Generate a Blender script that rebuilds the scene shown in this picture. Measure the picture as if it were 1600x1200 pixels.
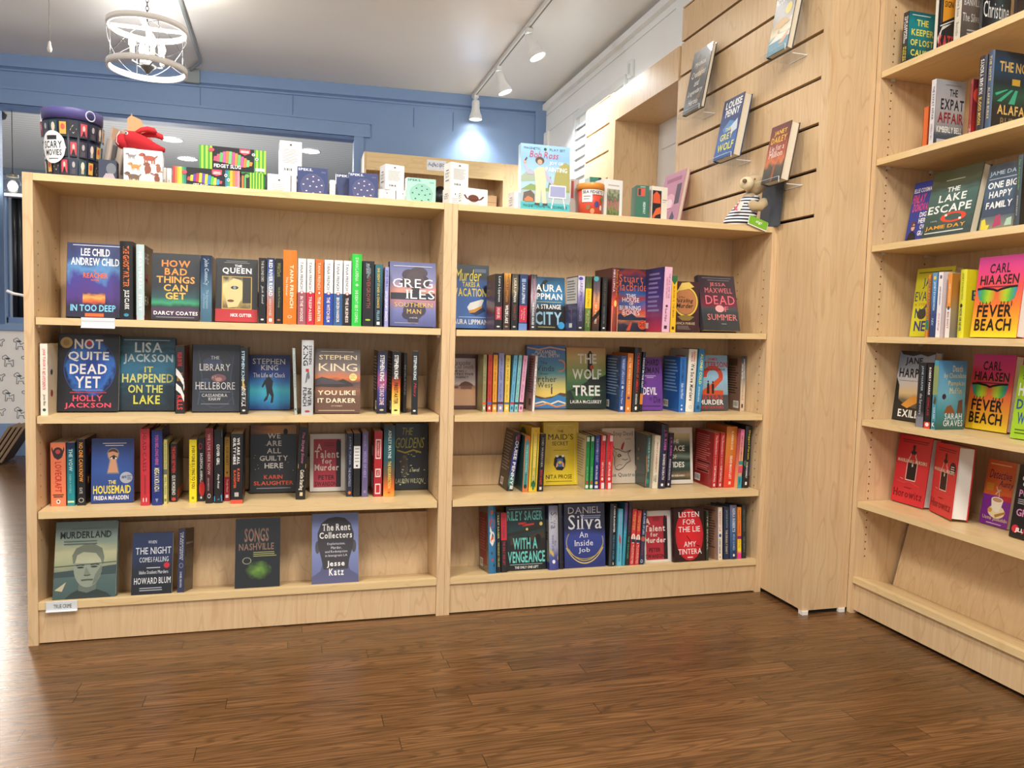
import bpy, math, random
from mathutils import Vector, Matrix
for o in list(bpy.data.objects): bpy.data.objects.remove(o)
SC = bpy.context.scene
COL = SC.collection
rnd = random.Random(7)
PI = math.pi
# ------------------------------------------------------------------ camera, world, lights, exposure
CAM_P = (0.726, -2.4825, 0.9416); CAM_F = 1210.967; YAW, PITCH, ROLL = 0.2781, -0.065, 0.0272
def cam_axes():
    ca, sa = math.cos(YAW), math.sin(YAW)
    f = Vector((sa*math.cos(PITCH), ca*math.cos(PITCH), math.sin(PITCH)))
    r = Vector((ca, -sa, 0)); u = r.cross(f)
    return r*math.cos(ROLL)+u*math.sin(ROLL), u*math.cos(ROLL)-r*math.sin(ROLL), f
CR, CU, CF = cam_axes(); CP = Vector(CAM_P)
cd = bpy.data.cameras.new('camera'); cam = bpy.data.objects.new('camera', cd); COL.objects.link(cam)
m3 = Matrix((CR, CU, -CF)).transposed()
cam.matrix_world = Matrix.Translation(CP) @ m3.to_4x4()
cd.sensor_fit = 'HORIZONTAL'; cd.sensor_width = 36; cd.lens = CAM_F/1600*36; cd.clip_start = 0.02
SC.camera = cam
SC.view_settings.view_transform = 'Standard'; SC.view_settings.look = 'None'
SC.view_settings.gamma = 1; SC.view_settings.exposure = 0.1
w = bpy.data.worlds.new('world'); SC.world = w; w.use_nodes = True
w.node_tree.nodes['Background'].inputs[0].default_value = (0.95, 0.97, 1.0, 1)
w.node_tree.nodes['Background'].inputs[1].default_value = 0.76
def lamp(name, kind, loc, energy, col=(1, .95, .87), aim=None, **kw):
    d = bpy.data.lights.new(name, kind); d.energy = energy; d.color = col
    for k, v in kw.items(): setattr(d, k, v)
    o = bpy.data.objects.new(name, d); COL.objects.link(o); o.location = loc
    if aim: o.rotation_euler = (Vector(aim)-Vector(loc)).to_track_quat('-Z', 'Y').to_euler()
    return o
lamp('ceiling_panel_light', 'AREA', (0.35, -0.85, 2.68), 36, (1, .955, .89), (0.35, -0.8, 0), size=.35)
lamp('ceiling_panel_light', 'AREA', (1.5, -2.0, 2.68), 52, (1, .955, .89), (1.6, -1.2, 0), size=.5)
lamp('ceiling_panel_light', 'AREA', (0.0, -2.6, 2.68), 44, (1, .955, .89), (0.6, -1.2, 0), size=.6)
# added lamp makes the floor glare; its doorway, out of the frame, is assumed
lamp('floor_glare_lamp', 'AREA', (-1.94, 3.66, 1.15), 110, (1, .93, .82), (-1.94, 0, 1.15), shape='RECTANGLE', size=1.26, size_y=2.05, spread=1.15)
# area lamp standing for the next room's round ceiling lights
lamp('next_room_light', 'AREA', (0.0, 6.0, 2.6), 70, (1, .95, .88), (0, 6, 0), size=1.5)
lamp('next_room_fill', 'POINT', (-0.5, 5.4, 1.3), 85, (1, .97, .93), shadow_soft_size=.4)  # point lamp added low down to brighten the next room's ceiling

# ------------------------------------------------------------------ pixel rays (1600 x 1200 frame) used to measure places on known planes
def ray(x, y): return CR*((x-800)/CAM_F)+CU*((600-y)/CAM_F)+CF
def at(x, y, ax, val):
    d = ray(x, y); i = 'XYZ'.index(ax); return CP+d*((val-CP[i])/d[i])
def proj(p):
    d = Vector(p)-CP; z = d.dot(CF)
    return 800+CAM_F*d.dot(CR)/z, 600-CAM_F*d.dot(CU)/z

# ------------------------------------------------------------------ materials
def lin(h):
    h = h.lstrip('#'); c = [int(h[i:i+2], 16)/255 for i in (0, 2, 4)]
    return tuple(x/12.92 if x <= .04045 else ((x+.055)/1.055)**2.4 for x in c)+(1,)
MATS = {}
def new_mat(name):
    m = bpy.data.materials.new(name); m.use_nodes = True
    nt = m.node_tree; return m, nt, nt.nodes['Principled BSDF']
def M(hexc, rough=.42, metal=0, coat=0, spec=.5):
    k = (hexc, rough, metal, coat, spec)
    if k not in MATS:
        m, nt, b = new_mat('paint_'+hexc)
        n = nt.nodes.new('ShaderNodeTexNoise'); n.inputs['Scale'].default_value = 35
        mx = nt.nodes.new('ShaderNodeMixRGB'); mx.inputs[1].default_value = lin(hexc)
        c = lin(hexc); mx.inputs[2].default_value = tuple(x*.9 for x in c[:3])+(1,)
        nt.links.new(n.outputs['Fac'], mx.inputs[0]); nt.links.new(mx.outputs[0], b.inputs['Base Color'])
        b.inputs['Roughness'].default_value = rough; b.inputs['Metallic'].default_value = metal
        b.inputs['Coat Weight'].default_value = coat; b.inputs['Specular IOR Level'].default_value = spec
        MATS[k] = m
    return MATS[k]
def E(hexc, strength):
    k = ('emit', hexc, strength)
    if k not in MATS:
        m, nt, b = new_mat('glow_'+hexc); b.inputs['Emission Color'].default_value = lin(hexc)
        b.inputs['Emission Strength'].default_value = strength; b.inputs['Base Color'].default_value = lin(hexc)
        MATS[k] = m
    return MATS[k]
def G(stops, axis='v', noise=0., scale=3., rough=.38, coat=.15, cen=(.5, .5), stretch=(1, 1)):
    """printed colour ramp over a cover's own UVs: axis v (up), u (across) or r (rings round cen)"""
    k = ('grad', str(stops), axis, noise, scale, cen, stretch)
    if k in MATS: return MATS[k]
    m, nt, b = new_mat('print_'+stops[0][1]); N = nt.nodes.new; L = nt.links.new
    tc = N('ShaderNodeTexCoord'); sp = N('ShaderNodeSeparateXYZ'); L(tc.outputs['UV'], sp.inputs[0])
    if axis == 'r':
        d = N('ShaderNodeVectorMath'); d.operation = 'SUBTRACT'; L(tc.outputs['UV'], d.inputs[0]); d.inputs[1].default_value = (*cen, 0)
        ln = N('ShaderNodeVectorMath'); ln.operation = 'LENGTH'; L(d.outputs[0], ln.inputs[0]); val = ln.outputs['Value']
    else: val = sp.outputs['Y' if axis == 'v' else 'X']
    if noise:
        mp = N('ShaderNodeMapping'); mp.inputs['Scale'].default_value = (stretch[0], stretch[1], 1); L(tc.outputs['UV'], mp.inputs[0])
        n = N('ShaderNodeTexNoise'); n.inputs['Scale'].default_value = scale; n.inputs['Detail'].default_value = 6
        L(mp.outputs[0], n.inputs['Vector'])
        s = N('ShaderNodeMath'); s.operation = 'SUBTRACT'; L(n.outputs['Fac'], s.inputs[0]); s.inputs[1].default_value = .5
        ml = N('ShaderNodeMath'); ml.operation = 'MULTIPLY_ADD'; L(s.outputs[0], ml.inputs[0]); ml.inputs[1].default_value = noise*2; L(val, ml.inputs[2]); val = ml.outputs[0]
    cr = N('ShaderNodeValToRGB'); L(val, cr.inputs[0]); el = cr.color_ramp.elements
    for i, (p, h) in enumerate(stops):
        e = el[i] if i < 2 else el.new(p); e.position = p; e.color = lin(h)
    L(cr.outputs[0], b.inputs['Base Color']); b.inputs['Roughness'].default_value = rough; b.inputs['Coat Weight'].default_value = coat
    MATS[k] = m; return m
def wood(name, grain='Z', c1='dcbf95', c2='d0ad82', c3='b08a60', rough=.38):
    """pale maple laminate, fine grain along one world axis"""
    m, nt, b = new_mat(name); N = nt.nodes.new; L = nt.links.new
    tc = N('ShaderNodeTexCoord'); mp = N('ShaderNodeMapping'); L(tc.outputs['Object'], mp.inputs[0])
    s = {'X': (.9, 14, 14), 'Y': (14, .9, 14), 'Z': (14, 14, .9)}[grain]; mp.inputs['Scale'].default_value = s
    n1 = N('ShaderNodeTexNoise'); n1.inputs['Scale'].default_value = 6; n1.inputs['Detail'].default_value = 8; n1.inputs['Roughness'].default_value = .65
    L(mp.outputs[0], n1.inputs['Vector'])
    mp2 = N('ShaderNodeMapping'); L(tc.outputs['Object'], mp2.inputs[0]); mp2.inputs['Scale'].default_value = tuple(x*.35 if x > 1 else x*.9 for x in s)
    n2 = N('ShaderNodeTexNoise'); n2.inputs['Scale'].default_value = 1.6; n2.inputs['Detail'].default_value = 2; L(mp2.outputs[0], n2.inputs['Vector'])
    sn = N('ShaderNodeMath'); sn.operation = 'MULTIPLY'; sn.inputs[1].default_value = 70; L(n2.outputs['Fac'], sn.inputs[0])
    s2 = N('ShaderNodeMath'); s2.operation = 'SINE'; L(sn.outputs[0], s2.inputs[0])
    pw = N('ShaderNodeMapRange'); pw.inputs[1].default_value = .86; pw.inputs[2].default_value = 1; pw.inputs[3].default_value = 0; pw.inputs[4].default_value = .27; L(s2.outputs[0], pw.inputs[0])
    cr = N('ShaderNodeValToRGB'); L(n1.outputs['Fac'], cr.inputs[0]); el = cr.color_ramp.elements
    el[0].position = .3; el[0].color = lin(c2); el[1].position = .68; el[1].color = lin(c1)
    mx = N('ShaderNodeMixRGB'); L(pw.outputs[0], mx.inputs[0]); L(cr.outputs[0], mx.inputs[1]); mx.inputs[2].default_value = lin(c3)
    L(mx.outputs[0], b.inputs['Base Color']); b.inputs['Roughness'].default_value = rough
    return m
WZ = wood('maple_vertical_grain', 'Z'); WX = wood('maple_edge_grain', 'X', 'e2c796', 'd8ba86', 'c6a270'); WY = wood('maple_cross_grain', 'Y', 'e2c796', 'd8ba86', 'c6a270')
def striped(name, ca, cb, axis, n, rough=.6, duty=.5, coord='Generated', bump=0):
    m, nt, b = new_mat(name); N = nt.nodes.new; L = nt.links.new
    tc = N('ShaderNodeTexCoord'); sp = N('ShaderNodeSeparateXYZ'); L(tc.outputs[coord], sp.inputs[0])
    ml = N('ShaderNodeMath'); ml.operation = 'MULTIPLY'; ml.inputs[1].default_value = n; L(sp.outputs[axis], ml.inputs[0])
    fr = N('ShaderNodeMath'); fr.operation = 'FRACT'; L(ml.outputs[0], fr.inputs[0])
    gt = N('ShaderNodeMath'); gt.operation = 'GREATER_THAN'; gt.inputs[1].default_value = duty; L(fr.outputs[0], gt.inputs[0])
    mx = N('ShaderNodeMixRGB'); L(gt.outputs[0], mx.inputs[0]); mx.inputs[1].default_value = lin(ca); mx.inputs[2].default_value = lin(cb)
    L(mx.outputs[0], b.inputs['Base Color']); b.inputs['Roughness'].default_value = rough; return m
PAGES = striped('page_edges', 'e6dcc6', 'cfc3aa', 'Y', 24, .85, .6)
PAGESW = striped('white_page_edges', 'f1eee8', 'ddd8d0', 'Y', 24, .85, .6)
def clear(name='clear_acrylic', rough=.05, k=.16):
    """thin clear acrylic or glass: see-through with a sheen that grows at grazing angles"""
    m = bpy.data.materials.new(name); m.use_nodes = True; nt = m.node_tree; nt.nodes.clear(); N = nt.nodes.new; L = nt.links.new
    o = N('ShaderNodeOutputMaterial'); mx = N('ShaderNodeMixShader'); tr = N('ShaderNodeBsdfTransparent'); gl = N('ShaderNodeBsdfGlossy'); lw = N('ShaderNodeLayerWeight')
    tr.inputs[0].default_value = (.96, .97, .97, 1); gl.inputs['Roughness'].default_value = rough; lw.inputs[0].default_value = k
    pw = N('ShaderNodeMath'); pw.operation = 'POWER'; L(lw.outputs['Facing'], pw.inputs[0]); pw.inputs[1].default_value = 3; ma = N('ShaderNodeMath'); ma.operation = 'MULTIPLY_ADD'; L(pw.outputs[0], ma.inputs[0]); ma.inputs[1].default_value = .3; ma.inputs[2].default_value = .04
    L(ma.outputs[0], mx.inputs[0]); L(tr.outputs[0], mx.inputs[1]); L(gl.outputs[0], mx.inputs[2]); L(mx.outputs[0], o.inputs[0]); return m
CLEAR = clear()

# ------------------------------------------------------------------ mesh builder
class MB:
    def __init__(s): s.v = []; s.f = []; s.mi = []; s.mats = []; s.uv = []; s.smooth = []
    def m(s, mat):
        if mat not in s.mats: s.mats.append(mat)
        return s.mats.index(mat)
    def poly(s, pts, mat, uv=None, smooth=False):
        b = len(s.v); s.v += [tuple(p) for p in pts]; s.f.append(tuple(range(b, b+len(pts)))); s.mi.append(s.m(mat)); s.uv.append(uv); s.smooth.append(smooth)
    def tris(s, verts, faces, mat, smooth=False):
        b = len(s.v); s.v += [tuple(p) for p in verts]; k = s.m(mat)
        for f in faces: s.f.append(tuple(i+b for i in f)); s.mi.append(k); s.uv.append(None); s.smooth.append(smooth)
    def box(s, x0, y0, z0, x1, y1, z1, mat, faces=None, mx=None):
        P = [(x0,y0,z0),(x1,y0,z0),(x1,y1,z0),(x0,y1,z0),(x0,y0,z1),(x1,y0,z1),(x1,y1,z1),(x0,y1,z1)]
        if mx is not None: P = [tuple(mx @ Vector(p)) for p in P]
        Q = {'-y':(0,1,5,4),'+x':(1,2,6,5),'+y':(2,3,7,6),'-x':(3,0,4,7),'+z':(4,5,6,7),'-z':(3,2,1,0)}
        b = len(s.v); s.v += P; u = ((0,0),(1,0),(1,1),(0,1))
        for k, q in Q.items():
            s.f.append(tuple(i+b for i in q)); s.mi.append(s.m((faces or {}).get(k, mat))); s.uv.append(u); s.smooth.append(False)
    def rbox(s, x0, y0, z0, x1, y1, z1, r, mat, seg=3, axis='z'):
        """box with rounded vertical corners"""
        pts = []
        for cx, cy, a0 in ((x1-r,y1-r,0),(x0+r,y1-r,PI/2),(x0+r,y0+r,PI),(x1-r,y0+r,1.5*PI)):
            for i in range(seg+1):
                a = a0+PI/2*i/seg; pts.append((cx+r*math.cos(a), cy+r*math.sin(a)))
        s.prism(pts, z0, z1, mat)
    def prism(s, pts, z0, z1, mat, fn=None, smooth=False):
        fn = fn or (lambda x, y, z: (x, y, z)); n = len(pts)
        s.poly([fn(x, y, z1) for x, y in pts], mat); s.poly([fn(x, y, z0) for x, y in reversed(pts)], mat)
        for i in range(n):
            a, b = pts[i], pts[(i+1) % n]
            s.poly([fn(*a, z0), fn(*b, z0), fn(*b, z1), fn(*a, z1)], mat, smooth=smooth)
    def lathe(s, prof, mat, n=28, c=(0, 0, 0), axis='Z', caps=True, mx=None, uv=False):
        """prof: (radius, height) list"""
        b = len(s.v); c = Vector(c)
        for r, h in prof:
            for i in range(n):
                a = 2*PI*i/n; x, y = r*math.cos(a), r*math.sin(a)
                p = Vector((x, y, h)) if axis == 'Z' else Vector((h, x, y)) if axis == 'X' else Vector((x, h, y))
                p = (mx @ p) if mx is not None else p
                s.v.append(tuple(p+c))
        k = s.m(mat); H = len(prof)
        for j in range(H-1):
            for i in range(n):
                i2 = (i+1) % n
                s.f.append((b+j*n+i, b+j*n+i2, b+(j+1)*n+i2, b+(j+1)*n+i)); s.mi.append(k); s.smooth.append(True)
                s.uv.append(((i/n, j/(H-1)), ((i+1)/n, j/(H-1)), ((i+1)/n, (j+1)/(H-1)), (i/n, (j+1)/(H-1))))
        if caps:
            for j, rev in ((0, True), (H-1, False)):
                if prof[j][0] > 1e-6:
                    q = [b+j*n+i for i in range(n)]; s.f.append(tuple(reversed(q)) if rev else tuple(q)); s.mi.append(k); s.uv.append(None); s.smooth.append(False)
    def tube(s, pts, r, mat, n=8, closed=False):
        pts = [Vector(p) for p in pts]; b = len(s.v); N = len(pts); k = s.m(mat); up = None
        for i, p in enumerate(pts):
            a = pts[i-1] if (i or closed) else p; c = pts[(i+1) % N] if (i < N-1 or closed) else p
            t = (c-a).normalized()
            if up is None: up = t.orthogonal().normalized()
            up = (up-t*up.dot(t)).normalized(); q = t.cross(up)
            rr = r[i] if isinstance(r, (list, tuple)) else r
            for j in range(n):
                w_ = 2*PI*j/n; s.v.append(tuple(p+up*(rr*math.cos(w_))+q*(rr*math.sin(w_))))
        for i in range(N if closed else N-1):
            i2 = (i+1) % N
            for j in range(n):
                j2 = (j+1) % n; s.f.append((b+i*n+j, b+i*n+j2, b+i2*n+j2, b+i2*n+j)); s.mi.append(k); s.uv.append(None); s.smooth.append(True)
        if not closed:
            for i, rev in ((0, True), (N-1, False)):
                q = [b+i*n+j for j in range(n)]; s.f.append(tuple(reversed(q)) if rev else tuple(q)); s.mi.append(k); s.uv.append(None); s.smooth.append(False)
    def ell(s, c, r, mat, mx=None, nu=20, nv=12):
        b = len(s.v); c = Vector(c); k = s.m(mat)
        for j in range(nv+1):
            th = PI*j/nv
            for i in range(nu):
                a = 2*PI*i/nu; p = Vector((r[0]*math.sin(th)*math.cos(a), r[1]*math.sin(th)*math.sin(a), r[2]*math.cos(th)))
                if mx is not None: p = mx @ p
                s.v.append(tuple(c+p))
        for j in range(nv):
            for i in range(nu):
                i2 = (i+1) % nu; s.f.append((b+j*nu+i, b+(j+1)*nu+i, b+(j+1)*nu+i2, b+j*nu+i2)); s.mi.append(k); s.uv.append(None); s.smooth.append(True)
    def build(s, name, parent=None, tf=None):
        me = bpy.data.meshes.new(name); me.from_pydata(s.v, [], s.f)
        for m_ in s.mats: me.materials.append(m_)
        me.polygons.foreach_set('material_index', s.mi); me.polygons.foreach_set('use_smooth', s.smooth)
        if any(u is not None for u in s.uv):
            l = me.uv_layers.new(name='UVMap').data; i = 0
            for f, u in zip(s.f, s.uv):
                for k in range(len(f)):
                    if u: l[i].uv = u[k]
                    i += 1
        o = bpy.data.objects.new(name, me); COL.objects.link(o)
        if parent is not None: o.parent = parent
        if tf is not None: o.matrix_local = tf
        return o
def thing(name, label, cat, loc=(0, 0, 0), group=None, mat=None):
    o = bpy.data.objects.new(name, None); COL.objects.link(o); o.empty_display_size = .05
    if mat is not None: o.matrix_world = mat
    else: o.location = loc
    o['label'] = label; o['category'] = cat
    if group: o['group'] = group
    return o
def tag(o, label, cat, group=None):
    o['label'] = label; o['category'] = cat
    if group: o['group'] = group
    return o
def struct(name, mb): o = mb.build(name); o['kind'] = 'structure'; return o

# ------------------------------------------------------------------ lettering: glyph outlines of the built-in font
GL = {}
def glyphs(chars):
    objs = []
    for bold in (0, 1):
        for ch in chars:
            c = bpy.data.curves.new('glyph', 'FONT'); c.body = ch; c.size = 1; c.resolution_u = 2; c.offset = .022*bold
            o = bpy.data.objects.new('glyph', c); COL.objects.link(o); objs.append((ch, bold, o))
    dg = bpy.context.evaluated_depsgraph_get()
    for ch, bold, o in objs:
        ev = o.evaluated_get(dg); me = ev.to_mesh()
        vs = [(v.co.x, v.co.y) for v in me.vertices]; fs = [tuple(p.vertices) for p in me.polygons]
        ev.to_mesh_clear()
        if vs:
            x0 = min(v[0] for v in vs); x1 = max(v[0] for v in vs); vs = [(x-x0, y) for x, y in vs]
        else: x0 = x1 = 0
        sv, sf = [], []
        if fs and ch.isalpha():      # slab serifs on the flat stem ends
            cnt = {}
            for f in fs:
                for a, b in zip(f, f[1:]+f[:1]): cnt[tuple(sorted((a, b)))] = cnt.get(tuple(sorted((a, b))), 0)+1
            ys = [v[1] for v in vs]; lo, hi = min(ys), max(ys)
            for (a, b), n in cnt.items():
                if n == 1 and abs(vs[a][1]-vs[b][1]) < 1e-3:
                    y = vs[a][1]; d = abs(vs[a][0]-vs[b][0])
                    if .03 < d < .2 and (abs(y-lo) < .01 or abs(y-hi) < .01):
                        xm = (vs[a][0]+vs[b][0])/2; hw = d/2+.05; k = len(sv); yy = (y, y+.035) if abs(y-lo) < .01 else (y-.035, y)
                        sv += [(xm-hw, yy[0]), (xm+hw, yy[0]), (xm+hw, yy[1]), (xm-hw, yy[1])]; sf.append((k, k+1, k+2, k+3))
        GL[ch, bold] = (vs, fs, x1-x0, sv, sf)
        c = o.data; bpy.data.objects.remove(o); bpy.data.curves.remove(c)
def lay(text, opt=''):
    """glyph pieces of one line, plus its width and vertical extent"""
    b = 1 if 'b' in opt else 0; x = 0; P = []; sh = .25 if 'i' in opt else 0
    for ch in text:
        if ch == ' ': x += .26; continue
        vs, fs, wd, sv, sf = GL[ch, b]
        P.append(([(x+a+sh*y, y) for a, y in vs], fs))
        if 's' in opt and sf: P.append(([(x+a+sh*y, y) for a, y in sv], sf))
        x += wd+(.13 if 's' in opt else .085)
    ys = [y for V, _ in P for _, y in V]; xs = [a for V, _ in P for a, _ in V]
    return P, min(xs), max(xs), min(ys), max(ys)
def put_text(mb, text, fn, u0, v0, u1, v1, col, opt='', aspect=None):
    """fill the box (u0,v0)-(u1,v1); fn maps (u,v) to 3D.  opt v = runs downwards (spine)"""
    P, x0, x1, y0, y1 = lay(text, opt); mat = col if not isinstance(col, str) else M(col, .5)
    for V, F in P:
        if 'v' in opt: q = [fn(u0+(y-y0)/(y1-y0)*(u1-u0), v1-(x-x0)/(x1-x0)*(v1-v0)) for x, y in V]
        else: q = [fn(u0+(x-x0)/(x1-x0)*(u1-u0), v0+(y-y0)/(y1-y0)*(v1-v0)) for x, y in V]
        mb.tris(q, F, mat)
def deco(mb, items, fn, fn2):
    """printed marks on one face.  fn(u,v,off) -> 3D"""
    k = 0
    for it in items:
        k += 1; off = .00022+.00007*k; g = (lambda u, v: fn(u, v, off)) if fn2 else (lambda u, v: fn(min(1, max(0, u)), min(1, max(0, v)), off))
        T = it[0]; mt = lambda c: M(c, .45) if isinstance(c, str) else c
        if T == 't': put_text(mb, it[1], g, *it[2:6], it[6], it[7])
        elif T == 'v': put_text(mb, it[1], g, it[5], it[2], it[6], it[3], it[4], it[7]+'v')
        elif T == 'r':
            _, u0, v0, u1, v1, c = it
            ns = max(1, int((u1-u0)/4)) if fn2 == 'round' else 1
            for i in range(ns if ns > 1 else 0): a, b = u0+(u1-u0)*i/ns, u0+(u1-u0)*(i+1)/ns; mb.poly([g(a, v0), g(b, v0), g(b, v1), g(a, v1)], mt(c))
            if ns == 1: mb.poly([g(u0, v0), g(u1, v0), g(u1, v1), g(u0, v1)], mt(c), ((0, 0), (1, 0), (1, 1), (0, 1)))
        elif T == 'e':
            _, cu, cv, ru, rv, c = it; n = 24
            if fn2 == 'round':
                for i in range(16):
                    a, b = -1+i/8, -1+(i+1)/8; ha, hb = math.sqrt(max(0, 1-a*a))*rv, math.sqrt(max(0, 1-b*b))*rv
                    mb.poly([g(cu+a*ru, cv-ha), g(cu+b*ru, cv-hb), g(cu+b*ru, cv+hb), g(cu+a*ru, cv+ha)], mt(c))
                continue
            mb.poly([g(cu+ru*math.cos(2*PI*i/n), cv+rv*math.sin(2*PI*i/n)) for i in range(n)], mt(c), [(.5+.5*math.cos(2*PI*i/n), .5+.5*math.sin(2*PI*i/n)) for i in range(n)])
        elif T == 'o':
            _, cu, cv, ru, rv, th, c = it[:7]; n = 36; a0, a1 = (it[7], it[8]) if len(it) > 7 else (0, 2*PI); m_ = mt(c)
            for i in range(n):
                a, b = a0+(a1-a0)*i/n, a0+(a1-a0)*(i+1)/n; q = []
                for s_, an in ((1, a), (1, b), (0, b), (0, a)):
                    kk = 1-th*(1-s_); q.append(g(cu+ru*kk*math.cos(an), cv+rv*kk*math.sin(an)))
                mb.poly(q, m_)
        elif T == 'p':
            us = [p[0] for p in it[1]]; vs = [p[1] for p in it[1]]; du = max(us)-min(us) or 1; dv = max(vs)-min(vs) or 1
            mb.poly([g(*p) for p in it[1]], mt(it[2]), [((a-min(us))/du, (b-min(vs))/dv) for a, b in it[1]])
        elif T == 'l':          # several faint text lines: u0,v0,u1,v1,count,colour
            _, u0, v0, u1, v1, n, c = it; r2 = random.Random(n*7+int(u0*100))
            for i in range(n):
                vv = v1-(v1-v0)*(i+.5)/n; hh = (v1-v0)/n*.22; e_ = u0+(u1-u0)*r2.uniform(.7, 1)
                mb.poly([g(u0, vv-hh), g(e_, vv-hh), g(e_, vv+hh), g(u0, vv+hh)], mt(c))
        elif T == 'w':          # curly pen line through points: width
            _, pts, wd, c = it; m_ = mt(c)
            for (a, b), (c2, d) in zip(pts, pts[1:]):
                L_ = math.hypot(c2-a, d-b) or 1; nx, ny = -(d-b)/L_*wd, (c2-a)/L_*wd
                mb.poly([g(a-nx, b-ny), g(c2-nx, d-ny), g(c2+nx, d+ny), g(a+nx, b+ny)], m_)
def t(s, u0, v0, u1, v1, c='f4f2ee', o='b'): return ('t', s, u0, v0, u1, v1, c, o)
def v(s, v0, v1, c='f4f2ee', u0=.27, u1=.73, o='b'): return ('v', s, v0, v1, c, u0, u1, o)
def tl(lines, u0, u1, v0, v1, c='f4f2ee', o='b', gap=.25, al='c'):
    """stack of lines sharing one letter height, widest line fills u0..u1"""
    n = len(lines); h = (v1-v0)/(n+(n-1)*gap); ws = []
    for s in lines: _, a, b, _, _ = lay(s, o); ws.append(b-a)
    W = max(ws); out = []
    for i, (s, wd) in enumerate(zip(lines, ws)):
        top = v1-i*h*(1+gap); k = (u1-u0)*wd/W
        a = u0+((u1-u0)-k)/2 if al == 'c' else u0 if al == 'l' else u1-k
        out.append(('t', s, a, top-h, a+k, top, c[i] if isinstance(c, list) else c, o))
    return out
glyphs("ABCDEFGHIJKLMNOPQRSTUVWXYZabcdefghijklmnopqrstuvwxyz0123456789#'.-&?!,")
# ------------------------------------------------------------------ setting: floor, ceiling, walls
def plank_mat():
    m, nt, b = new_mat('oak_strip_floor'); N = nt.nodes.new; L = nt.links.new
    def mth(op, a, c=None, d=None):
        n = N('ShaderNodeMath'); n.operation = op
        for i, q in enumerate((a, c, d)):
            if q is None: continue
            if isinstance(q, (int, float)): n.inputs[i].default_value = q
            else: L(q, n.inputs[i])
        return n.outputs[0]
    tc = N('ShaderNodeTexCoord'); sp = N('ShaderNodeSeparateXYZ'); L(tc.outputs['Object'], sp.inputs[0]); x, y = sp.outputs[0], sp.outputs[1]
    yr = mth('DIVIDE', y, .0572); row = mth('FLOOR', yr); fy = mth('FRACT', yr)
    w1 = N('ShaderNodeTexWhiteNoise'); w1.noise_dimensions = '1D'; L(row, w1.inputs['W'])
    xs = mth('ADD', mth('DIVIDE', x, .95), mth('MULTIPLY', w1.outputs['Value'], 7.3)); col = mth('FLOOR', xs); fx = mth('FRACT', xs)
    cb = N('ShaderNodeCombineXYZ'); L(row, cb.inputs[0]); L(col, cb.inputs[1])
    w2 = N('ShaderNodeTexWhiteNoise'); w2.noise_dimensions = '2D'; L(cb.outputs[0], w2.inputs['Vector']); rid = w2.outputs['Value']
    gx = mth('MULTIPLY_ADD', rid, 31.7, x); gy = mth('MULTIPLY_ADD', rid, 17.3, y)
    gv = N('ShaderNodeCombineXYZ'); L(gx, gv.inputs[0]); L(gy, gv.inputs[1])
    mp = N('ShaderNodeMapping'); mp.inputs['Scale'].default_value = (3.2, 95, 1); L(gv.outputs[0], mp.inputs[0])
    n1 = N('ShaderNodeTexNoise'); n1.inputs['Scale'].default_value = 1.6; n1.inputs['Detail'].default_value = 7; n1.inputs['Roughness'].default_value = .62; n1.inputs['Distortion'].default_value = .3; L(mp.outputs[0], n1.inputs['Vector'])
    mp2 = N('ShaderNodeMapping'); mp2.inputs['Scale'].default_value = (1.3, 13, 1); L(gv.outputs[0], mp2.inputs[0])
    n2 = N('ShaderNodeTexNoise'); n2.inputs['Scale'].default_value = 1.1; n2.inputs['Detail'].default_value = 1.5; L(mp2.outputs[0], n2.inputs['Vector'])
    si = mth('SINE', mth('MULTIPLY', n2.outputs['Fac'], 105)); rg = N('ShaderNodeMapRange'); rg.inputs[1].default_value = .25; rg.inputs[2].default_value = 1; rg.inputs[4].default_value = .5; L(si, rg.inputs[0])
    cr = N('ShaderNodeValToRGB'); L(n1.outputs['Fac'], cr.inputs[0]); el = cr.color_ramp.elements
    el[0].position = .36; el[0].color = lin('573b21'); el[1].position = .6; el[1].color = lin('765231')
    mx = N('ShaderNodeMixRGB'); L(rg.outputs[0], mx.inputs[0]); L(cr.outputs[0], mx.inputs[1]); mx.inputs[2].default_value = lin('3d2814')
    hs = N('ShaderNodeHueSaturation'); L(mth('MULTIPLY_ADD', rid, .42, .78), hs.inputs['Value']); L(mx.outputs[0], hs.inputs['Color'])
    e1 = mth('LESS_THAN', fy, .022); e2 = mth('LESS_THAN', fx, .0022); ed = mth('MAXIMUM', e1, e2)
    m2 = N('ShaderNodeMixRGB'); L(mth('MULTIPLY', ed, .75), m2.inputs[0]); L(hs.outputs[0], m2.inputs[1]); m2.inputs[2].default_value = lin('24160b')
    L(m2.outputs[0], b.inputs['Base Color']); b.inputs['Roughness'].default_value = .27; b.inputs['Specular IOR Level'].default_value = .5
    bp = N('ShaderNodeBump'); bp.inputs['Strength'].default_value = .16; bp.inputs['Distance'].default_value = .003
    L(mth('SUBTRACT', n1.outputs['Fac'], ed), bp.inputs['Height']); L(bp.outputs[0], b.inputs['Normal'])
    return m
mb = MB(); mb.box(-4.5, -5, -.05, 4, 9.5, 0, plank_mat()); struct('floor', mb)

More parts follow.
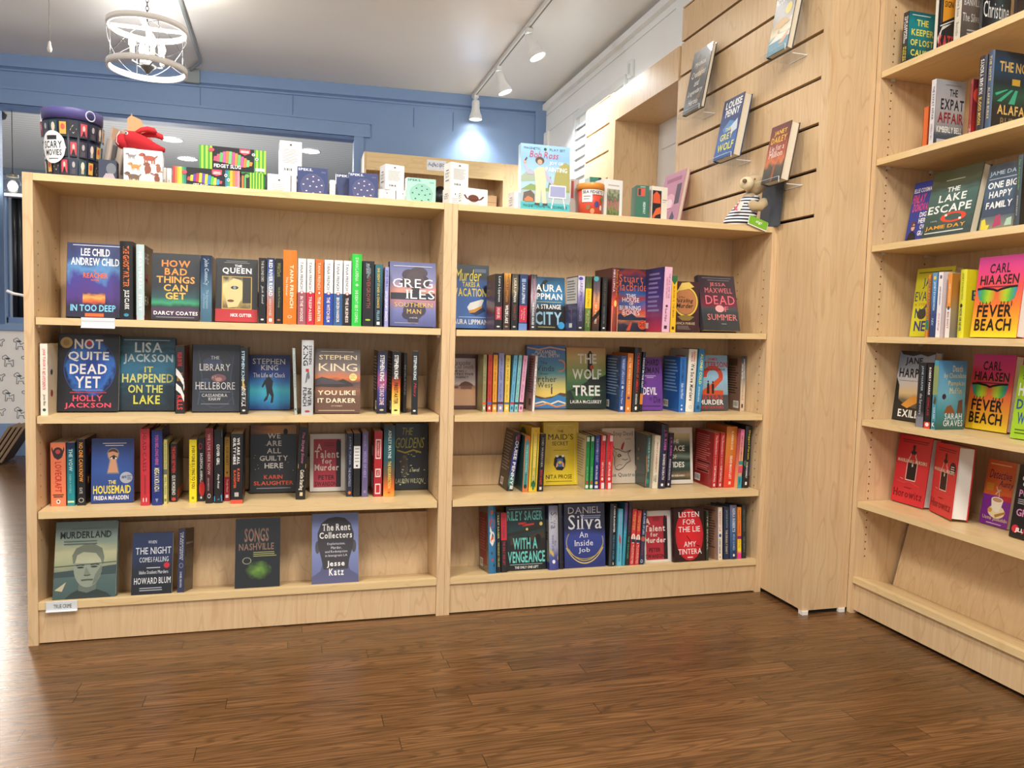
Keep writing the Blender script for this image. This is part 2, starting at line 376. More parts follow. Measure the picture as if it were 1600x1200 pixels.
def plaster(name, c, rough=.5, bump=.05, sc=9):
    m, nt, b = new_mat(name); N = nt.nodes.new; L = nt.links.new
    n = N('ShaderNodeTexNoise'); n.inputs['Scale'].default_value = sc; n.inputs['Detail'].default_value = 4
    tc = N('ShaderNodeTexCoord'); L(tc.outputs['Object'], n.inputs['Vector'])
    cr = N('ShaderNodeValToRGB'); L(n.outputs['Fac'], cr.inputs[0]); c0 = lin(c)
    cr.color_ramp.elements[0].color = tuple(x*.95 for x in c0[:3])+(1,); cr.color_ramp.elements[1].color = c0
    L(cr.outputs[0], b.inputs['Base Color']); b.inputs['Roughness'].default_value = rough
    bp = N('ShaderNodeBump'); bp.inputs['Strength'].default_value = bump; L(n.outputs['Fac'], bp.inputs['Height']); L(bp.outputs[0], b.inputs['Normal'])
    return m
CEILM = plaster('ceiling_paint', 'dedbd6', .3, .12, 1.6); WHITE = plaster('white_wall_paint', 'f2f5f6', .5, .03)
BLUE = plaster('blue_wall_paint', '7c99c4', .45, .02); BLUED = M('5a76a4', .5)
def cz(x): return 2.728+.0225*(x+1.18)
mb = MB()
for x0, x1 in ((-4, 2.7),):
    q = [(x0, -5, cz(x0)), (x1, -5, cz(x1)), (x1, 3.7, cz(x1)), (x0, 3.7, cz(x0))]
    mb.poly(list(reversed(q)), CEILM); mb.poly([(a, b, c+.06) for a, b, c in q], CEILM)
    for i in range(4):
        a, b = q[i], q[(i+1) % 4]; mb.poly([a, b, (b[0], b[1], b[2]+.06), (a[0], a[1], a[2]+.06)], CEILM)
struct('ceiling', mb)
WY_ = 3.62; OX0, OX1, OZ0, OZ1 = -1.21, 1.168, .9, 2.394
mb = MB()      # blue wall with the wide pass-through opening
mb.box(-4, WY_, 0, -2.62, WY_+.12, 2.86, BLUE); mb.box(-2.62, WY_, 2.2, OX0, WY_+.12, 2.86, BLUE); mb.box(-1.3, WY_, 0, OX0, WY_+.12, 2.2, BLUE); mb.box(OX1, WY_, 0, 2.8, WY_+.12, 2.86, BLUE)
mb.box(OX0, WY_, OZ1, OX1, WY_+.12, 2.86, BLUE); mb.box(OX0, WY_, 0, OX1, WY_+.12, OZ0, BLUE)
for x in (0.08, .72, 1.62, 1.93): mb.box(x-.003, WY_-.003, OZ1+.12, x+.003, WY_, 2.66, BLUED)
struct('wall_back', mb)
mb = MB()      # frieze board under the ceiling with its two bead lines
def slab(mb, x0, x1, za, zb, y0, y1, mat):    # follows the ceiling slope
    f = lambda x, z: cz(x)-cz(-1.18)+z
    P = lambda x, y, z: (x, y, f(x, z))
    for q in ([P(x0,y0,za),P(x1,y0,za),P(x1,y0,zb),P(x0,y0,zb)], [P(x0,y1,zb),P(x1,y1,zb),P(x1,y1,za),P(x0,y1,za)], [P(x0,y0,za),P(x0,y1,za),P(x1,y1,za),P(x1,y0,za)],
              [P(x0,y0,zb),P(x1,y0,zb),P(x1,y1,zb),P(x0,y1,zb)], [P(x0,y0,za),P(x0,y0,zb),P(x0,y1,zb),P(x0,y1,za)], [P(x1,y0,za),P(x1,y1,za),P(x1,y1,zb),P(x1,y0,zb)]): mb.poly(q, mat)
slab(mb, -3.9, 2.69, 2.645, 2.73, WY_-.022, WY_-.001, BLUE); slab(mb, -3.9, 2.64, 2.628, 2.645, WY_-.012, WY_-.001, BLUED); slab(mb, -3.9, 2.64, 2.617, 2.628, WY_-.018, WY_-.001, BLUE)
mb.box(2.6, WY_-.02, 0, 2.69, WY_-.001, 2.74, BLUE)
struct('trim_1', mb)
mb = MB()      # casing round the opening
mb.box(OX0-.08, WY_-.025, OZ1+.005, 1.287, WY_-.001, OZ1+.1, BLUE); mb.box(OX0-.08, WY_-.035, OZ1+.1, 1.295, WY_-.001, OZ1+.115, BLUE)
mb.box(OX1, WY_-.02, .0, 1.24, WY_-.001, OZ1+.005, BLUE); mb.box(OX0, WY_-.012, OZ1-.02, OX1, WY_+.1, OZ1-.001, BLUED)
mb.box(OX0-.08, WY_-.03, OZ0-.03, 1.24, WY_+.12, OZ0+.012, BLUE)
struct('trim_2', mb)
PAPERM = plaster('wallpaper_ground', 'eeeeec', .7, .0)
mb = MB(); mb.box(-1.3, WY_-.012, .225, 1.1, WY_-.001, OZ0-.031, PAPERM)
def dogline(mb, cx, cz_, s, kind):      # small line-drawn dogs printed on the wallpaper
    ink = M('4a5468', .7); y = WY_-.0135
    fn = lambda u, v_, off: (cx+u*s, y-off, cz_+v_*s)
    if kind == 0: pts = [(-1,.45),(-.8,.5),(-.6,.35),(.6,.3),(.85,.45),(.95,.3),(.7,.1),(.7,-.3),(.55,-.3),(.5,0),(-.5,0),(-.55,-.3),(-.7,-.3),(-.65,.15),(-1,.25),(-1,.45)]
    else: pts = [(-.5,.4),(-.2,.6),(0,.4),(.1,-.1),(.5,.1),(.5,-.6),(.35,-.6),(.3,-.3),(-.1,-.3),(-.15,-.6),(-.3,-.6),(-.25,.1),(-.5,.2),(-.5,.4)]
    deco(mb, [('w', pts, .028, ink), ('p', [(-.35,.28),(-.1,.12),(.25,.2),(.1,.33)], ink)], fn, 'free')
k = 0
for j, z in enumerate((.78, .66, .54, .42, .3)):
    for i in range(15): dogline(mb, -1.235+.15*i+(.08 if j % 2 else 0), z, .066, (i+j) % 2); k += 1
struct('wall_lower_papered', mb)
mb = MB(); mb.box(-1.3, WY_-.02, 0, 1.1, WY_-.001, .224, BLUE); struct('baseboard_back', mb)
mb = MB()      # white boarded wall on the right, stepping back behind the display wall
SEAM = M('b9bfc3', .6)
mb.box(2.69, .86, 0, 2.8, 3.8, 2.86, WHITE); mb.box(2.92, -5, 0, 3.0, .86, 2.86, WHITE); mb.box(2.8, .82, 0, 2.92, .86, 2.86, WHITE)
for z, y0, y1 in ((2.56, 2.85, 3.6), (2.7, 1.4, 3.6), (2.42, 1.0, 2.72), (1.74, .9, 1.5), (1.98, .9, 1.5)): mb.box(2.6885, y0, z-.002, 2.69, y1, z+.002, SEAM)
mb.box(2.6885, 2.83, 2.36, 2.69, 2.834, 2.56, SEAM)
struct('wall_right', mb)
mb = MB(); mb.box(2.655, .9, 2.742, 2.689, 3.6, 2.785, WHITE); mb.box(2.672, 3.5, 0, 2.689, 3.598, 2.56, WHITE); struct('trim_3', mb)
mb = MB(); mb.box(2.92-.25, -5, 2.44, 2.94, .8, 2.86, WHITE); struct('wall_soffit', mb)
# next room seen through the opening
BEAD, nt, b_ = new_mat('beadboard_ceiling'); N = nt.nodes.new; L = nt.links.new
tc = N('ShaderNodeTexCoord'); sp = N('ShaderNodeSeparateXYZ'); L(tc.outputs['Object'], sp.inputs[0])
ml = N('ShaderNodeMath'); ml.operation = 'MULTIPLY'; ml.inputs[1].default_value = 11; L(sp.outputs['Y'], ml.inputs[0]); fr = N('ShaderNodeMath'); fr.operation = 'FRACT'; L(ml.outputs[0], fr.inputs[0])
gt = N('ShaderNodeMath'); gt.operation = 'LESS_THAN'; gt.inputs[1].default_value = .12; L(fr.outputs[0], gt.inputs[0]); mx = N('ShaderNodeMixRGB'); L(gt.outputs[0], mx.inputs[0])
mx.inputs[1].default_value = lin('d4d6d4'); mx.inputs[2].default_value = lin('9aa2a8'); L(mx.outputs[0], b_.inputs['Base Color']); b_.inputs['Roughness'].default_value = .35
GREYB = plaster('grey_blue_wall', '8794a3', .5, .02)
mb = MB(); mb.box(-4, 3.75, 2.75, 1.72, 8.3, 2.82, BEAD); struct('ceiling_next_room', mb)
mb = MB(); mb.box(-4, 8.2, 0, 1.7, 8.3, 2.75, GREYB); mb.box(-4, 8.17, 2.6, 1.6, 8.2, 2.66, M('9aa5b2', .5)); struct('wall_far', mb)
mb = MB(); mb.box(1.5, 3.75, 0, 1.6, 8.17, 2.75, GREYB); struct('wall_next_room', mb)
# blue cupboard with a dark curtain and a white shelf over it, seen at the far left through the opening
mb = MB(); mb.box(-1.209, 3.76, .92, -1.196, 3.8, 1.8, BLUE); mb.box(-1.205, 3.76, .92, -.6, 3.9, .96, BLUE); root = mb.build('cupboard')
tag(root, 'blue cupboard front behind the opening at the far left edge', 'cupboard')
mb = MB(); mb.box(-1.205, 3.74, 1.801, -.6, 4.0, 1.822, M('e8ecf0', .4)); mb.build('top_shelf', root)
mb = MB(); CUR = M('23252b', .35)
for i in range(15): mb.lathe([(.02, .961), (.02, 1.8)], CUR, 8, (-1.172+.036*i, 3.84, 0))
mb.build('curtain', root)
# ------------------------------------------------------------------ bookcases
H = 1.354; TK = .026; ST = .0207; DEP = .29; SEAMX = 1.22; XR = 2.4254; XI2 = 2.4026
PIN = M('d9d2c2', .4); HOLE = M('5a3d24', .8); STAMP = M('2c2622', .6); WEDGE = M('eed9ae', .4)
def pins(mb, x, side, z0, z1, ys, skip=()):
    """two columns of shelf-pin holes on an inner face"""
    z = z0
    while z < z1:
        for y in ys:
            c = []
            for i in range(8): a = 2*PI*i/8; c.append((x+side*.0004, y+.0028*math.cos(a), z+.0028*math.sin(a)))
            mb.poly(c if side < 0 else c[::-1], HOLE)
        z += .032
def back_case(name, label, xa, xb, ta, tb, shelves, z4, stamp, tdeg):
    root = thing(name, label, 'bookcase', ((xa+xb)/2, 0, 0), 'bookcases'); off = Matrix.Translation((-(xa+xb)/2, 0, 0))
    for x0, x1, sd in ((xa, xa+ta, 1), (xb-tb, xb, -1)):
        mb = MB(); mb.box(x0, 0, 0, x1, DEP, H, WZ); pins(mb, x1 if sd > 0 else x0, sd, .3, 1.2, (.04, .215)); mb.build('side_panel', root, off)
    i0, i1 = xa+ta+.0005, xb-tb-.0005
    mb = MB(); mb.box(i0, .0, H-ST, i1, DEP-.012, H-.0005, WX); mb.build('top_panel', root, off)
    mb = MB(); mb.box(i0, .262, .01, i1, .2781, H-ST-.00005, WZ); mb.build('back_panel', root, off)
    for zl, zr in shelves:
        e = .003; mb = MB(); sl = (zr-zl)/(i1-i0)
        f = lambda x, y, z: (x, y, z+zl+sl*(x-i0))
        P = [f(a, b, c) for c in (-ST, 0) for a, b in ((i0+e, .001), (i1-e, .001), (i1-e, .258), (i0+e, .258))]
        for q in ((0,1,5,4),(1,2,6,5),(2,3,7,6),(3,0,4,7),(4,5,6,7),(3,2,1,0)): mb.poly([P[k] for k in q], WX)
        sh = mb.build('shelf', root, off)
        for x, z in ((i0+.004, zl-ST-.005), (i1-.004, zr-ST-.005)): mb = MB(); mb.box(x-.004, .034, z-.004, x+.004, .046, z+.0045, PIN); mb.box(x-.004, .046, z+.001, x+.004, .054, z+.0045, PIN); mb.build('shelf_pin', sh)
    mb = MB(); tn = math.tan(math.radians(tdeg)); yd = .2 if tdeg < 10 else .165; zd = z4-(yd-.021)*tn
    mb.box(i0, .001, z4-ST, i1, .02, z4, WX); q = [(.02, z4), (yd, zd), (yd, zd-.012), (.02, z4-ST)]
    for (ya, za), (yb_, zb) in zip(q, q[1:]+q[:1]): mb.poly([(i0, ya, za), (i1, ya, za), (i1, yb_, zb), (i0, yb_, zb)][::-1], WX)
    mb.build('bottom_shelf', root, off)
    mb = MB(); hb = .21; q = [(yd+.001, zd), (yd+.001+hb*tn, zd+hb), (yd+.012+hb*tn, zd+hb-.002), (yd+.012, zd)]
    for (ya, za), (yb_, zb) in zip(q, q[1:]+q[:1]): mb.poly([(i0, ya, za), (i1, ya, za), (i1, yb_, zb), (i0, yb_, zb)][::-1], WZ)
    mb.build('display_board', root, off)
    mb = MB(); mb.box(i0, .008, .004, i1, .024, z4-ST-.0005, WZ)
    fn = lambda u, v_, o_: (u, .008-o_, v_)
    x = i1-.125+stamp
    deco(mb, [('t', 'Franklin', x, .031, x+.044, .043, STAMP, 'i'), ('r', x+.05, .032, x+.058, .043, STAMP), ('t', 'Fixtures', x+.064, .031, x+.105, .043, STAMP, 'i'),
              ('r', x+.01, .0225, x+.095, .0245, STAMP), ('r', x+.025, .014, x+.08, .016, STAMP)], fn, None)
    mb.build('kick_plate', root, off)
    return root
LZ = [(.9515, .9515), (.669, .669), (.393, .3845)]; RZ = [(.9495, .9668), (.6686, .6686), (.3854, .3854)]; Z4 = .1248
bcl = back_case('bookcase', 'low maple bookcase on the left with the toy boxes and striped packs on top', 0, SEAMX, TK, TK, LZ, Z4, 0, 12)
bcr = back_case('bookcase', 'low maple bookcase in the middle, against the slatted display wall', SEAMX+.0006, XR, TK-.008, XR-XI2, RZ, Z4, 0, 8)
for root, x0, x1, rows in ((bcl, TK+.004, SEAMX-TK-.004, ((.952, .105), (.669, .115), (.393, .11))), (bcr, SEAMX+TK, XI2-.004, ((.967, .1), (.669, .115), (.386, .11)))):
    for z, hh in rows:       # low backing boards that keep face-out books upright
        mb = MB(); mb.box(x0+.005, .243, z+.001, x1-.005, .255, z+hh, WZ)
        mb.build('backing_board', root, Matrix.Translation(-root.location))
# label holders clipped on shelf edges
def label_holder(x, z, wd, txt, label):
    root = thing('label_holder', label, 'shelf label', (x, 0, z), 'shelf labels'); mb = MB()
    mb.box(0, -.0022, -.024, wd, -.0006, .004, M('f3f4f6', .35))
    if txt: put_text(mb, txt, lambda u, v_: (u, -.0026, v_), .02, -.0165, wd-.015, -.0045, '4b4b50', '')
    mb.box(.002, -.0024, -.007, wd-.002, -.0022, -.0055, M('c9ccd2', .4)) if not txt else None
    mb.box(0, -.007, -.026, wd, -.0006, -.0235, M('f6f7f9', .25)); mb.build('card', root)
    mb = MB(); mb.box(-.0005, -.0035, -.0225, wd+.0005, -.0029, .0035, CLEAR); mb.build('clear_cover', root)
p = at(72, 950, 'Y', 0); label_holder(p.x, Z4-.001, .082, 'TRUE CRIME', 'white card label clipped on the bottom shelf edge at far left')
p = at(127, 505, 'Y', 0); label_holder(p.x, .9505, .088, '', 'white card label clipped under the top shelf edge below the purple thriller')

# slatted display wall, its window surround and the filler column
SX = XR+.0006; GZ = 1.3686; GP = .1526
root = thing('slatwall_panel', 'tall slatted maple display wall beside the middle bookcase, with grooves', 'display wall', (SX, .3, 0), 'display walls'); off = Matrix.Translation((-SX, -.3, 0))
GROOVE_SHADE = M('1c100a', .9)  # near-black backer colour paints in the shade of the grooves
def slats(root, off, y0, y1, z0, zt, ed0, ed1, g0):
    zs = [z0]+[GZ+GP*k for k in range(-2, 9) if g0 <= GZ+GP*k < zt]+[zt]
    for a, b in zip(zs, zs[1:]):
        mb = MB(); lo = a+(.006 if a != z0 else 0); hi = b-(.006 if b != zt else 0)
        mb.box(SX, y0+ed0, lo, SX+.018, y1-ed1, hi, WZ); mb.build('slat', root, off)
    mb = MB(); mb.box(SX+.0185, y0+ed0, z0, SX+.02, y1-ed1, zt, GROOVE_SHADE); mb.build('backer', root, off)
    mb = MB()
    if ed0: mb.box(SX, y0, z0, SX+.02, y0+ed0-.0003, zt, WZ)
    if ed1: mb.box(SX, y1-ed1+.0003, z0, SX+.02, y1, zt, WZ)
    if ed0 or ed1: mb.build('edge_trim', root, off)
slats(root, off, -.222, .806, .016, 2.437, .022, 0, 1.36)
mb = MB(); mb.box(SX, .8065, .016, 2.688, .825, 2.12, WZ); mb.build('return_panel', root, off)
root = thing('window_surround', 'maple surround framing the white wall niche between the slatted walls', 'surround', (SX, 1.2, 2.1), None); off = Matrix.Translation((-SX, -1.2, -2.1))
mb = MB(); mb.box(SX-.001, .826, 2.125, 2.688, 1.545, 2.278, WZ); mb.build('header', root, off)
mb = MB(); mb.box(SX-.001, 1.546, 0, 2.688, 1.57, 2.278, WZ); mb.build('jamb_panel', root, off)
root = thing('slatwall_panel', 'small far slatted maple display wall by the white wall, near the corner', 'display wall', (SX, 1.7, 0), 'display walls'); off = Matrix.Translation((-SX, -1.7, 0))
slats(root, off, 1.571, 1.985, .0, 2.285, .06, 0, 1.36)
mb = MB(); mb.box(SX, 1.986, 0, 2.688, 2.0, 2.285, WZ); mb.build('return_panel', root, off)
root = thing('filler_panel', 'plain vertical maple filler panel in the corner beside the side bookcase', 'panel', (2.51, -.215, 0), None); off = Matrix.Translation((-2.51, .215, 0))
mb = MB(); mb.box(SX, -.2432, .014, 2.609, -.2225, 2.44, WZ); mb.build('panel', root, off)
mb = MB()
for x, y in ((2.44, -.232), (2.59, -.232)):
    mb.prism([(x-.016, y-.018), (x+.006, y-.02), (x+.016, y-.008), (x+.01, y+.008), (x-.014, y+.006)], 0.0005, .0135, M('efe9e0', .5))
mb.build('levelling_foot', root, off)
mb = MB(); mb.box(2.43, -.236, .0005, 2.6, -.22, .0139, M('100d0b', .8)); mb.build('gap_shade', root, off)  # near-black strip paints the shade in the gap under the panel

# side bookcase, facing left
BX = 2.6103; BY = -.2435; BSH = [1.8463, 1.5584, 1.271, .9648, .6802, .3961]; BZ = .1299; BD = .27
root = thing('bookcase', 'tall maple side bookcase on the right, facing left', 'bookcase', (BX+.13, -.8, 0), 'bookcases'); off = Matrix.Translation((-BX-.13, .8, 0))
YE = -1.46
for y0, y1 in ((BY-.0206, BY), (YE, YE+.0206)):
    mb = MB(); mb.box(BX, y0, .0, BX+BD+.012, y1, 2.42, WZ)
    if y0 > -1:
        z = .2
        while z < 2.2:
            for x in (BX+.045, BX+.225): mb.lathe([(.0028, 0), (.0028, .0004)], HOLE, 8, (x, y0-.0004, z), 'Y')
            z += .0255
    mb.build('side_panel', root, off)
Y0, Y1 = BY-.0211, YE+.0211
mb = MB(); mb.box(BX+BD, Y1, .01, BX+BD+.011, Y0, 2.4, WZ); mb.build('back_panel', root, off)
mb = MB(); mb.box(BX+.001, Y1, 2.4, BX+BD, Y0, 2.42, WY); mb.build('top_panel', root, off)
for z in [2.13]+BSH:
    mb = MB(); mb.box(BX+.001, Y1+.002, z-ST, BX+BD-.002, Y0-.002, z, WY); sh = mb.build('shelf', root, off)
    for x in (BX+.045, BX+.225): mb = MB(); mb.box(x-.005, Y0-.009, z-ST-.008, x+.005, Y0-.0005, z-ST, PIN); mb.build('shelf_pin', sh)
mb = MB(); mb.box(BX+.001, Y1, BZ-ST, BX+.02, Y0, BZ, WY); tn = math.tan(math.radians(14)); xd = BX+.16; zd = BZ-.14*tn; q = [(BX+.02, BZ), (xd, zd), (xd, zd-.012), (BX+.02, BZ-ST)]
for (xa, za), (xb, zb) in zip(q, q[1:]+q[:1]): mb.poly([(xa, Y0, za), (xb, Y0, zb), (xb, Y1, zb), (xa, Y1, za)], WY)
mb.build('bottom_shelf', root, off)
mb = MB(); mb.box(BX+.012, Y1, .012, BX+.028, Y0, BZ-ST-.0005, WZ); mb.build('kick_plate', root, off)
mb = MB(); mb.box(BX+.03, Y1, .0, BX+.04, Y0, .0118, M('100d0b', .8)); mb.build('gap_shade', root, off)  # same near-black strip, painted shade for the gap under the kick plate
mb = MB()      # slanted display board leaning in the lowest compartment
fn = lambda x, z: None
q = [(xd+.001, zd), (xd+.001+.23*tn, zd+.23), (xd+.013+.23*tn, zd+.227), (xd+.013, zd)]
for (xa, za), (xb, zb) in zip(q, q[1:]+q[:1]): mb.poly([(xa, Y0-.012, za), (xb, Y0-.012, zb), (xb, Y1, zb), (xa, Y1, za)], WZ)
mb.poly([(x, Y0-.012, z) for x, z in q][::-1], WZ); mb.poly([(x, Y1, z) for x, z in q], WZ); mb.build('display_board', root, off)
# ------------------------------------------------------------------ books
def zl(a, b): return lambda x: a+(b-a)*(x-TK)/(SEAMX-2*TK)
def zr(a, b): return lambda x: a+(b-a)*(x-SEAMX)/(XI2-SEAMX)
SHELF = {'L1': (zl(*LZ[0]), 'left bookcase top shelf'), 'L2': (zl(*LZ[1]), 'left bookcase second shelf'), 'L3': (zl(*LZ[2]), 'left bookcase third shelf'), 'L4': (zl(Z4, Z4), 'left bookcase bottom shelf'),
         'R1': (zr(*RZ[0]), 'middle bookcase top shelf'), 'R2': (zr(*RZ[1]), 'middle bookcase second shelf'), 'R3': (zr(*RZ[2]), 'middle bookcase third shelf'), 'R4': (zr(Z4, Z4), 'middle bookcase bottom shelf')}
for i, nm in enumerate(('highest', 'second', 'third', 'fourth', 'fifth', 'lowest filled')):
    SHELF['B%d' % (i+1)] = ((lambda z: (lambda x: z))(BSH[i]), 'side bookcase %s shelf' % nm)
KW = dict(t=None, w=None, Y=None, X=None, lean=7, roll=0, yaw=0, hard=False, front=(), spine=(), back=(), fc=None, sc=None, bc=None, pg=None, h=None, sticker=None, rough=.4, hm=.5, x2=None)
def mat_of(c, rough): return c if not isinstance(c, str) else M(c, rough, 0, .25)
def book_parts(root, w, h, t_, c, k):
    fm, sm, bm = mat_of(k['fc'] or c, k['rough']), mat_of(k['sc'] or c, k['rough']), mat_of(k['bc'] or c, k['rough']); em = mat_of(c if isinstance(c, str) else '2a2a2e', .5)
    mb = MB(); hard = k['hard']; b = .0026 if hard else .0009
    mb.box(0, 0, 0, w, b, h, em, {'-y': fm}); mb.box(0, t_-b, 0, w, t_, h, em, {'+y': bm})
    bul = min(.004, t_*.14) if hard else .0006
    n = 6 if hard else 1; pts = []
    for i in range(n+1):
        u = i/n; pts.append((-bul*math.sin(PI*u) if hard else 0, u*t_))
    for (xa, ya), (xb, yb_) in zip(pts, pts[1:]):
        mb.poly([(xa, ya, 0), (xa, ya, h), (xb, yb_, h), (xb, yb_, 0)], sm, ((1-ya/t_, 0), (1-ya/t_, 1), (1-yb_/t_, 1), (1-yb_/t_, 0)), hard)
        mb.poly([(xa+b, max(b, min(t_-b, ya)), 0), (xb+b, max(b, min(t_-b, yb_)), 0), (xb+b, max(b, min(t_-b, yb_)), h), (xa+b, max(b, min(t_-b, ya)), h)], em)
        mb.poly([(xa, ya, h), (xa+b, max(b, min(t_-b, ya)), h), (xb+b, max(b, min(t_-b, yb_)), h), (xb, yb_, h)], em)
    deco(mb, k['front'], lambda u, v_, o: (u*w, -o, v_*h), None)
    if k['spine']: deco(mb, k['spine'], lambda u, v_, o: (-o-(bul*math.sin(PI*max(0, min(1, u))) if hard else 0), t_*(1-u), v_*h), None)
    bk = k['back'] or ()
    if bk == 1: bk = [('l', .1, .35, .9, .92, 11, 'b9b6b0'), ('r', .62, .06, .9, .2, 'f2f0ec'), ('r', .66, .1, .69, .18, '222222'), ('r', .72, .1, .76, .18, '222222'), ('r', .79, .1, .81, .18, '222222'), ('r', .84, .1, .86, .18, '222222')]
    deco(mb, bk, lambda u, v_, o: (w*(1-u), t_+o, v_*h), None)
    mb.build('cover', root)
    e = .0035 if hard else .0006
    mb = MB(); mb.box(b+.0002, b+.0001, e, w-e, t_-b-.0001, h-e, k['pg'] or PAGES); mb.build('page_block', root)
    if k['sticker']:
        cu, cv, r_, cc = k['sticker'][:4]; mb = MB(); rv = r_*w/h
        fn = lambda u, v_, o: (u*w, -.0006-o, v_*h)
        deco(mb, [('e', cu, cv, r_, rv, cc)]+list(k['sticker'][4:]), fn, None); s = mb.build('sticker', root)
BOOKN = [0]
def place(kind, sh, x0, x1, yt, yb, desc, c, kw):
    k = dict(KW); bad = set(kw)-set(KW); assert not bad, bad; k.update(kw); zf, ph = SHELF[sh]; xm = (x0+x1)/2
    side = sh[0] == 'B'
    if not side:
        Y = k['Y']
        if Y is None: Y = at(xm, yb, 'Z', zf(at(xm, yb, 'Y', .05).x)).y
        Y = max(.003, min(.19, Y)); A, Bp = at(x0, yb, 'Y', Y), at(x1, yb, 'Y', Y); wd = Bp.x-A.x; z = max(zf(A.x), zf(Bp.x))
        tilt = {'L4': 12, 'R4': 8}.get(sh, 0)
        if tilt: Y2 = max(.021, min(.05, Y)); A, Bp = at(x0, yb, 'Y', Y2), at(x1, yb, 'Y', Y2); Y = Y2; wd = Bp.x-A.x; z = Z4-(Y-.02)*math.tan(math.radians(tilt)); k['lean'] = 0; RX = Matrix.Rotation(-math.radians(tilt), 4, 'X')
        else: RX = Matrix.Identity(4)
    else:
        X = k['X']
        if X is None: X = at(xm, yb, 'Z', zf(0)).x
        X = max(BX+.003, min(BX+.2, X)); A, Bp = at(x0, yb, 'X', X), at(x1, yb, 'X', X); wd = A.y-Bp.y; z = zf(0)
    z += .0003; ln, rl, yw = math.radians(k['lean']), math.radians(k['roll']), math.radians(k['yaw'])
    if kind == 'F':
        t_ = k['t'] or (.03 if k['hard'] else .022); w_ = wd/math.cos(yw)
        if not side and not k['lean'] == 0: ln = min(ln, math.asin(max(0, min(.4, (.2405-Y-t_)/.22))))
        if side and k['yaw']:
            lo, hi = .02, .3
            for _ in range(30):
                md = (lo+hi)/2; e_ = Vector((X, A.y, z))+Matrix.Rotation(-PI/2+yw, 3, 'Z') @ Vector((md, 0, 0))
                if proj(e_)[0] < x1: lo = md
                else: hi = md
            w_ = lo
        if side: base = Matrix.Translation((X, A.y, z+t_*math.sin(ln))) @ Matrix.Rotation(ln, 4, 'Y') @ Matrix.Rotation(-PI/2+yw, 4, 'Z')
        else: base = Matrix.Translation((A.x, Y, z+t_*math.sin(ln)+w_*abs(math.sin(rl)))) @ RX @ Matrix.Rotation(rl, 4, 'Y') @ Matrix.Rotation(-ln, 4, 'X') @ Matrix.Rotation(yw, 4, 'Z')
        top = lambda h: base @ Vector((w_*k['hm'], 0, h))
    else:
        t_ = wd-.0008; w_ = k['w'] or (.15 if k['hard'] else .115)
        if side: base = Matrix.Translation((X, Bp.y+.0004, z+t_*abs(math.sin(rl)))) @ Matrix.Rotation(rl, 4, 'X') @ Matrix.Rotation(yw, 4, 'Z')
        else:
            w_ = min(w_, .2415-Y) if not tilt else min(w_, .14)
            base = Matrix.Translation((Bp.x-.0004, Y, z+(t_*abs(math.sin(rl)) if rl < 0 else 0))) @ RX @ Matrix.Rotation(rl, 4, 'Y') @ Matrix.Rotation(PI/2+yw, 4, 'Z')
        top = lambda h: base @ Vector((0, t_/2, h))
    h = k['h']
    if not h:
        lo, hi = .04, .4
        for _ in range(40):
            md = (lo+hi)/2
            if proj(top(md))[1] > yt: lo = md
            else: hi = md
        h = lo
        cl = {'L1': .36, 'L2': .258, 'L3': .25, 'L4': .243, 'R1': .34, 'R2': .272, 'R3': .258, 'R4': .236}.get(sh, .262)
        h = min(h, cl)
    BOOKN[0] += 1
    root = thing('book', desc+', '+ph, 'book', group='books on the '+ph, mat=base)
    book_parts(root, w_, h, t_, c, k)
    return root
def S(sh, x0, x1, yt, yb, desc, c, spine=(), **kw): return place('S', sh, x0, x1, yt, yb, desc, c, dict(kw, spine=spine))
def F(sh, x0, x1, yt, yb, desc, c, front=(), **kw): return place('F', sh, x0, x1, yt, yb, desc, c, dict(kw, front=front))
dot = lambda c='d8d4cc', y=.06: ('e', .5, y, .22, .014, c)
Wt, K = 'f4f2ee', '141414'

# --- left bookcase, top shelf
F('L1', 103, 187, 380.5, 497, 'large purple and blue thriller cover with orange glow', '1d1a38', [('r', .3, .17, .72, .33, G([(0, '2a1a3c'), (.35, 'e0642c'), (.6, 'f2a04a'), (1, '3a2250')], 'v', .3, 3))]+tl(['LEE CHILD', 'ANDREW CHILD'], .07, .97, .7, .93)+[t('REACHER', .3, .53, .76, .6, 'e8662e'), t('A', .5, .61, .54, .64, 'e8662e'), t('NOVEL', .45, .49, .6, .515, 'e8662e'), t('IN TOO DEEP', .08, .08, .92, .17, '7cc8ee'), ('r', .35, .01, .7, .055, 'd8622c'), ('r', .1, .965, .98, .975, 'c8c8d8')],
  Y=.045, hard=True, fc=G([(.1, '1c1834'), (.3, '4a2a78'), (.5, '3c2f86'), (.66, '4f86b8'), (.8, '27386e'), (1, '1d2452')], 'v', .35, 3.2))
S('L1', 187.6, 208, 377, 497.5, 'thick black spine with orange and white lettering', '151515', [v('THE GHOSTWRITER', .42, .94, 'e8702e'), v('JULIE CLARK', .13, .38), ('e', .5, .06, .2, .02, '3f8fb0')], Y=.012, hard=True)
S('L1', 213, 226, 382, 499.5, 'pale teal spine with a red foot beside the black spine', 'bcd0d0', [v('HEARTBREAK', .4, .9, 'e8efee', .3, .7), v('STORY', .12, .34, 'eef4f2', .3, .7), ('r', 0, 0, 1, .06, 'd02a48')], Y=.008, hard=True, fc='17171a', w=.15,
  front=[t('HE', .05, .76, .5, .9, 'b8b8b4'), t('ME', .1, .5, .5, .62, 'b05a66'), t('FA', .05, .2, .5, .32, 'c8c4a4')])
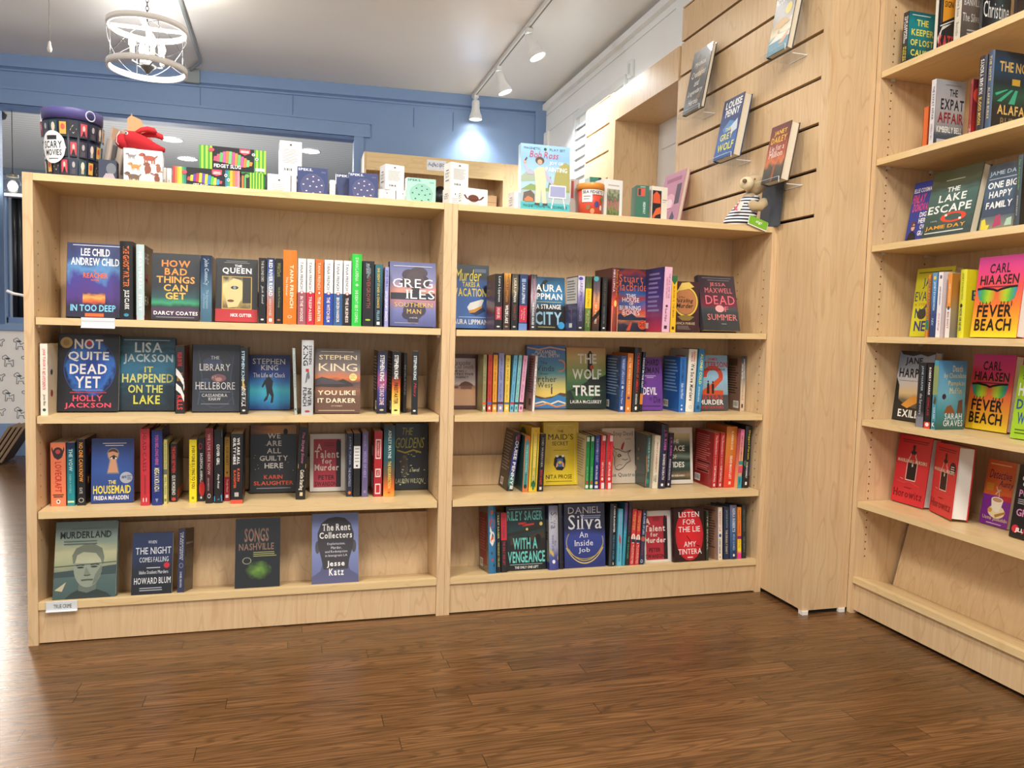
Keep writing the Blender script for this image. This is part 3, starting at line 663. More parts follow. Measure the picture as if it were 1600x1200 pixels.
F('L1', 236, 311, 396.5, 501, 'black cover with five lines of orange letters over green aurora', '14191f', tl(['HOW', 'BAD', 'THINGS', 'CAN', 'GET'], .1, .9, .31, .9, ['f0863a', 'f0923e', 'f2a044', 'f2ac4a', 'f4b850'], 'b', .18)+[t('DARCY COATES', .05, .075, .97, .13), ('r', .1, .035, .9, .045, '8a8a90')],
  Y=.04, fc=G([(0, '11141a'), (.14, '4a2848'), (.2, '1f3a34'), (.26, '2f9468'), (.34, '1f4a4a'), (.5, '161c26'), (1, '14181f')], 'v', .06, 3))
S('L1', 313, 331, 399, 502, 'navy to steel blue spine with white serif lettering', '2b4a66', [v('John Connolly', .55, .95, 'c8d8e4', o='s'), v('The Instruments', .2, .48, 'a8c4d6', .5, .72, 's'), v('of Darkness', .2, .42, 'a8c4d6', .24, .44, 's')], Y=.014, hard=True, sc=G([(0, '3e6478'), (.4, '5a8098'), (.75, '29405c'), (1, '1c2c46')], 'v', .1, 4))
F('L1', 336, 402, 404.5, 505, 'black cover with red base framing a yellow painted face', '1b1b1c', [('r', 0, 0, 1, .2, 'b0282c'), ('r', .15, .2, .86, .72, 'c9a24c'), ('r', .17, .21, .84, .71, G([(0, '6a5a34'), (.4, 'c2aa66'), (.7, 'd8c688'), (1, '4c4430')], 'v', .4, 3)), ('p', [(.3, .22), (.52, .24), (.62, .36), (.68, .5), (.6, .66), (.42, .69), (.28, .6), (.22, .42)], 'd3bd83'), ('e', .45, .54, .09, .028, '2c2a1c'), ('e', .45, .54, .035, .025, '7d8f96'), ('e', .36, .33, .08, .02, '6c3a26'), ('r', .64, .3, .84, .71, '2c2a22'), t('THE', .45, .865, .62, .905, Wt, 'bs'), t('QUEEN', .16, .75, .86, .855, Wt, 'bs'), t('NICK CUTTER', .36, .08, .86, .13), ('r', .2, .93, .8, .938, '8a8a86'), ('r', .25, .955, .75, .962, '8a8a86')], Y=.04)
S('L1', 403.6, 415.6, 403, 505, 'thin black spine with small pale lettering, left of navy spine', '18181a', [v('THE BLOND DIES', .64, .96, 'c9c6c0', .35, .68, ''), v('Jack Reed', .3, .58, 'c9c6c0', .3, .7, 'i'), dot()], Y=.012)
S('L1', 416.2, 428.8, 403, 505, 'navy and rust spine with white capitals', '2a3a5c', [v('RED RIVER ROAD', .42, .97, Wt), v('ANNA DOWNES', .12, .38, 'e8d8cc', .3, .6, ''), ('r', .3, .03, .7, .08, 'f0ece6')], Y=.012, sc=G([(0, 'c07048'), (.3, 'b8705a'), (.55, '8a98a8'), (.8, '34508a'), (1, '1e2c50')], 'v', .1, 4))
S('L1', 429.4, 441.4, 404, 505.5, 'black spine with olive script lettering left of tall orange spine', '161615', [v('Wild Dark', .72, .93, '9a944e', o='i'), v('On Earth To Sweep', .25, .56, 'a8a45c', .35, .65, ''), dot('c86038')], Y=.012)
S('L1', 441.8, 463.2, 391, 507, 'tall bright orange spine with white lettering', 'f07818', [v('TANA FRENCH', .22, .8, 'fbe8c8', .5, .76), v('The Hunter', .38, .64, 'fbe8c8', .2, .36, ''), ('o', .5, .1, .16, .02, .3, 'fbd8a8')], Y=.004, hard=True)
for x0, x1, c1, c2, a, b_, d in ((464.4, 477.8, 'ece8e4', '9a5a62', 'TANA FRENCH', 'IN THE WOODS', 'white spine with mauve lower half'), (478.3, 490.9, 'ece8e4', 'c4223c', 'TANA FRENCH', 'TRESPASSER', 'white spine with crimson lower half'), (491.5, 504.9, 'e66a20', 'e66a20', 'TANA FRENCH', 'THE HUNTER', 'short orange spine with white lettering among white spines'),
                              (505.5, 520.2, 'eeecea', '2444a0', 'TANA FRENCH', 'THE WITCH ELM', 'white spine with royal blue lower half'), (520.9, 534.6, 'eeecea', '2c5c8e', 'TANA FRENCH', 'BROKEN HARBOR', 'white spine with teal blue lower half'), (535.2, 548.4, 'eeecea', '1c1d20', 'TANA FRENCH', 'THE LIKENESS', 'white spine with black lower half')):
    S('L1', x0, x1, 404+(x0-464)*.05, 507+(x0-464)*.045, d, c1, [('r', 0, 0, 1, .49, c2), v(a, .54, .95, 'f8e0c8' if c1 == c2 else '34302e', .3, .62, ''), v(b_, .05, .43, 'f0dcd4', .3, .66), ('e', .5, .49, .22, .026, 'c8402c'), ('e', .5, .49, .12, .018, 'f4f0ea')], Y=.012)
S('L1', 549, 564.3, 397, 511, 'bright green spine with pale lettering', '2fc442', [v('SWAN LAPENA', .62, .95, 'd8f8d4', .32, .64, ''), v("SHE DIDN'T SEE IT COMING", .05, .5, 'd8f8d4', .32, .64, ''), ('e', .5, .57, .15, .018, 'b8f0b4')], Y=.006, hard=True)
S('L1', 565, 583.8, 408, 511, 'black spine with red lettering beside the green spine', '1b1b1e', [v('OVERGROWTH', .28, .78, 'a85a4c', .36, .68, 's'), v('MIRA GRANT', .8, .96, 'c4c4c4', .3, .6, ''), ('w', [(.3, .95), (.7, .85), (.4, .75)], .03, '6a7a82'), dot('a8c040', .1)], Y=.012)
S('L1', 584.4, 597.2, 413, 511.5, 'dark teal spine with yellow capitals', '1f3f4c', [v("SHE DIDN'T STAND A CHANCE", .3, .94, 'd8b850', .3, .62), v('FELLER', .1, .26, '8fb4bc', .3, .62), ('r', .3, .03, .68, .08, 'e8e8e8')], Y=.012, sc=G([(0, '16181e'), (.4, '1e3848'), (1, '2f6c74')], 'v', .1, 4))
S('L1', 599.8, 606.8, 417, 511.8, 'thin lilac spine beside the cover with a dark tree', '9c9cce', [v('JOE HILL', .66, .95, '4a5ca0', .2, .75), v('20TH CENTURY GHOSTS', .1, .6, 'f0eef8', .2, .7)], Y=.012, w=.1)
F('L1', 609, 681, 410, 512.5, 'slate violet cover with dark mirrored tree and white serif lettering', '2e3350', [('e', .42, .8, .16, .09, '3f3440'), ('e', .62, .84, .2, .09, '453a42'), ('e', .72, .7, .14, .1, '3a3038'), ('e', .36, .68, .14, .08, '3c323a'), ('e', .54, .72, .2, .14, '4c3f44'), ('e', .56, .58, .08, .1, '2f2830'), ('e', .5, .24, .22, .14, '413a4a'), ('e', .38, .18, .12, .07, '383244'), ('e', .66, .26, .12, .09, '3a3446'), ('e', .5, .1, .12, .06, '3a3446'), ('r', .02, .42, .98, .52, '2b2c36'), t('GREG', .06, .6, .93, .74, Wt, 's'), t('ILES', .34, .43, .97, .57, Wt, 's'), t('SOUTHERN', .1, .3, .93, .37, 'e2b85c', 's'), t('MAN', .36, .2, .68, .27, 'e2b85c', 's'), t('A NOVEL', .42, .125, .6, .145, 'd8d4d0', ''), ('r', .08, .93, .92, .94, 'c8c8d4'), ('r', .1, .05, .6, .056, 'b8b8c8')],
  Y=.03, hard=True, fc=G([(0, '4a4f80'), (.25, '6e72a4'), (.42, 'b07a80'), (.55, 'c88a78'), (.7, '7c7ca4'), (1, '565c88')], 'v', .08, 3))

# --- left bookcase, second shelf
S('L2', 62.8, 76, 537, 649.5, 'cream spine with red lettering beside the case side', 'efe6d4', [v('JANE TUDOR IS', .64, .93, 'd8506a', .3, .7), v('NOT A PSYCHOPATH', .36, .62, 'd8506a', .3, .7), v('Jamie Blue', .14, .3, '3a3a3a', .3, .7, 'i'), ('e', .5, .08, .2, .02, '2c4e5e')], fc='d2c2a2', front=[('e', .3, .6, .1, .04, '3a2c26'), ('e', .3, .3, .1, .05, '8a3040')])
F('L2', 89, 184.5, 521.5, 645, 'black cover with a blue swirl and white capitals', '12121c', [('e', .52, .56, .42, .36, G([(0, '122c84'), (.3, '1c55b0'), (.42, '2a6cc0'), (.5, '0f1a50')], 'r', .25, 4)), ('o', .52, .56, .43, .37, .03, '2c4a96')]+[t('NOT', .26, .8, .73, .93), t('QUITE', .16, .64, .83, .77), t('DEAD', .19, .48, .8, .61), t('YET', .28, .3, .7, .45), ('r', .24, .27, .74, .278, '9a9aa8'), ('r', .2, .235, .8, .25, 'b03048'), t('HOLLY', .25, .13, .74, .21, 'e84a62'), t('JACKSON', .12, .03, .88, .11, 'e84a62'), ('e', .5, .88, .04, .03, 'd02838')], hard=True, t=.032, sticker=(.13, .88, .1, 'c2a867', ('e', .13, .88, .055, .04, 'a68c54')))
F('L2', 186.3, 272.5, 527, 643.5, 'teal blue lake cover with white and yellow capitals', '1f4a60', [t('LISA', .26, .79, .76, .93, 'cfe0e6'), t('JACKSON', .06, .63, .96, .77, 'cfe0e6'), t('IT', .44, .52, .6, .6, 'd8d45c'), t('HAPPENED', .04, .38, .97, .5, 'dcdc7c'), t('ON THE', .15, .24, .78, .35, 'dcdc6c'), t('LAKE', .25, .09, .73, .21, 'dcd850'), ('r', .06, .955, .9, .965, '9ab4be')], hard=True, t=.028, fc=G([(0, '15242c'), (.3, '1f3c4c'), (.55, '2a6e90'), (.7, '2f7c9c'), (.85, '24586c'), (1, '163440')], 'v', .3, 3, stretch=(1, 4)))
S('L2', 273.4, 288.6, 540, 646.5, 'black spine with red bands and a white curve', '19181a', [v('KILLER ON THE', .7, .9, 'c03238'), v('BAD GIRLS', .48, .6, 'b8883c', .2, .8), v('KILLS', .06, .27, 'd43a40', .2, .8), ('w', [(.1, .62), (.5, .56), (.9, .46), (.95, .36)], .05, 'e4e2dc'), ('w', [(.1, .4), (.6, .34), (.95, .22)], .05, 'e4e2dc')], fc='5a1a20', w=.12)
F('L2', 300, 374, 538.5, 645, 'charcoal cover with pale flower and ornate frame', '2a2f3a', [('o', .5, .5, .45, .45, .02, '3c4656'), ('e', .42, .74, .2, .07, '3d4760'), ('e', .55, .5, .16, .06, '7c5660'), ('e', .55, .48, .07, .03, 'b88a7a'), ('e', .28, .45, .1, .05, '39435c'), ('w', [(.12, .1), (.2, .5), (.12, .9)], .012, '404a5c'), ('w', [(.88, .1), (.8, .5), (.88, .9)], .012, '404a5c'), t('THE', .38, .78, .56, .83, 'd6d4d2', 's'), t('LIBRARY', .14, .61, .8, .71, 'd6d4d2', 's'), t('AT', .4, .49, .5, .53, 'c8a890', 's'), t('HELLEBORE', .06, .33, .9, .44, 'd6d4d2', 's'), t('CASSANDRA', .2, .22, .74, .265, 'd6d4d2', 's'), t('KHAW', .34, .165, .6, .21, 'd6d4d2', 's'), ('r', .16, .29, .8, .297, '8a8a92'), ('r', .18, .11, .78, .117, '8a8a92')], hard=True, t=.028)
S('L2', 374.8, 387, 543, 647.5, 'black spine with white and pale blue stacked lettering', '18191c', [v('STEPHEN KING', .5, .95, 'b8dcec', .2, .58), v('LONG WALK', .12, .42, 'eceff0', .2, .75), ('w', [(.5, .5), (.3, .45), (.6, .4)], .05, 'c8a860'), dot()], hard=True, w=.13)
F('L2', 388.8, 453, 554.5, 641.5, 'blue cover with a walking man in a dark suit', '16306c', [('p', [(.42, .36), (.38, .5), (.42, .6), (.5, .6), (.58, .52), (.56, .4), (.6, .26), (.58, .13), (.52, .12), (.54, .24), (.49, .3), (.44, .18), (.36, .14), (.36, .18), (.43, .26)], '191c28'), ('e', .43, .63, .035, .03, '2c2428'), ('p', [(.38, .55), (.3, .42), (.33, .4), (.42, .5)], '191c28'), t('STEPHEN', .08, .83, .88, .93, Wt, 's'), t('KING', .28, .72, .7, .81, Wt, 's'), t('The Life of Chuck', .1, .59, .88, .67, Wt, 's')], fc=G([(0, '123a7c'), (.18, '2a90c4'), (.35, '3fb0c4'), (.5, '2a70ae'), (.65, '1c3c8c'), (1, '14245c')], 'v', .12, 2.5), t=.02)
S('L2', 459.4, 464.8, 544, 648, 'thin grey spine leaning left of the silver spine', 'aab4b0', [v('HOLLOW REMAINS', .4, .9, '6a7474', .25, .75, ''), ('e', .5, .08, .3, .015, '4a6a70')], roll=-2.2, fc='101014', w=.13)
S('L2', 470.5, 489.3, 531.5, 648.5, 'tall silver spine with large black lettering', 'bcbec0', [v('KING', .66, .93, '1a1a1c', .12, .52), v('STEPHEN', .68, .93, '3a3a3c', .6, .84), v('FLINCH', .12, .37, '1a1a1c', .12, .44), v('NEVER', .12, .36, '1a1a1c', .52, .84), ('p', [(.3, .42), (.7, .5), (.6, .6), (.4, .55)], '6a6c70'), ('r', .35, .58, .6, .62, 'b83030'), dot('a83c3c', .05)], hard=True, rough=.25)
F('L2', 491.8, 562.6, 545, 647, 'brown sunset cover with pale capitals and dark headland', '5a4438', [('p', [(0, .43), (.2, .46), (.45, .49), (.62, .53), (.8, .47), (.86, .42), (.5, .4), (0, .41)], '3a3230'), ('p', [(0, .52), (.15, .56), (.4, .52), (.7, .45), (0, .45)], '4a4448'), t('STEPHEN', .09, .83, .92, .9, 'f2dcb0', ''), t('KING', .08, .65, .93, .77, 'f4e2bc', ''), t('YOU LIKE', .06, .28, .9, .35, 'f0e0c0'), t('IT DARKER', .06, .16, .9, .23, 'f0e0c0'), t('STORIES', .36, .1, .6, .12, 'd8c4a4', ''), ('r', .08, .035, .88, .045, 'c8b49a'), ('r', .12, .95, .85, .958, 'b8a890')], fc=G([(0, '5e4234'), (.25, '6a4a3a'), (.36, '8a5a40'), (.46, '4c4246'), (.55, 'c8703c'), (.66, '8a7c78'), (.8, '6c625e'), (1, '4c423e')], 'v', .07, 3, stretch=(1, 4)), t=.025, sticker=(.84, .56, .085, 'eed68a', ('l', .78, .53, .9, .6, 4, 'b89a50')))
S('L2', 588.4, 603.8, 548, 646.5, 'dark spine with purple glow and white lettering', '1d1c2c', [v('STEPHEN KING', .52, .93, Wt), v('THE DEAD ZONE', .14, .48, 'e8c8d4'), dot('c8c090')], bc='17171b', back=1, sc=G([(0, '1c1c24'), (.35, '3a3c80'), (.5, 'a84c7c'), (.7, '3a3c70'), (1, '17181f')], 'v', .1, 3))
S('L2', 611, 625.2, 549, 647, 'black spine fading to yellow flame with white lettering', '2a1a14', [v('STEPHEN KING', .56, .94, Wt), v('FIRESTARTER', .16, .5, '3a2008'), dot('3a2a10')], bc='17171b', back=1, sc=G([(0, 'f6e08a'), (.3, 'f0b43c'), (.45, 'c8541e'), (.6, '1c1614'), (1, '161618')], 'v', .1, 4))
S('L2', 629.4, 634.6, 552, 645, 'very thin black spine between flame spine and red tipped spine', '17181c', [v('REVELATIONS', .3, .8, '8a8a92', .25, .75, '')], bc='1a1a1e')
S('L2', 642.2, 652.4, 549, 648, 'black spine with white lettering and red script, rightmost', '1b1b1d', [v('STEPHEN KING', .55, .93, 'd8dcdc'), v('Misery', .28, .5, 'd0303a', .25, .75, 'i'), dot('e8e8e8')], fc='4a3a30', front=[('r', .1, .3, .9, .8, '6a5a48'), ('r', 0, 0, 1, .25, '7a2018')], bc='1b1b1d', yaw=-9, w=.105)

# --- left bookcase, third shelf
S('L3', 79, 103.8, 692, 791, 'thick orange spine with tall red lettering and dark emblem', 'e8825a', [('e', .5, .86, .3, .07, '3a2c34'), ('e', .5, .86, .16, .035, 'b84a48'), ('w', [(.1, .92), (.25, .8), (.5, .76), (.75, .8), (.9, .92)], .03, '3a2c34'), v('LOVECRAFT', .22, .7, 'c8302c', .3, .72), ('r', .15, .17, .85, .185, '4a2a28'), ('r', .2, .14, .8, .155, '4a2a28'), ('e', .5, .07, .13, .035, 'f4ece0'), ('e', .5, .07, .06, .018, '1c1c1c')], w=.13)
S('L3', 104.6, 117.6, 691.5, 790.5, 'teal spine with navy top beside the orange spine', '1f7f88', [('r', 0, .9, 1, 1, '16264c'), v('THE VOW', .55, .9, 'b8e4dc'), v('DEBRA MYERS', .2, .5, '88ccc8', .3, .55, ''), ('r', .1, .05, .9, .08, 'cfe4b0')], w=.13, sc=G([(0, '1c8a92'), (.6, '1f7688'), (1, '183a68')], 'v', 0))
S('L3', 120.2, 134, 686.5, 790, 'black spine with orange to yellow capitals', '161618', [v('NO ONE CAN KNOW', .36, .95, ['f2a03c'][0]), v('KATE', .18, .27, 'd8d8d8', .3, .65, ''), ('o', .5, .08, .3, .035, .2, 'c8c8c8')], w=.14, front=[t('NO', .3, .72, .9, .85, 'd84a3a'), t('KNOW', .2, .3, .9, .42, 'e89a3c')])
F('L3', 142, 208, 685, 787, 'blue cover showing an eye through a keyhole', '27468f', [('p', [(.36, .45), (.42, .66), (.38, .71), (.36, .77), (.39, .82), (.46, .85), (.55, .85), (.62, .82), (.65, .77), (.63, .71), (.59, .66), (.65, .45)], '8a8a90'), ('p', [(.385, .47), (.445, .66), (.4, .71), (.385, .77), (.41, .81), (.47, .835), (.54, .835), (.6, .81), (.625, .77), (.61, .71), (.565, .66), (.625, .47)], 'd8a07c'), ('p', [(.385, .78), (.41, .81), (.47, .835), (.54, .835), (.6, .81), (.625, .77), (.5, .8)], '5c3a26'), ('e', .52, .7, .08, .022, 'f0ece6'), ('e', .52, .7, .035, .024, '24201e'), ('w', [(.43, .7), (.52, .735), (.6, .7)], .008, '2c1c16'), t('THE', .4, .29, .58, .35, 'f4e48a'), t('HOUSEMAID', .05, .14, .93, .27, 'f6e04c'), t('FREIDA McFADDEN', .07, .045, .88, .11), ('r', .26, .92, .82, .93, Wt), ('r', .32, .885, .75, .895, Wt)], fc=G([(0, '22397c'), (.5, '3558a4'), (1, '203878')], 'v', .06, 2, stretch=(30, 1)), t=.024, yaw=3, lean=5, sticker=(.82, .385, .15, 'b9c0cc', t('#1', .71, .37, .82, .42, '20407c'), ('l', .84, .35, .95, .43, 3, '4a5c80')))
S('L3', 219.4, 234.2, 670, 790, 'tall red spine with small black serif capitals', 'c4303c', [v('HEAD CASES', .45, .95, '2c1416', .3, .66, 's'), v('JOHN McMAHON', .15, .4, '5c2024', .35, .62, ''), ('r', .28, .05, .7, .1, 'f0dcd8')], hard=True, fc='b02c38')
S('L3', 237, 253.8, 672, 789.5, 'royal blue spine with pink and cream capitals', '1d2f7c', [v('YOU BELONG HERE', .54, .94, 'c45c92', .35, .66), v('MEGAN MIRANDA', .18, .5, 'e8e0a0'), ('p', [(.35, .09), (.65, .09), (.5, .04)], '8a94b8')], hard=True, fc='1a2458', front=[t('YOU', .3, .75, .95, .87, '9a5a86')])
S('L3', 255.2, 261.8, 687, 787.5, 'thin pale yellow spine with small lettering beside blue spine', 'd8d07c', [v('THE BROKEN HEARTED TRACKS', .55, .96, '6a6430', .25, .75, ''), ('r', 0, .46, 1, .54, '6a6a60'), v('WILL DEAN', .15, .42, '7a7440', .25, .75, ''), ('r', .2, .04, .8, .08, '8a843c')], w=.13)
S('L3', 265.8, 277, 693, 784.5, 'black spine with red lettering and open dark cover side', '19191b', [v('THE DARK BETWEEN', .5, .95, 'd8403a', .25, .75), v('GUS MORENO', .12, .46, 'd8d8d4', .25, .75), ('e', .5, .05, .3, .03, 'c83c34')], w=.14, fc='2c2c30', front=[('r', .2, .25, .9, .85, '47474c'), ('r', 0, .06, 1, .2, 'b04830')])
S('L3', 295, 307.8, 687, 785, 'yellow spine with black hand drawn capitals', 'f0d822', [v('EVERYONE IS LYING TO YOU', .22, .9, '3a3208', .35, .75), v('JO PIAZZA', .3, .62, '8a7a10', .14, .26, ''), ('r', .35, .05, .65, .09, 'a08c10')], w=.13)
S('L3', 308.4, 320.2, 684, 783.5, 'black spine with white capitals and red blot', '1b1a1c', [v('SACRIFICIAL ANIMALS', .3, .76, Wt, .35, .7), ('o', .4, .87, .25, .05, .3, 'a83030'), ('e', .6, .2, .4, .12, 'c82c2c'), ('e', .5, .06, .14, .02, 'd8d8d8')], w=.13)
S('L3', 320.6, 333, 669, 786.5, 'tall maroon to black spine with serif capitals', '3a141a', [v('WE LIVE HERE NOW', .38, .93, 'd8b4b0', .3, .64, 's'), v('SARAH PINBOROUGH', .17, .34, 'b8a0a0', .3, .52, ''), ('o', .5, .1, .2, .03, .3, 'c8c8c8')], hard=True, sc=G([(0, '151214'), (.4, '4a1a20'), (1, '8c2a34')], 'v', .1, 3))
S('L3', 334.2, 348, 671, 786, 'black and blue spine with slanted white title', '17191d', [('p', [(0, .98), (.9, .98), (.9, .9)], '3a9ad8'), ('p', [(0, .1), (0, .02), (.95, .02), (.9, .12), (.5, .05)], '3a9ad8'), v('COVER GIRL', .52, .8, Wt, .3, .64), v('Amy Rossi', .2, .4, Wt, .34, .66, 'i')], hard=True, front=[('r', .85, 0, 1, 1, '3a9ad8')])
S('L3', 350, 359.4, 683, 783, 'gold over red spine with small dark capitals', 'c09030', [('r', 0, 0, 1, .38, 'b02434'), v('KILL FOR HEART', .56, .96, '4a2c0c', .25, .75, 's'), v('Trudy Mead', .14, .34, 'f0d8c0', .3, .7, 'i'), ('p', [(.3, .46), (.7, .46), (.5, .42)], '7a2414'), ('r', .25, .05, .75, .1, 'f0e8e0')], w=.13)
S('L3', 360, 379.4, 677.5, 787, 'thick black spine with orange red foot and white capitals', '17181a', [v('WE ARE ALL', .56, .94, Wt, .52, .74), v('GUILTY HERE', .56, .94, Wt, .2, .42), v('KARIN', .32, .5, 'e0603c', .54, .74), v('SLAUGHTER', .22, .48, 'e0603c', .24, .44), ('r', .32, .1, .66, .16, 'b8b4b0'), ('r', 0, 0, 1, .055, 'd8523a')], w=.14, front=[('e', .3, .3, .2, .1, '4a4444'), ('e', .6, .6, .2, .12, '3c3a3c'), ('r', .2, .1, .6, .18, '9a3826')])
F('L3', 390.4, 462.5, 664.5, 771.5, 'black cover with orange sky strip and five white words', '17181b', [('r', 0, .87, 1, 1, G([(0, '5a3418'), (.5, 'c88434'), (1, 'a8844c')], 'u', .3, 3)), ('e', .76, .9, .05, .05, '2c1c12')]+tl(['WE', 'ARE', 'ALL', 'GUILTY', 'HERE'], .2, .82, .36, .88, 'e8e4e0', 'b', .42)+[t('KARIN', .3, .2, .7, .26, 'd8542e'), t('SLAUGHTER', .08, .11, .94, .17, 'd8542e'), ('r', .14, .06, .88, .07, '9a9a9a')]+[('e', rnd.uniform(.05, .95), rnd.uniform(.3, .8), .008, .005, 'c8c8c4') for _ in range(14)], hard=True)
S('L3', 461.6, 477, 667, 780.5, 'black spine with pink and cream lettering, leaning right', '18171a', [('r', .12, .5, .88, .95, '2a2830'), v('The Slaying Stone', .5, .93, 'd07c9c', .3, .66, 'i'), ('r', .1, .43, .9, .49, 'd8b85c'), v('Caitlin Starling', .13, .41, 'ece4d0', .24, .74), ('r', .4, .05, .7, .1, 'd8c8a0')], hard=True, roll=2.2, w=.125)
F('L3', 484, 539, 678, 768.5, 'white bordered red cover with black edge shape, left case', 'dcd6cc', [('r', .1, .07, .88, .91, 'b43244'), ('p', [(.74, .07), (.88, .07), (.88, .87), (.78, .91), (.74, .85)], '2a2024'), t('A', .18, .72, .34, .83, 'f0ded4', 'bs'), t('Talent', .13, .58, .82, .71, 'f0ded4', 'bs'), t('for', .34, .48, .62, .57, 'f0ded4', 'bs'), t('Murder', .12, .36, .82, .47, 'f0ded4', 'bs'), t('PETER', .24, .2, .7, .28, '331216'), t('SWANSON', .14, .09, .76, .17, '331216'), ('l', .4, .78, .72, .86, 3, '7a1c2c')], w=None, t=.02)
S('L3', 541, 550.8, 677, 776, 'dark navy spine with pale lettering and orange logo', '22263c', [v('JUSTINE TURNER', .5, .95, '9aa4c8', .3, .66, ''), v('THE HUNTRESS', .16, .46, 'b8c0dc', .3, .66, ''), ('e', .5, .06, .25, .025, 'e07830')], w=.12)
S('L3', 551.3, 562.6, 677, 776.5, 'black spine with a tall white label', '1b1c1f', [('r', .04, .45, .96, .8, 'f0f0ee')]+[('r', .2, .5+i*.05, .8, .515+i*.05, '9a9a9a') for i in range(1, 6)]+[('e', .5, .49, .16, .016, '4a4a4a')], w=.12)
S('L3', 564.6, 574.6, 675, 776.5, 'lilac grey spine with purple capitals', '6a608a', [v('NINA ALLEN', .78, .95, 'b0a8d0', .3, .6, ''), v('HOUSE OF HERS', .3, .7, 'a89cd4', .25, .7), ('r', .3, .06, .7, .1, '9088b0')], w=.12)
S('L3', 583.2, 596.6, 674, 776, 'red spine with white outlined boxes', 'b82832', [('r', .18, .58, .82, .88, 'ecdcd8'), ('r', .28, .6, .72, .86, 'b82832'), ('r', .18, .3, .82, .43, 'ecdcd8'), ('r', .28, .32, .72, .41, 'b82832'), ('r', .18, .04, .82, .2, 'ecdcd8'), ('r', .28, .06, .72, .18, 'b82832'), v('TREATMENT', .62, .84, 'f0dcd8', .4, .6), v('THE', .33, .4, 'f0dcd8', .4, .6)], w=.11, bc='b02630', back=[('r', .3, .6, .8, .75, 'dcc8c4'), ('r', .3, .1, .8, .35, 'dcc8c4')])
S('L3', 598.4, 616, 664.5, 776, 'tall teal to orange spine with white and yellow capitals', '24464c', [v('ASHLEY MAYNE', .54, .93, 'e4ece8', .38, .66), v('THE RESURRECTION', .12, .5, 'ecd060', .38, .66), ('e', .5, .06, .14, .015, 'c85a28')], hard=True, w=.12, bc='141c20', sc=G([(0, 'e8a040'), (.12, 'e0702c'), (.3, '7c5a3c'), (.5, '2c5a60'), (.8, '2a626c'), (1, '1c2e3c')], 'v', .08, 3))
F('L3', 617.5, 667.5, 662, 765.5, 'dark green cover with yellow brush lettering and lily pads', '181d22', [t('THE', .2, .83, .55, .94, 'b8b46c', 'i'), t('GOLDENS', -.0, .63, .9, .79, 'b8b450', 'i'), ('w', [(.05, .6), (.3, .56), (.55, .6), (.8, .56)], .012, 'c8b04c'), ('p', [(.2, .2), (.12, .42), (.22, .52), (.36, .5), (.4, .3), (.34, .18)], '4c4440'), ('e', .28, .5, .06, .03, '6a5c50'), t('a novel', .44, .27, .75, .33, 'dcd8b8', 'i'), t('LAUREN WILSON', -.0, .1, .88, .17, 'b8b88c', 'i')]+[('e', rnd.uniform(.1, .95), rnd.uniform(.05, .57), .03, .008, rnd.choice(['d8d49c', 'a8b48c', '8a9a7c'])) for _ in range(22)], hard=True, t=.026, lean=4)

# --- left bookcase, bottom shelf
F('L4', 82, 180, 814.5, 935, 'large grey green cover with a ghostly face under white sky', '3f5450', [('p', [(0, .28), (1, .3), (1, .42), (.5, .38), (0, .35)], '37484a'), ('p', [(.02, .12), (.2, .22), (.14, .1)], 'b8b090'), ('p', [(.18, 0), (.28, .07), (.44, .13), (.66, .12), (.86, .06), (.94, 0)], '2b3634'), ('p', [(.4, .1), (.4, .24), (.7, .24), (.68, .11), (.54, .07)], '5f6a62'), ('e', .54, .4, .23, .26, '87907f'), ('p', [(.3, .45), (.28, .56), (.34, .65), (.48, .7), (.64, .695), (.76, .64), (.8, .52), (.78, .42), (.74, .5), (.66, .58), (.46, .6), (.36, .56), (.33, .46)], '6c7464'), ('p', [(.33, .46), (.36, .56), (.46, .6), (.66, .58), (.74, .5), (.76, .44), (.54, .45)], 'a9ab8e'), ('w', [(0, .42), (.3, .43), (.54, .44), (.78, .45), (1, .46)], .006, '4e5a52'), ('e', .42, .4, .055, .012, '2c332e'), ('e', .64, .405, .055, .012, '2c332e'), ('w', [(.35, .425), (.42, .435), (.48, .428)], .008, '39423a'), ('w', [(.58, .43), (.65, .44), (.72, .43)], .008, '39423a'), ('p', [(.51, .41), (.48, .31), (.53, .295), (.58, .31)], '747e6e'), ('w', [(.48, .3), (.53, .293), (.585, .303)], .007, '4a544a'), ('w', [(.44, .235), (.53, .24), (.63, .238)], .009, '4a4f46'), ('p', [(.66, .3), (.76, .42), (.77, .34), (.7, .22), (.62, .17)], '6a7468'), t('MURDERLAND', .08, .78, .9, .87, '1a1f1d'), ('r', .26, .9, .74, .915, '6a786c'), ('l', .14, .69, .86, .76, 2, '56645c')], fc=G([(0, '3c5150'), (.28, '4a605c'), (.42, '8f9474'), (.6, 'b4b48c'), (.75, '7c8c80'), (1, '5c7470')], 'v', .08, 2.5, stretch=(1, 3)), hard=True, lean=9, pg=PAGESW)
F('L4', 204.5, 268, 832, 929, 'navy cover with white serif title and small red round sticker', '1a2440', [t('WHEN', .38, .82, .6, .87, 'd8dce4', 's'), t('THE NIGHT', .08, .65, .96, .76, 'e4e6ea', 's'), t('COMES FALLING', .18, .52, .9, .6, 'd0d4dc', 's'), ('r', .36, .42, .7, .435, 'b0b4bc'), t('Idaho Student Murders', .18, .33, .9, .385, 'd8dade', 's'), t('HOWARD BLUM', .06, .17, .97, .27, 'e8e8ea', 's'), ('l', .2, .05, .84, .12, 2, '9a9ea8')], fc=G([(0, '121318'), (.4, '171b28'), (.7, '1d2c52'), (1, '1a2a50')], 'v', .1, 3), sticker=(.86, .46, .075, 'c02030'), t=.018, lean=9)
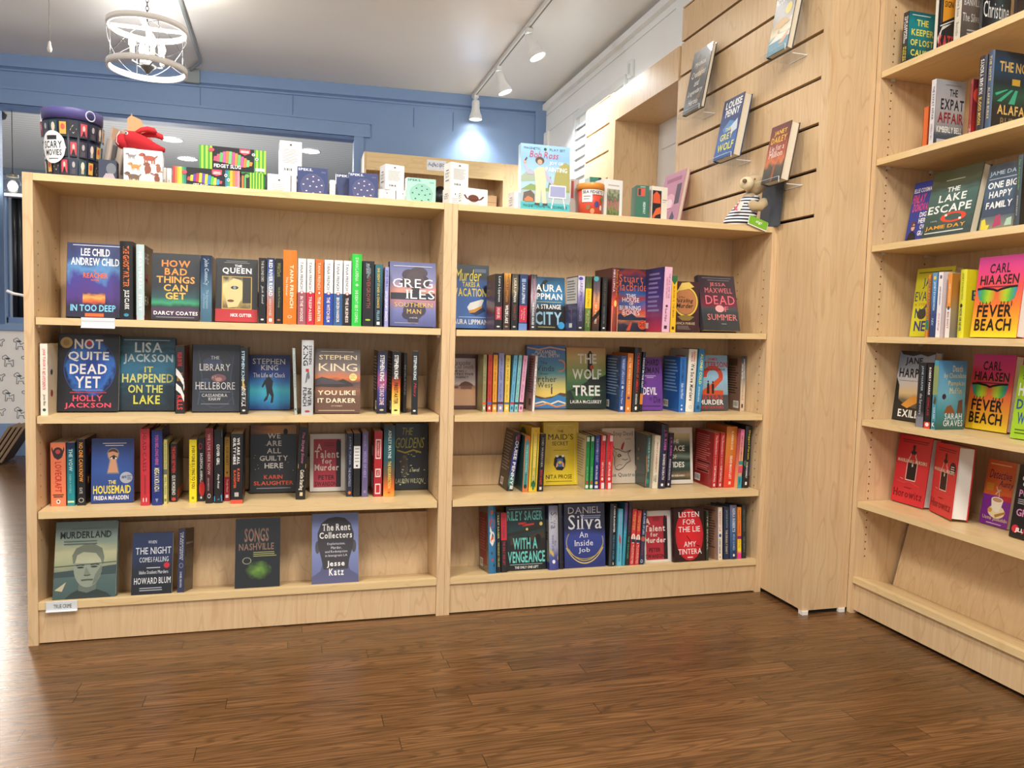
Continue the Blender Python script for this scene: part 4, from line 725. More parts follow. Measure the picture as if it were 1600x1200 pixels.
S('L4', 276, 287.5, 826, 927, 'dark navy spine standing alone right of navy cover', '23294a', [v('THE INDIFFERENT', .5, .95, 'd8d8e0', .52, .74, 's'), v('STARS ABOVE', .52, .93, 'd8d8e0', .24, .46, 's'), v('DANIEL BROWN', .08, .32, 'd8d8e0', .35, .62, 's'), ('o', .5, .42, .3, .04, .25, '7c8098')], fc='2b2522', front=[('r', .1, .75, .9, .78, '8a8a88'), ('r', .1, .55, .9, .68, '4a423c'), ('r', .1, .2, .9, .4, '463c36')], w=.1, yaw=-8)
SONG = F('L4', 366.5, 437, 810, 917, 'glossy black cover with tan lettering and painted green sheen', '191a1b', [t('SONGS', .2, .66, .74, .86, '8a6a58', 'b'), t('OF', .48, .63, .56, .66, '8a6a58', ''), t('NASHVILLE', .08, .54, .86, .64, '8a6a58', 'b'), ('l', .4, .44, .95, .52, 3, '9a9a5c'), ('o', .26, .39, .1, .05, .2, '8a8a70'), ('e', .52, .25, .3, .14, G([(0, '6a8f34'), (.3, '3f5c28'), (.5, '1d2119')], 'r', .3, 4))], t=.014, lean=9, rough=.12)  # green ellipse is a lamp's reflection painted onto the cover
F('L4', 487, 560.2, 802, 911.5, 'slate blue cover with the back of a dark bald head', '6a76a0', [('p', [(0, 0), (1, 0), (1, .1), (.82, .18), (.76, .3), (.24, .3), (.18, .18), (0, .1)], '58597c'), ('e', .12, .52, .05, .09, '4f4c50'), ('e', .9, .52, .05, .09, '4f4c50'), ('p', [(.25, .2), (.2, .36), (.13, .54), (.12, .72), (.2, .86), (.34, .93), (.52, .95), (.7, .93), (.83, .85), (.9, .7), (.88, .52), (.8, .34), (.77, .2)], '3e3b3f')]+[t('The Rent', .22, .75, .82, .85, Wt, 'bs'), t('Collectors', .16, .64, .86, .73, Wt, 'bs')]+tl(['Exploitation,', 'Murder,', 'and Redemption', 'in Immigrant LA'], .28, .76, .37, .58, 'dcdce4', 's', .35)+[t('Jesse', .32, .22, .7, .32, Wt, 'bs'), t('Katz', .36, .11, .68, .21, Wt, 'bs')], fc=G([(0, '60668f'), (.5, '7883b0'), (1, '6d7aa8')], 'v', 0), t=.016, lean=9)
# --- middle bookcase, top shelf
BARS = lambda x, y, c='f0eee8': [('r', x, y, x+.3, y+.13, c)]+[('r', x+.04+i*.05, y+.03, x+.06+i*.05, y+.11, '222222') for i in range(5)]
def blurb(c='b8b4ac', n=12, bx=.62): return [('l', .1, .3, .9, .94, n, c)]+BARS(bx-.02, .05)
F('R1', 704.5, 764.5, 414, 513.5, 'blue cover with yellow script and a white boat', '3d5f9e', [t('Murder', .1, .74, .8, .93, 'ecd83c', 'i'), t('TAKES A', .3, .65, .75, .73, 'f0d83c'), t('VACATION', .08, .5, .92, .63, 'f0d83c'), ('p', [(.42, .33), (.5, .4), (.8, .46), (.86, .45), (.8, .36), (.6, .3), (.46, .28)], 'f0f0ea'), ('p', [(.46, .28), (.6, .3), (.8, .36), (.82, .32), (.62, .25), (.48, .24)], 'd8983c'), ('p', [(.48, .24), (.62, .25), (.84, .34), (.9, .28), (.66, .2)], '2c3c64'), ('r', .2, .17, .9, .18, 'c8d4e8'), t('LAURA LIPPMAN', .0, .06, .95, .14), ('e', .95, .62, .1, .07, '22304c'), ('r', .62, .88, .92, .94, '64748a')], Y=.15, hard=True, fc=G([(0, '4a74b8'), (.5, '3f66ac'), (.74, '365890'), (.8, '323c44'), (1, '3a444a')], 'v', .05, 2))
S('R1', 772, 784.4, 428, 515.5, 'black spine with white script and red label', '1b191c', [v('Laura Lippman', .5, .96, Wt, .35, .7, 's'), ('r', .1, .18, .9, .42, 'a8283a'), v('DREAM GIRL', .2, .4, 'e8c0c0', .3, .7), dot()], Y=.01, bc='4a1c2c')
S('R1', 785, 796.8, 427, 515.5, 'dark brown spine with amber top and white title', '2e211c', [v('LAURA LIPPMAN', .5, .95, 'c8883c', .3, .65, ''), v('WILDE LAKE', .12, .44, Wt, .3, .72), dot('a09080')], Y=.01, sc=G([(0, '3a2a22'), (.5, '4a2c1c'), (.85, '8a5a28'), (1, 'e0a038')], 'v', .2, 4))
S('R1', 797.6, 808.6, 428, 516, 'grey black spine with white and dull red capitals', '26282a', [v('LAURA LIPPMAN', .5, .92, 'e0dcd0', .3, .7), v('CHARM CITY', .18, .46, '8a4a3c', .3, .7), dot('c8c0b8')], Y=.01, sc=G([(0, '1c1d1f'), (.55, '26241f'), (.75, '7a6a4c'), (1, '3a3c38')], 'v', .2, 4))
S('R1', 809.8, 823, 428.5, 517, 'navy spine with crimson panel and pale blue foot', '2a3d66', [('r', .04, .14, .96, .44, 'c02c44'), ('r', 0, 0, 1, .12, '6a8ac0'), v('LAURA LIPPMAN', .48, .84, 'd4e0f0', .3, .7), v('To the Power', .18, .4, 'f0d0d0', .54, .74, 's'), v('of Three', .2, .36, 'f0d0d0', .26, .44, 's'), ('r', .25, .86, .75, .92, '8aa0c8')], Y=.01)
S('R1', 827.4, 837.2, 429, 516.5, 'grey spine with pink capitals beside the crow cover', '7c7c80', [v('LAURA LIPPMAN', .54, .92, 'c06a90', .35, .72), v('THE SUGAR HOUSE', .1, .5, 'ecebea', .3, .66), dot('e8e8e8')], Y=.01, sc=G([(0, '24252a'), (.3, '4c4c52'), (.6, 'b8b0b8'), (.85, '6a6a70'), (1, '2c2c30')], 'v', .2, 4), bc='7c1c34')
F('R1', 829.5, 883, 433, 517.5, 'black and blue cover with crow and large white capitals', '15181c', [('p', [(.18, .72), (.3, .86), (.38, .93), (.46, .95), (.52, .92), (.44, .88), (.4, .78), (.26, .66)], '1a2428'), t('LAURA', .0, .72, .92, .86), t('LIPPMAN', .0, .57, .92, .69), ('r', .14, .52, .9, .53, 'c8c070'), t('IN A STRANGE', -.0, .39, .88, .48), t('CITY', .12, .09, .9, .34, '9cc4dc'), ('r', .2, .04, .7, .055, 'b0b060')], Y=.125, fc=G([(0, '121417'), (.44, '181d22'), (.5, '2a6690'), (.7, '3a80ae'), (.85, '357098'), (1, '1f4460')], 'v', .12, 2.5), sticker=(.88, .085, .1, '3a98d0'), t=.02)
S('R1', 900.4, 912, 431, 518, 'white to navy spine with purple author lettering', '4a4468', [v('LAURA LIPPMAN', .55, .9, '6a4a9a', .3, .7), v('THE INNOCENTS', .18, .5, '8a86a8', .3, .66), ('e', .4, .95, .3, .03, '4a44a0'), dot()], Y=.008, bc='37325c', back=[('r', .02, .5, .98, .98, 'd8d4cc'), ('l', .1, .55, .9, .94, 8, '77746e'), ('r', .35, .06, .62, .14, 'dcdcdc'), ('r', .5, .2, .62, .4, '6a4a6a')], sc=G([(0, '16161c'), (.35, '3a3658'), (.6, '8a80b0'), (.8, 'dcd8e4'), (1, 'c8c0d8')], 'v', .05, 4))
S('R1', 912.8, 922.4, 432, 518, 'olive spine with bright yellow panel', '6a7a30', [('r', 0, .42, 1, .78, 'e8cc1c'), v('LAURA LIPPMAN', .45, .76, 'c08a10', .3, .72), v('What The Dead', .08, .38, 'd8dca8', .52, .74, 's'), v('Know', .14, .32, 'd8dca8', .25, .44, 's')], Y=.008, sc=G([(0, '3c5a28'), (.5, '7a8c34'), (1, '3a4a2c')], 'v', .3, 5))
S('R1', 924.6, 935.8, 432, 518, 'orange dusk spine with teal top corner', '6a4030', [v('LAURA LIPPMAN', .54, .9, '5a4a54', .3, .66, ''), v('BY A SPIDERS', .14, .48, 'f4d8c0', .3, .6), ('e', .4, .96, .35, .05, '4aa8b0'), ('w', [(0, .2), (1, .36)], .05, '1c1412')], Y=.008, sc=G([(0, '241a18'), (.2, '5a3420'), (.4, 'e07c3c'), (.6, 'd89a70'), (.75, '6a5a64'), (1, '2c2a34')], 'v', .08, 4))
S('R1', 938.6, 947.2, 433, 518, 'narrow black spine right of orange dusk spine', '161718', [v('LAURA LIPPMAN', .5, .92, '6a5a48', .35, .65, ''), v('HARDLY KNEW HER', .14, .46, '7a8a80', .35, .6, ''), dot('e8e8e8')], Y=.008)
S('R1', 953.6, 964.8, 418.5, 518.6, 'tall dark red spine with burning candle', '8c2026', [v('Robert B. Parkers', .54, .97, 'd8963c', .5, .86, 's'), v('MIKE LUPICA', .62, .97, 'e8d8d0', .14, .36, 's'), ('r', .08, 0, .92, .4, 'e4d4a8'), v('HOT PROPERTY', .1, .38, '5a4a34', .3, .66), ('e', .5, .44, .18, .05, 'f4c86c')], Y=.006, hard=True, bc='4a1c22', w=.16, sc=G([(0, '7a1c20'), (.45, 'c8482c'), (.6, '7c1c24'), (1, '5a1c22')], 'v', .05, 3))
F('R1', 962, 1013.5, 420, 519.5, 'stormy red and blue cover with orange serif author', '2c3a5c', [t('Stuart', .12, .78, .85, .9, 'e0603c', 's'), t('MacBride', .02, .64, .96, .78, 'e0603c', 's'), t('THIS', .33, .53, .62, .59, Wt, 's'), t('HOUSE', .2, .46, .72, .53, Wt, 's'), t('OF', .42, .41, .54, .455, Wt, 's'), t('BURNING', .12, .33, .76, .4, Wt, 's'), t('BONES', .2, .25, .72, .325, Wt, 's'), ('p', [(.05, .24), (.14, .28), (.26, .22), (.5, .28), (.62, .22), (.95, .22), (1, .17), (0, .17)], '1f2c48'), ('p', [(.3, 0), (.4, .1), (.5, .16), (.46, .08), (.42, 0)], 'c84c2c')], Y=.135, fc=G([(0, '1a2238'), (.1, '2c2c40'), (.2, 'd8885c'), (.3, 'b84434'), (.42, '2c5c9c'), (.52, '9c3430'), (.6, '2c5894'), (.72, '17264c'), (.86, '1f2c50'), (.93, '8c2c2c'), (1, '1c2036')], 'v', .12, 2.6, stretch=(1, 3)), sticker=(.8, .1, .13, 'e0542c', ('o', .8, .1, .1, .06, .1, '2c1410'), t('20', .73, .07, .87, .13, '2c1410')), t=.02)
S('R1', 1033, 1045.8, 417, 519.5, 'tall pink spine with red script beside yellow spine', 'e4b4cc', [v('THE NICE AND THE', .52, .9, '9a4a7c', .58, .8, ''), v('UNEXPECTED DEATH', .52, .84, 'b8405c', .3, .5, ''), ('e', .5, .4, .14, .02, '5a2c3c'), v('Rosie Walker', .16, .36, '7a3c5c', .3, .6, ''), ('r', .3, .05, .65, .1, '3a2c34')], Y=.008, hard=False, bc=G([(0, 'b83450'), (.35, '5a2c6c'), (.6, '3a2a78'), (1, '2c2c64')], 'v', .1, 3), back=[('l', .2, .3, .85, .94, 9, '8c80b4'), ('r', .02, .05, .3, .14, 'dcdcdc')], w=.15, roll=1)
S('R1', 1046.4, 1055.4, 431, 519.5, 'bright yellow spine with green tip and orange lettering', 'ecbc24', [('p', [(0, .92), (.5, .84), (1, .92), (1, 1), (0, 1)], '2c6a3c'), v('MURDER IS THE MAIN', .26, .82, 'c87a14', .3, .66), ('r', .3, .05, .7, .1, '4a3408')], Y=.008, sc='ecbc24')
F('R1', 1054, 1092.2, 440, 519.5, 'maroon cover with ornate gold ring', '40242a', [('o', .45, .6, .5, .3, .12, 'e0c04c'), ('e', .45, .6, .43, .255, 'b87a4c'), ('p', [(.1, .8), (.3, .97), (.6, .99), (.8, .9), (.6, .86)], 'e0c060'), ('p', [(.1, .3), (.3, .22), (.6, .22), (.8, .3), (.45, .34)], '8a743c'), t('A Most', .16, .66, .42, .71, '4a2c28', 'i'), t('Puzzling', -.0, .56, .76, .66, '2a1614', 'bi'), t('Murder', .06, .47, .76, .56, '2a1614', 'bi'), t('BIANCA MARAIS', -.0, .14, .82, .19, 'e4d0a0', 's'), ('l', .1, .04, .75, .12, 3, '8a7a74')], Y=.05, lean=5)
F('R1', 1099.5, 1156.6, 431, 518.5, 'dark cover with coral lettering and pink moon', '2b2a30', [t('JESSA', .3, .79, .74, .87, 'e07474', 's'), t('MAXWELL', .14, .68, .9, .77, 'e07474', 's'), t('DEAD', .14, .47, .94, .63, 'ec6c78', 's'), ('e', .5, .39, .12, .065, 'f0a4a4'), t('F', .62, .34, .74, .43, 'ec6c78', 's'), t('SUMMER', .14, .18, .96, .29, 'e0807c', 's'), ('r', .5, .11, .64, .118, 'b8b8b8'), ('r', .1, .95, .9, .957, '8a8a90'), ('r', .25, .91, .85, .917, '8a8a90')], Y=.03, lean=17, hard=True, fc=G([(0, '2c2f33'), (.3, '2f363a'), (.4, '3c4448'), (.44, '6a2438'), (.6, '4a2434'), (.8, '322430'), (1, '2a2228')], 'v', .08, 2.5), t=.03)

# --- middle bookcase, second shelf
F('R2', 701.5, 749.5, 553, 639.5, 'brown leather look cover with a thatched hut picture', '4c2622', [('r', -.0, .06, .86, .92, G([(0, 'b8906c'), (.32, 'c0946c'), (.4, '9a7458'), (.45, 'c8bcb8'), (1, 'b8b4c0')], 'v', .06, 4)), t('Alexander', .1, .8, .72, .88, '5a4a4c', 's'), t('McCall Smith', -.0, .73, .8, .8, '5a4a4c', 's'), t('THE NO. 1', .1, .665, .56, .705, '2c2426'), t('DETECTIVE', .05, .61, .8, .65, '2c2426'), t('AGENCY', .22, .555, .64, .595, '2c2426'), ('p', [(.3, .41), (.4, .47), (.52, .5), (.64, .49), (.76, .45), (.8, .41)], '6c4030'), ('r', .38, .36, .74, .42, '7c5444'), ('r', .1, .37, .3, .41, '6c4c40')], rough=.5, t=.02, Y=.19)
for x0, x1, yt, c, lc, bd, d, rl, a, b_ in ((753, 759.2, 554, '9a9a6c', '5a5a38', 'd06030', 'olive green spine with small orange band', 0, 'MORALITY FOR GIRLS', 'MCCALL SMITH'), (760.6, 768, 554, 'c23a2c', '7c1c18', '3a6cb0', 'red spine with small blue band beside olive spine', 0, 'THE FULL CUPBOARD', 'MCCALL SMITH'), (768.6, 776.2, 554.5, 'e8a02c', '8a5a10', '6a3c1c', 'amber spine with small brown band', 0, 'TEARS OF GIRAFFE', 'MCCALL SMITH'),
                       (777, 786.2, 551.5, '8c90c0', '3c4070', '5a2434', 'periwinkle blue spine with maroon band', 0, 'LIMPOPO ACADEMY', 'MCCALL SMITH'), (787.2, 795.4, 555, 'ecc84c', '8a7024', '5a6a80', 'soft yellow spine with grey band beside periwinkle spine', .5, 'BLUE SHOES', 'MCCALL SMITH'), (795.8, 802.4, 555, '6ab4d8', '2c6488', 'b83c3c', 'sky blue spine with red band, leaning right', 3.2, 'SATURDAY BIG TENT', 'MCCALL SMITH'),
                       (803, 809, 555, '8ccccc', '3c8088', '1f3a44', 'pale aqua spine with dark band, leaning right', 3.4, 'DOUBLE COMFORT', 'MCCALL SMITH'), (809.6, 817, 555.5, 'e4a8c4', '8a4c70', '1c2c38', 'pink spine with dark band, leaning right', 4, 'THE HOUSE OF UNEXPECTED', 'MCCALL SMITH')):
    S('R2', x0, x1, yt, 643.5, d, c, [v(a, .54, .94, lc, .3, .66, ''), v(b_, .2, .48, lc, .3, .6, ''), ('r', .02, .13, .98, .17, bd), ('r', .3, .04, .7, .09, 'e8e0d0' if rl < 3 else lc)], roll=rl, w=.08)
S('R2', 830.8, 835.2, 556, 643, 'thin white spine with mauve back cover, leaning right', 'ece6e2', [v('TO THE LAND', .3, .9, '7a6a6a', .3, .7, '')], roll=2.2, bc='b898a0', back=[('l', .1, .32, .9, .95, 14, '6c545c'), ('r', .4, .1, .75, .22, '5a4a50')], w=.075)
F('R2', 824, 884, 539.5, 639.4, 'blue seaside cover with serif title and curling waves', '3c74b4', [t('ALEXANDER', .2, .87, .76, .92, 'e8dcd0', 's'), t('McCALL SMITH', .12, .81, .84, .865, 'e8dcd0', 's'), t('The', .34, .7, .52, .75, '24405c', 's'), t('Winds', .14, .59, .7, .68, '24405c', 's'), t('from', .34, .53, .54, .57, '24405c', 's'), t('Further', .06, .42, .76, .51, '24405c', 's'), t('West', .26, .33, .66, .41, '24405c', 's'), ('p', [(0, .18), (.1, .24), (.25, .2), (.45, .17), (.7, .2), (.85, .25), (1, .24), (1, .19), (0, .12)], '5a4438'), ('w', [(.63, .23), (.63, .33)], .016, '3c2c28'), ('p', [(0, .16), (.15, .19), (.35, .15), (.6, .16), (.8, .22), (1, .18), (1, .02), (0, .02)], '3a80bc'), ('w', [(0, .12), (.2, .08), (.4, .11), (.6, .07), (.8, .12), (1, .08)], .012, 'f0e0c8'), ('w', [(0, .07), (.25, .04), (.5, .08), (.75, .03), (1, .06)], .012, 'e09048'), ('o', .85, .68, .16, .1, .25, 'd09078', -1.8, 1.8), ('w', [(0, .96), (.3, .93), (.6, .97), (1, .93)], .012, 'c8a8a0')], fc=G([(0, '2c6cac'), (.2, 'e8c860'), (.4, 'c8c47c'), (.55, '5a9cac'), (.75, '3f7cb4'), (1, '3a6cb4')], 'v', .03, 2), Y=.19, t=.025)
F('R2', 886, 947.2, 543.5, 640, 'green cover with dark standing figure and blocky white title', '3f6a48', [('p', [(.52, .58), (.54, .78), (.53, .9), (.6, .94), (.67, .9), (.66, .78), (.63, .58)], '181a1a'), ('e', .6, .92, .035, .03, '181a1a'), ('e', .64, .68, .05, .035, 'c8502c'), ('p', [(0, .28), (.3, .36), (.5, .44), (.62, .54), (.72, .48), (1, .56), (1, 0), (0, 0)], '1f2c24'), ('p', [(.1, .3), (.4, .22), (.7, .34), (.9, .3), (.6, .15), (.2, .14)], '2f5a38')]+[t('THE', .28, .74, .76, .9, 'e4e4dc'), t('WOLF', .14, .48, .88, .65, 'e4e4dc'), t('TREE', .15, .21, .84, .38, 'e4e4dc'), t('LAURA McCLUSKEY', .08, .085, .88, .14, 'e4e4dc')], fc=G([(0, '1a3a2c'), (.2, '24442c'), (.42, '3f6a44'), (.6, '7c9858'), (.82, 'b8a868'), (1, 'b88c5c')], 'v', .06, 2.5), hard=True, t=.028)
S('R2', 966, 975.6, 556, 643.5, 'royal blue spine with white title and lined blue back', '264c90', [v('THE BIGGEST LAKE & A CASE', .5, .95, 'e0e4ec', .3, .7, 's'), v('Peter Piper', .14, .38, 'e0e4ec', .3, .6, ''), ('e', .5, .44, .18, .03, 'c8d0e4'), ('r', .3, .04, .7, .1, 'e8e8e8')], bc='1f3f70', back=[('l', .08, .28, .92, .96, 13, '7c94b8')]+BARS(.05, .05), Y=.095, w=.135, roll=.8)
S('R2', 976.2, 985.8, 552, 644, 'orange spine with pale lettering between blue and black', 'd87c2c', [v('ALL THE WORDS WE KNOW', .3, .93, 'f4dcb0', .3, .65), ('r', .3, .22, .7, .26, '4a3a6c'), ('e', .5, .06, .16, .025, 'f0d8b0')], bc='b8642c', Y=.095, w=.14, roll=.8)
S('R2', 987, 997.8, 543, 644, 'tall black spine with red capitals', '19181a', [v('THE BURNING OF AMERICA', .3, .92, 'd03c34', .35, .68), v('RICHARDSON', .12, .28, 'd8d8d8', .35, .62), ('e', .5, .06, .16, .03, 'e8e8e8')], hard=True, Y=.095, w=.14, roll=1)
S('R2', 998.2, 1003, 550, 643, 'slim navy spine with orange sunset foot', '233c64', [v('DECOY IN THE CUT', .4, .9, Wt, .25, .75), ('r', 0, .12, 1, .3, 'e08c34'), ('r', 0, 0, 1, .12, '1c2418')], w=.12, roll=2)
F('R2', 1001, 1035.6, 558, 639.4, 'purple cover with dark title and white word', '6c3c98', [t('RICHARD', -.0, .84, .85, .96, '231330'), t('OSMAN', .0, .69, .86, .81, '231330'), ('r', .2, .64, .7, .65, 'd8c8e4'), ('r', .3, .61, .6, .62, 'd8c8e4'), t('Must', -.0, .49, .28, .57, '231330', 's'), t('DEVIL', .12, .29, .74, .43, 'f2eef4'), t('to', .4, .19, .52, .25, '231330', 'i'), t('Die', .6, .14, .9, .26, '231330', 's'), ('r', .1, .07, .9, .085, '3a1f54')], Y=.13, t=.024)
S('R2', 1059.4, 1069.8, 557.5, 644, 'bright blue spine with white script and blue back', '2a72c0', [v('RICHARD OSMAN', .56, .94, '163c70', .3, .66), v('Bullet that Missed', .24, .52, 'e4eef8', .3, .7, 'i'), ('e', .5, .05, .12, .02, 'f0f0f0'), ('e', .5, .12, .1, .015, 'f0f0f0')], bc='1f5aa8', back=[('l', .1, .35, .9, .95, 10, '7ca4d4')]+BARS(.1, .06), w=.135)
S('R2', 1070.4, 1083.6, 545.5, 643.5, 'tall white spine with black title and red author box', 'eae6da', [v('We Solve Murders', .18, .78, '1f1d1c', .3, .72), v('RICHARD', .8, .96, 'c83434', .52, .74), v('OSMAN', .8, .95, 'c83434', .26, .46), ('o', .5, .08, .16, .025, .2, '9a948c')], Y=.092, hard=True, bc='a8a49c', back=[('r', .3, .86, .8, .89, 'b85048'), ('r', .2, .8, .85, .83, 'b85048')], w=.145, roll=1.5)
S('R2', 1084.9, 1095, 545, 644, 'blue spine with yellow capitals beside tall white spine', '3a8cc0', [v('ALONE? COLD', .44, .92, 'ecec5c', .35, .75), v('JACKSON & GOLD', .16, .4, 'd8ecf4', .3, .6), ('e', .5, .07, .25, .035, '1c4c74')], w=.13, Y=.092, roll=2, sc=G([(0, '2a6ca0'), (.5, '3f98c4'), (1, '2c74b0')], 'v', .2, 4))
F('R2', 1091, 1138, 555, 639, 'pale blue cover with huge red number and two walking figures', '9cc0d8', [('o', .5, .62, .34, .19, .42, 'c84434', -.5, 3.3), ('p', [(.72, .6), (.84, .56), (.5, .36), (.84, .36), (.84, .28), (.14, .28), (.16, .36), (.4, .46)], 'd0542c'), t('JAMES', .34, .89, .66, .95, 'c83030'), t('PATTERSON', -.02, .78, .98, .88, 'b82a30'), t('& CANDICE FOX', .12, .72, .92, .76, '2c3440'), ('p', [(.29, .3), (.31, .48), (.35, .5), (.38, .48), (.38, .3)], '1f1f22'), ('p', [(.46, .3), (.46, .46), (.5, .49), (.54, .46), (.53, .3)], '1f1f22'), ('e', .345, .52, .025, .018, '1f1f22'), ('e', .5, .51, .025, .018, '1f1f22'), ('r', 0, 0, 1, .28, '4a4c50'), t('SISTERS', .04, .2, .82, .28, 'c83838'), t('MURDER', .04, .1, .84, .19, 'ecebe6'), t('INVESTIGATORS', .04, .03, .84, .08, 'c83838')], Y=.13, fc=G([(0, '5a6468'), (.35, '8aa8b8'), (.6, '90bcd8'), (1, '7cacd0')], 'v', .08, 3), t=.022)
S('R2', 1155.5, 1163.5, 556.5, 642.5, 'beige spine with grey top and brown lined back', 'c4b4a0', [v('JAMES PATTERSON', .6, .95, 'f0f0ee', .5, .75), v('NEVER NEVER', .58, .86, 'f0ece6', .22, .44), v('HARRIET BLUE', .2, .5, 'b88a5c', .3, .6), ('r', .3, .06, .6, .13, '3a2c24')], bc='8a6c5a', back=[('l', .1, .3, .9, .8, 11, '463428'), ('r', .3, .82, .8, .95, '5a4438')]+BARS(.62, .05), w=.13, roll=-1, sc=G([(0, 'd0b89c'), (.4, 'd8c8b0'), (.6, '8a8884'), (1, '3a4248')], 'v', .1, 3))

# --- middle bookcase, third shelf
S('R3', 791.5, 801.4, 675, 767.5, 'dark leaning spine with big white capitals and night sky', '2a2c44', [v('LOUISE PENNY', .1, .92, Wt, .3, .8), ('e', .6, .9, .25, .06, '8a3040'), ('r', .4, .03, .9, .09, 'dcdcdc')], bc='2c2a2e', back=[('l', .1, .3, .9, .96, 13, '9a9494')]+BARS(.2, .04), roll=7, sc=G([(0, '1c1c22'), (.15, '4a8a84'), (.35, '3a3c84'), (.6, '2c3470'), (1, '1f1c20')], 'v', .25, 4), w=.13)
S('R3', 815.4, 824.8, 681, 767.5, 'orange and teal spine with rounded teal label', 'd87438', [('p', [(.15, .12), (.5, .03), (.85, .12), (.85, .88), (.5, .95), (.15, .88)], '4a9c98'), v('The Library of Burning', .36, .84, 'c8e4dc', .35, .65, ''), v('Borough', .14, .32, '163434', .35, .65), ('e', .5, .1, .25, .04, '1f3a3c')], bc='2f5c60', Y=.1, w=.13, roll=1.4)
S('R3', 825.4, 838.6, 668, 769, 'tall yellow spine with green panel left of black spine', 'e4c02c', [('p', [(.2, .08), (.5, .02), (.8, .08), (.8, .9), (.5, .96), (.2, .9)], '2f7a48'), v('HOW TO SEAL YOUR OWN FATE', .38, .86, 'f0e4a0', .38, .66), v('KRISTEN', .18, .32, 'e8d88c', .36, .64), ('e', .5, .12, .22, .05, '1f5c34')], hard=True, bc='d8b42c', back=[('e', .3, .8, .3, .16, '3a7a44')], roll=1.4, Y=.1, w=.14)
S('R3', 839.6, 848.6, 678, 766.5, 'black spine with pale capitals and red foot lettering', '18181b', [v('I DID WARN HER', .42, .93, 'b0aca8', .35, .68, ''), v('SIENNA SHARPE', .12, .38, 'c83440', .3, .7), ('r', .3, .03, .7, .08, 'd8d8d8')], roll=1.4, Y=.1, w=.13)
F('R3', 849.6, 904.4, 659.5, 758, 'bright yellow cover with black emblem and key', 'e4c81c', [('o', .5, .5, .42, .46, .035, 'f0dc6c', .785, 2.356), ('r', .08, .94, .82, .955, 'f4e48c'), ('r', .88, .04, .9, .9, 'f4e48c'), ('r', .82, .86, .9, .875, 'f4e48c'), t('THE', .38, .835, .56, .875, '3a3208', ''), t('MAID\'S', .12, .72, .84, .81, '1f1c0c', 's'), t('SECRET', .24, .63, .7, .69, '3a3208', ''), ('r', .28, .55, .7, .556, '8a7a14'), ('p', [(.36, .24), (.28, .32), (.3, .42), (.36, .47), (.42, .46), (.52, .47), (.58, .46), (.62, .38), (.6, .28), (.52, .23)], '1a1a20'), ('r', .38, .29, .54, .42, '4a7cb4'), ('p', [(.34, .27), (.4, .3), (.4, .38), (.36, .34)], 'e8a888'), ('p', [(.58, .27), (.52, .3), (.52, .38), (.57, .34)], 'e8a888'), ('e', .46, .36, .05, .025, 'e8d04c'), ('e', .38, .46, .04, .02, 'f4f4f0'), ('e', .54, .46, .04, .02, 'f4f4f0'), t('NITA PROSE', .06, .1, .8, .165, '2c2608', ''), ('r', .06, .055, .8, .062, '6a5c10')], hard=True, t=.028)
S('R3', 913.4, 919.8, 681.5, 764.5, 'first thin green spine, with cream back cover', '1f8a44', [v('THE MAID', .58, .9, '14542c', .3, .7, ''), v('NITA PROSE', .16, .42, '8cd0a0', .3, .7, ''), ('r', .15, .9, .85, .98, 'd8e8dc'), ('e', .5, .13, .3, .03, 'b83c34'), ('r', .15, .02, .85, .08, 'e0ece4')], bc='d8ccb0', back=[('l', .1, .2, .9, .95, 15, '9c9278')], w=.13)
S('R3', 920.4, 926.6, 681, 764.5, 'second thin green spine, next to the blue spine', '1f8a44', [v('THE MAID', .58, .9, '14542c', .3, .7, ''), v('NITA PROSE', .16, .42, '8cd0a0', .3, .7, ''), ('r', .15, .9, .85, .98, 'd8e8dc'), ('e', .5, .13, .3, .03, 'b83c34'), ('r', .15, .02, .85, .08, 'e0ece4')], w=.13)
S('R3', 927.2, 935.6, 680, 764.5, 'deep blue spine between green and red spines', '24307c', [v('THE MYSTERY GUEST', .5, .94, 'b8c0e4', .3, .66, ''), v('NITA PROSE', .18, .44, 'd8dcf0', .3, .66), ('e', .5, .12, .25, .03, 'd8b84c'), ('r', .2, .02, .8, .07, 'e0e0ec')], w=.13)
S('R3', 936.4, 944.2, 680, 764.5, 'left one of two bright red spines with white edge bars', 'd42834', [v('MISTLETOE', .55, .88, '8a141c', .3, .66, ''), v('NITA PROSE', .24, .5, 'f0d0d0', .3, .66), ('r', .35, .9, .95, .99, 'f0dcdc'), ('e', .5, .19, .2, .03, 'f0dcdc'), ('r', .35, .01, .95, .12, 'f0dcdc')], w=.13)
S('R3', 946.2, 955.8, 679.5, 764.5, 'right one of two bright red spines, before goat cover', 'd82430', [v('MISTLETOE', .55, .88, '8a141c', .3, .66, ''), v('NITA PROSE', .24, .5, 'f0d0d0', .3, .66), ('r', .45, .88, .92, .99, 'f0dcdc'), ('e', .5, .19, .2, .03, 'f0dcdc'), ('r', .35, .01, .85, .12, 'f0dcdc')], w=.13, bc='c0a8a8')
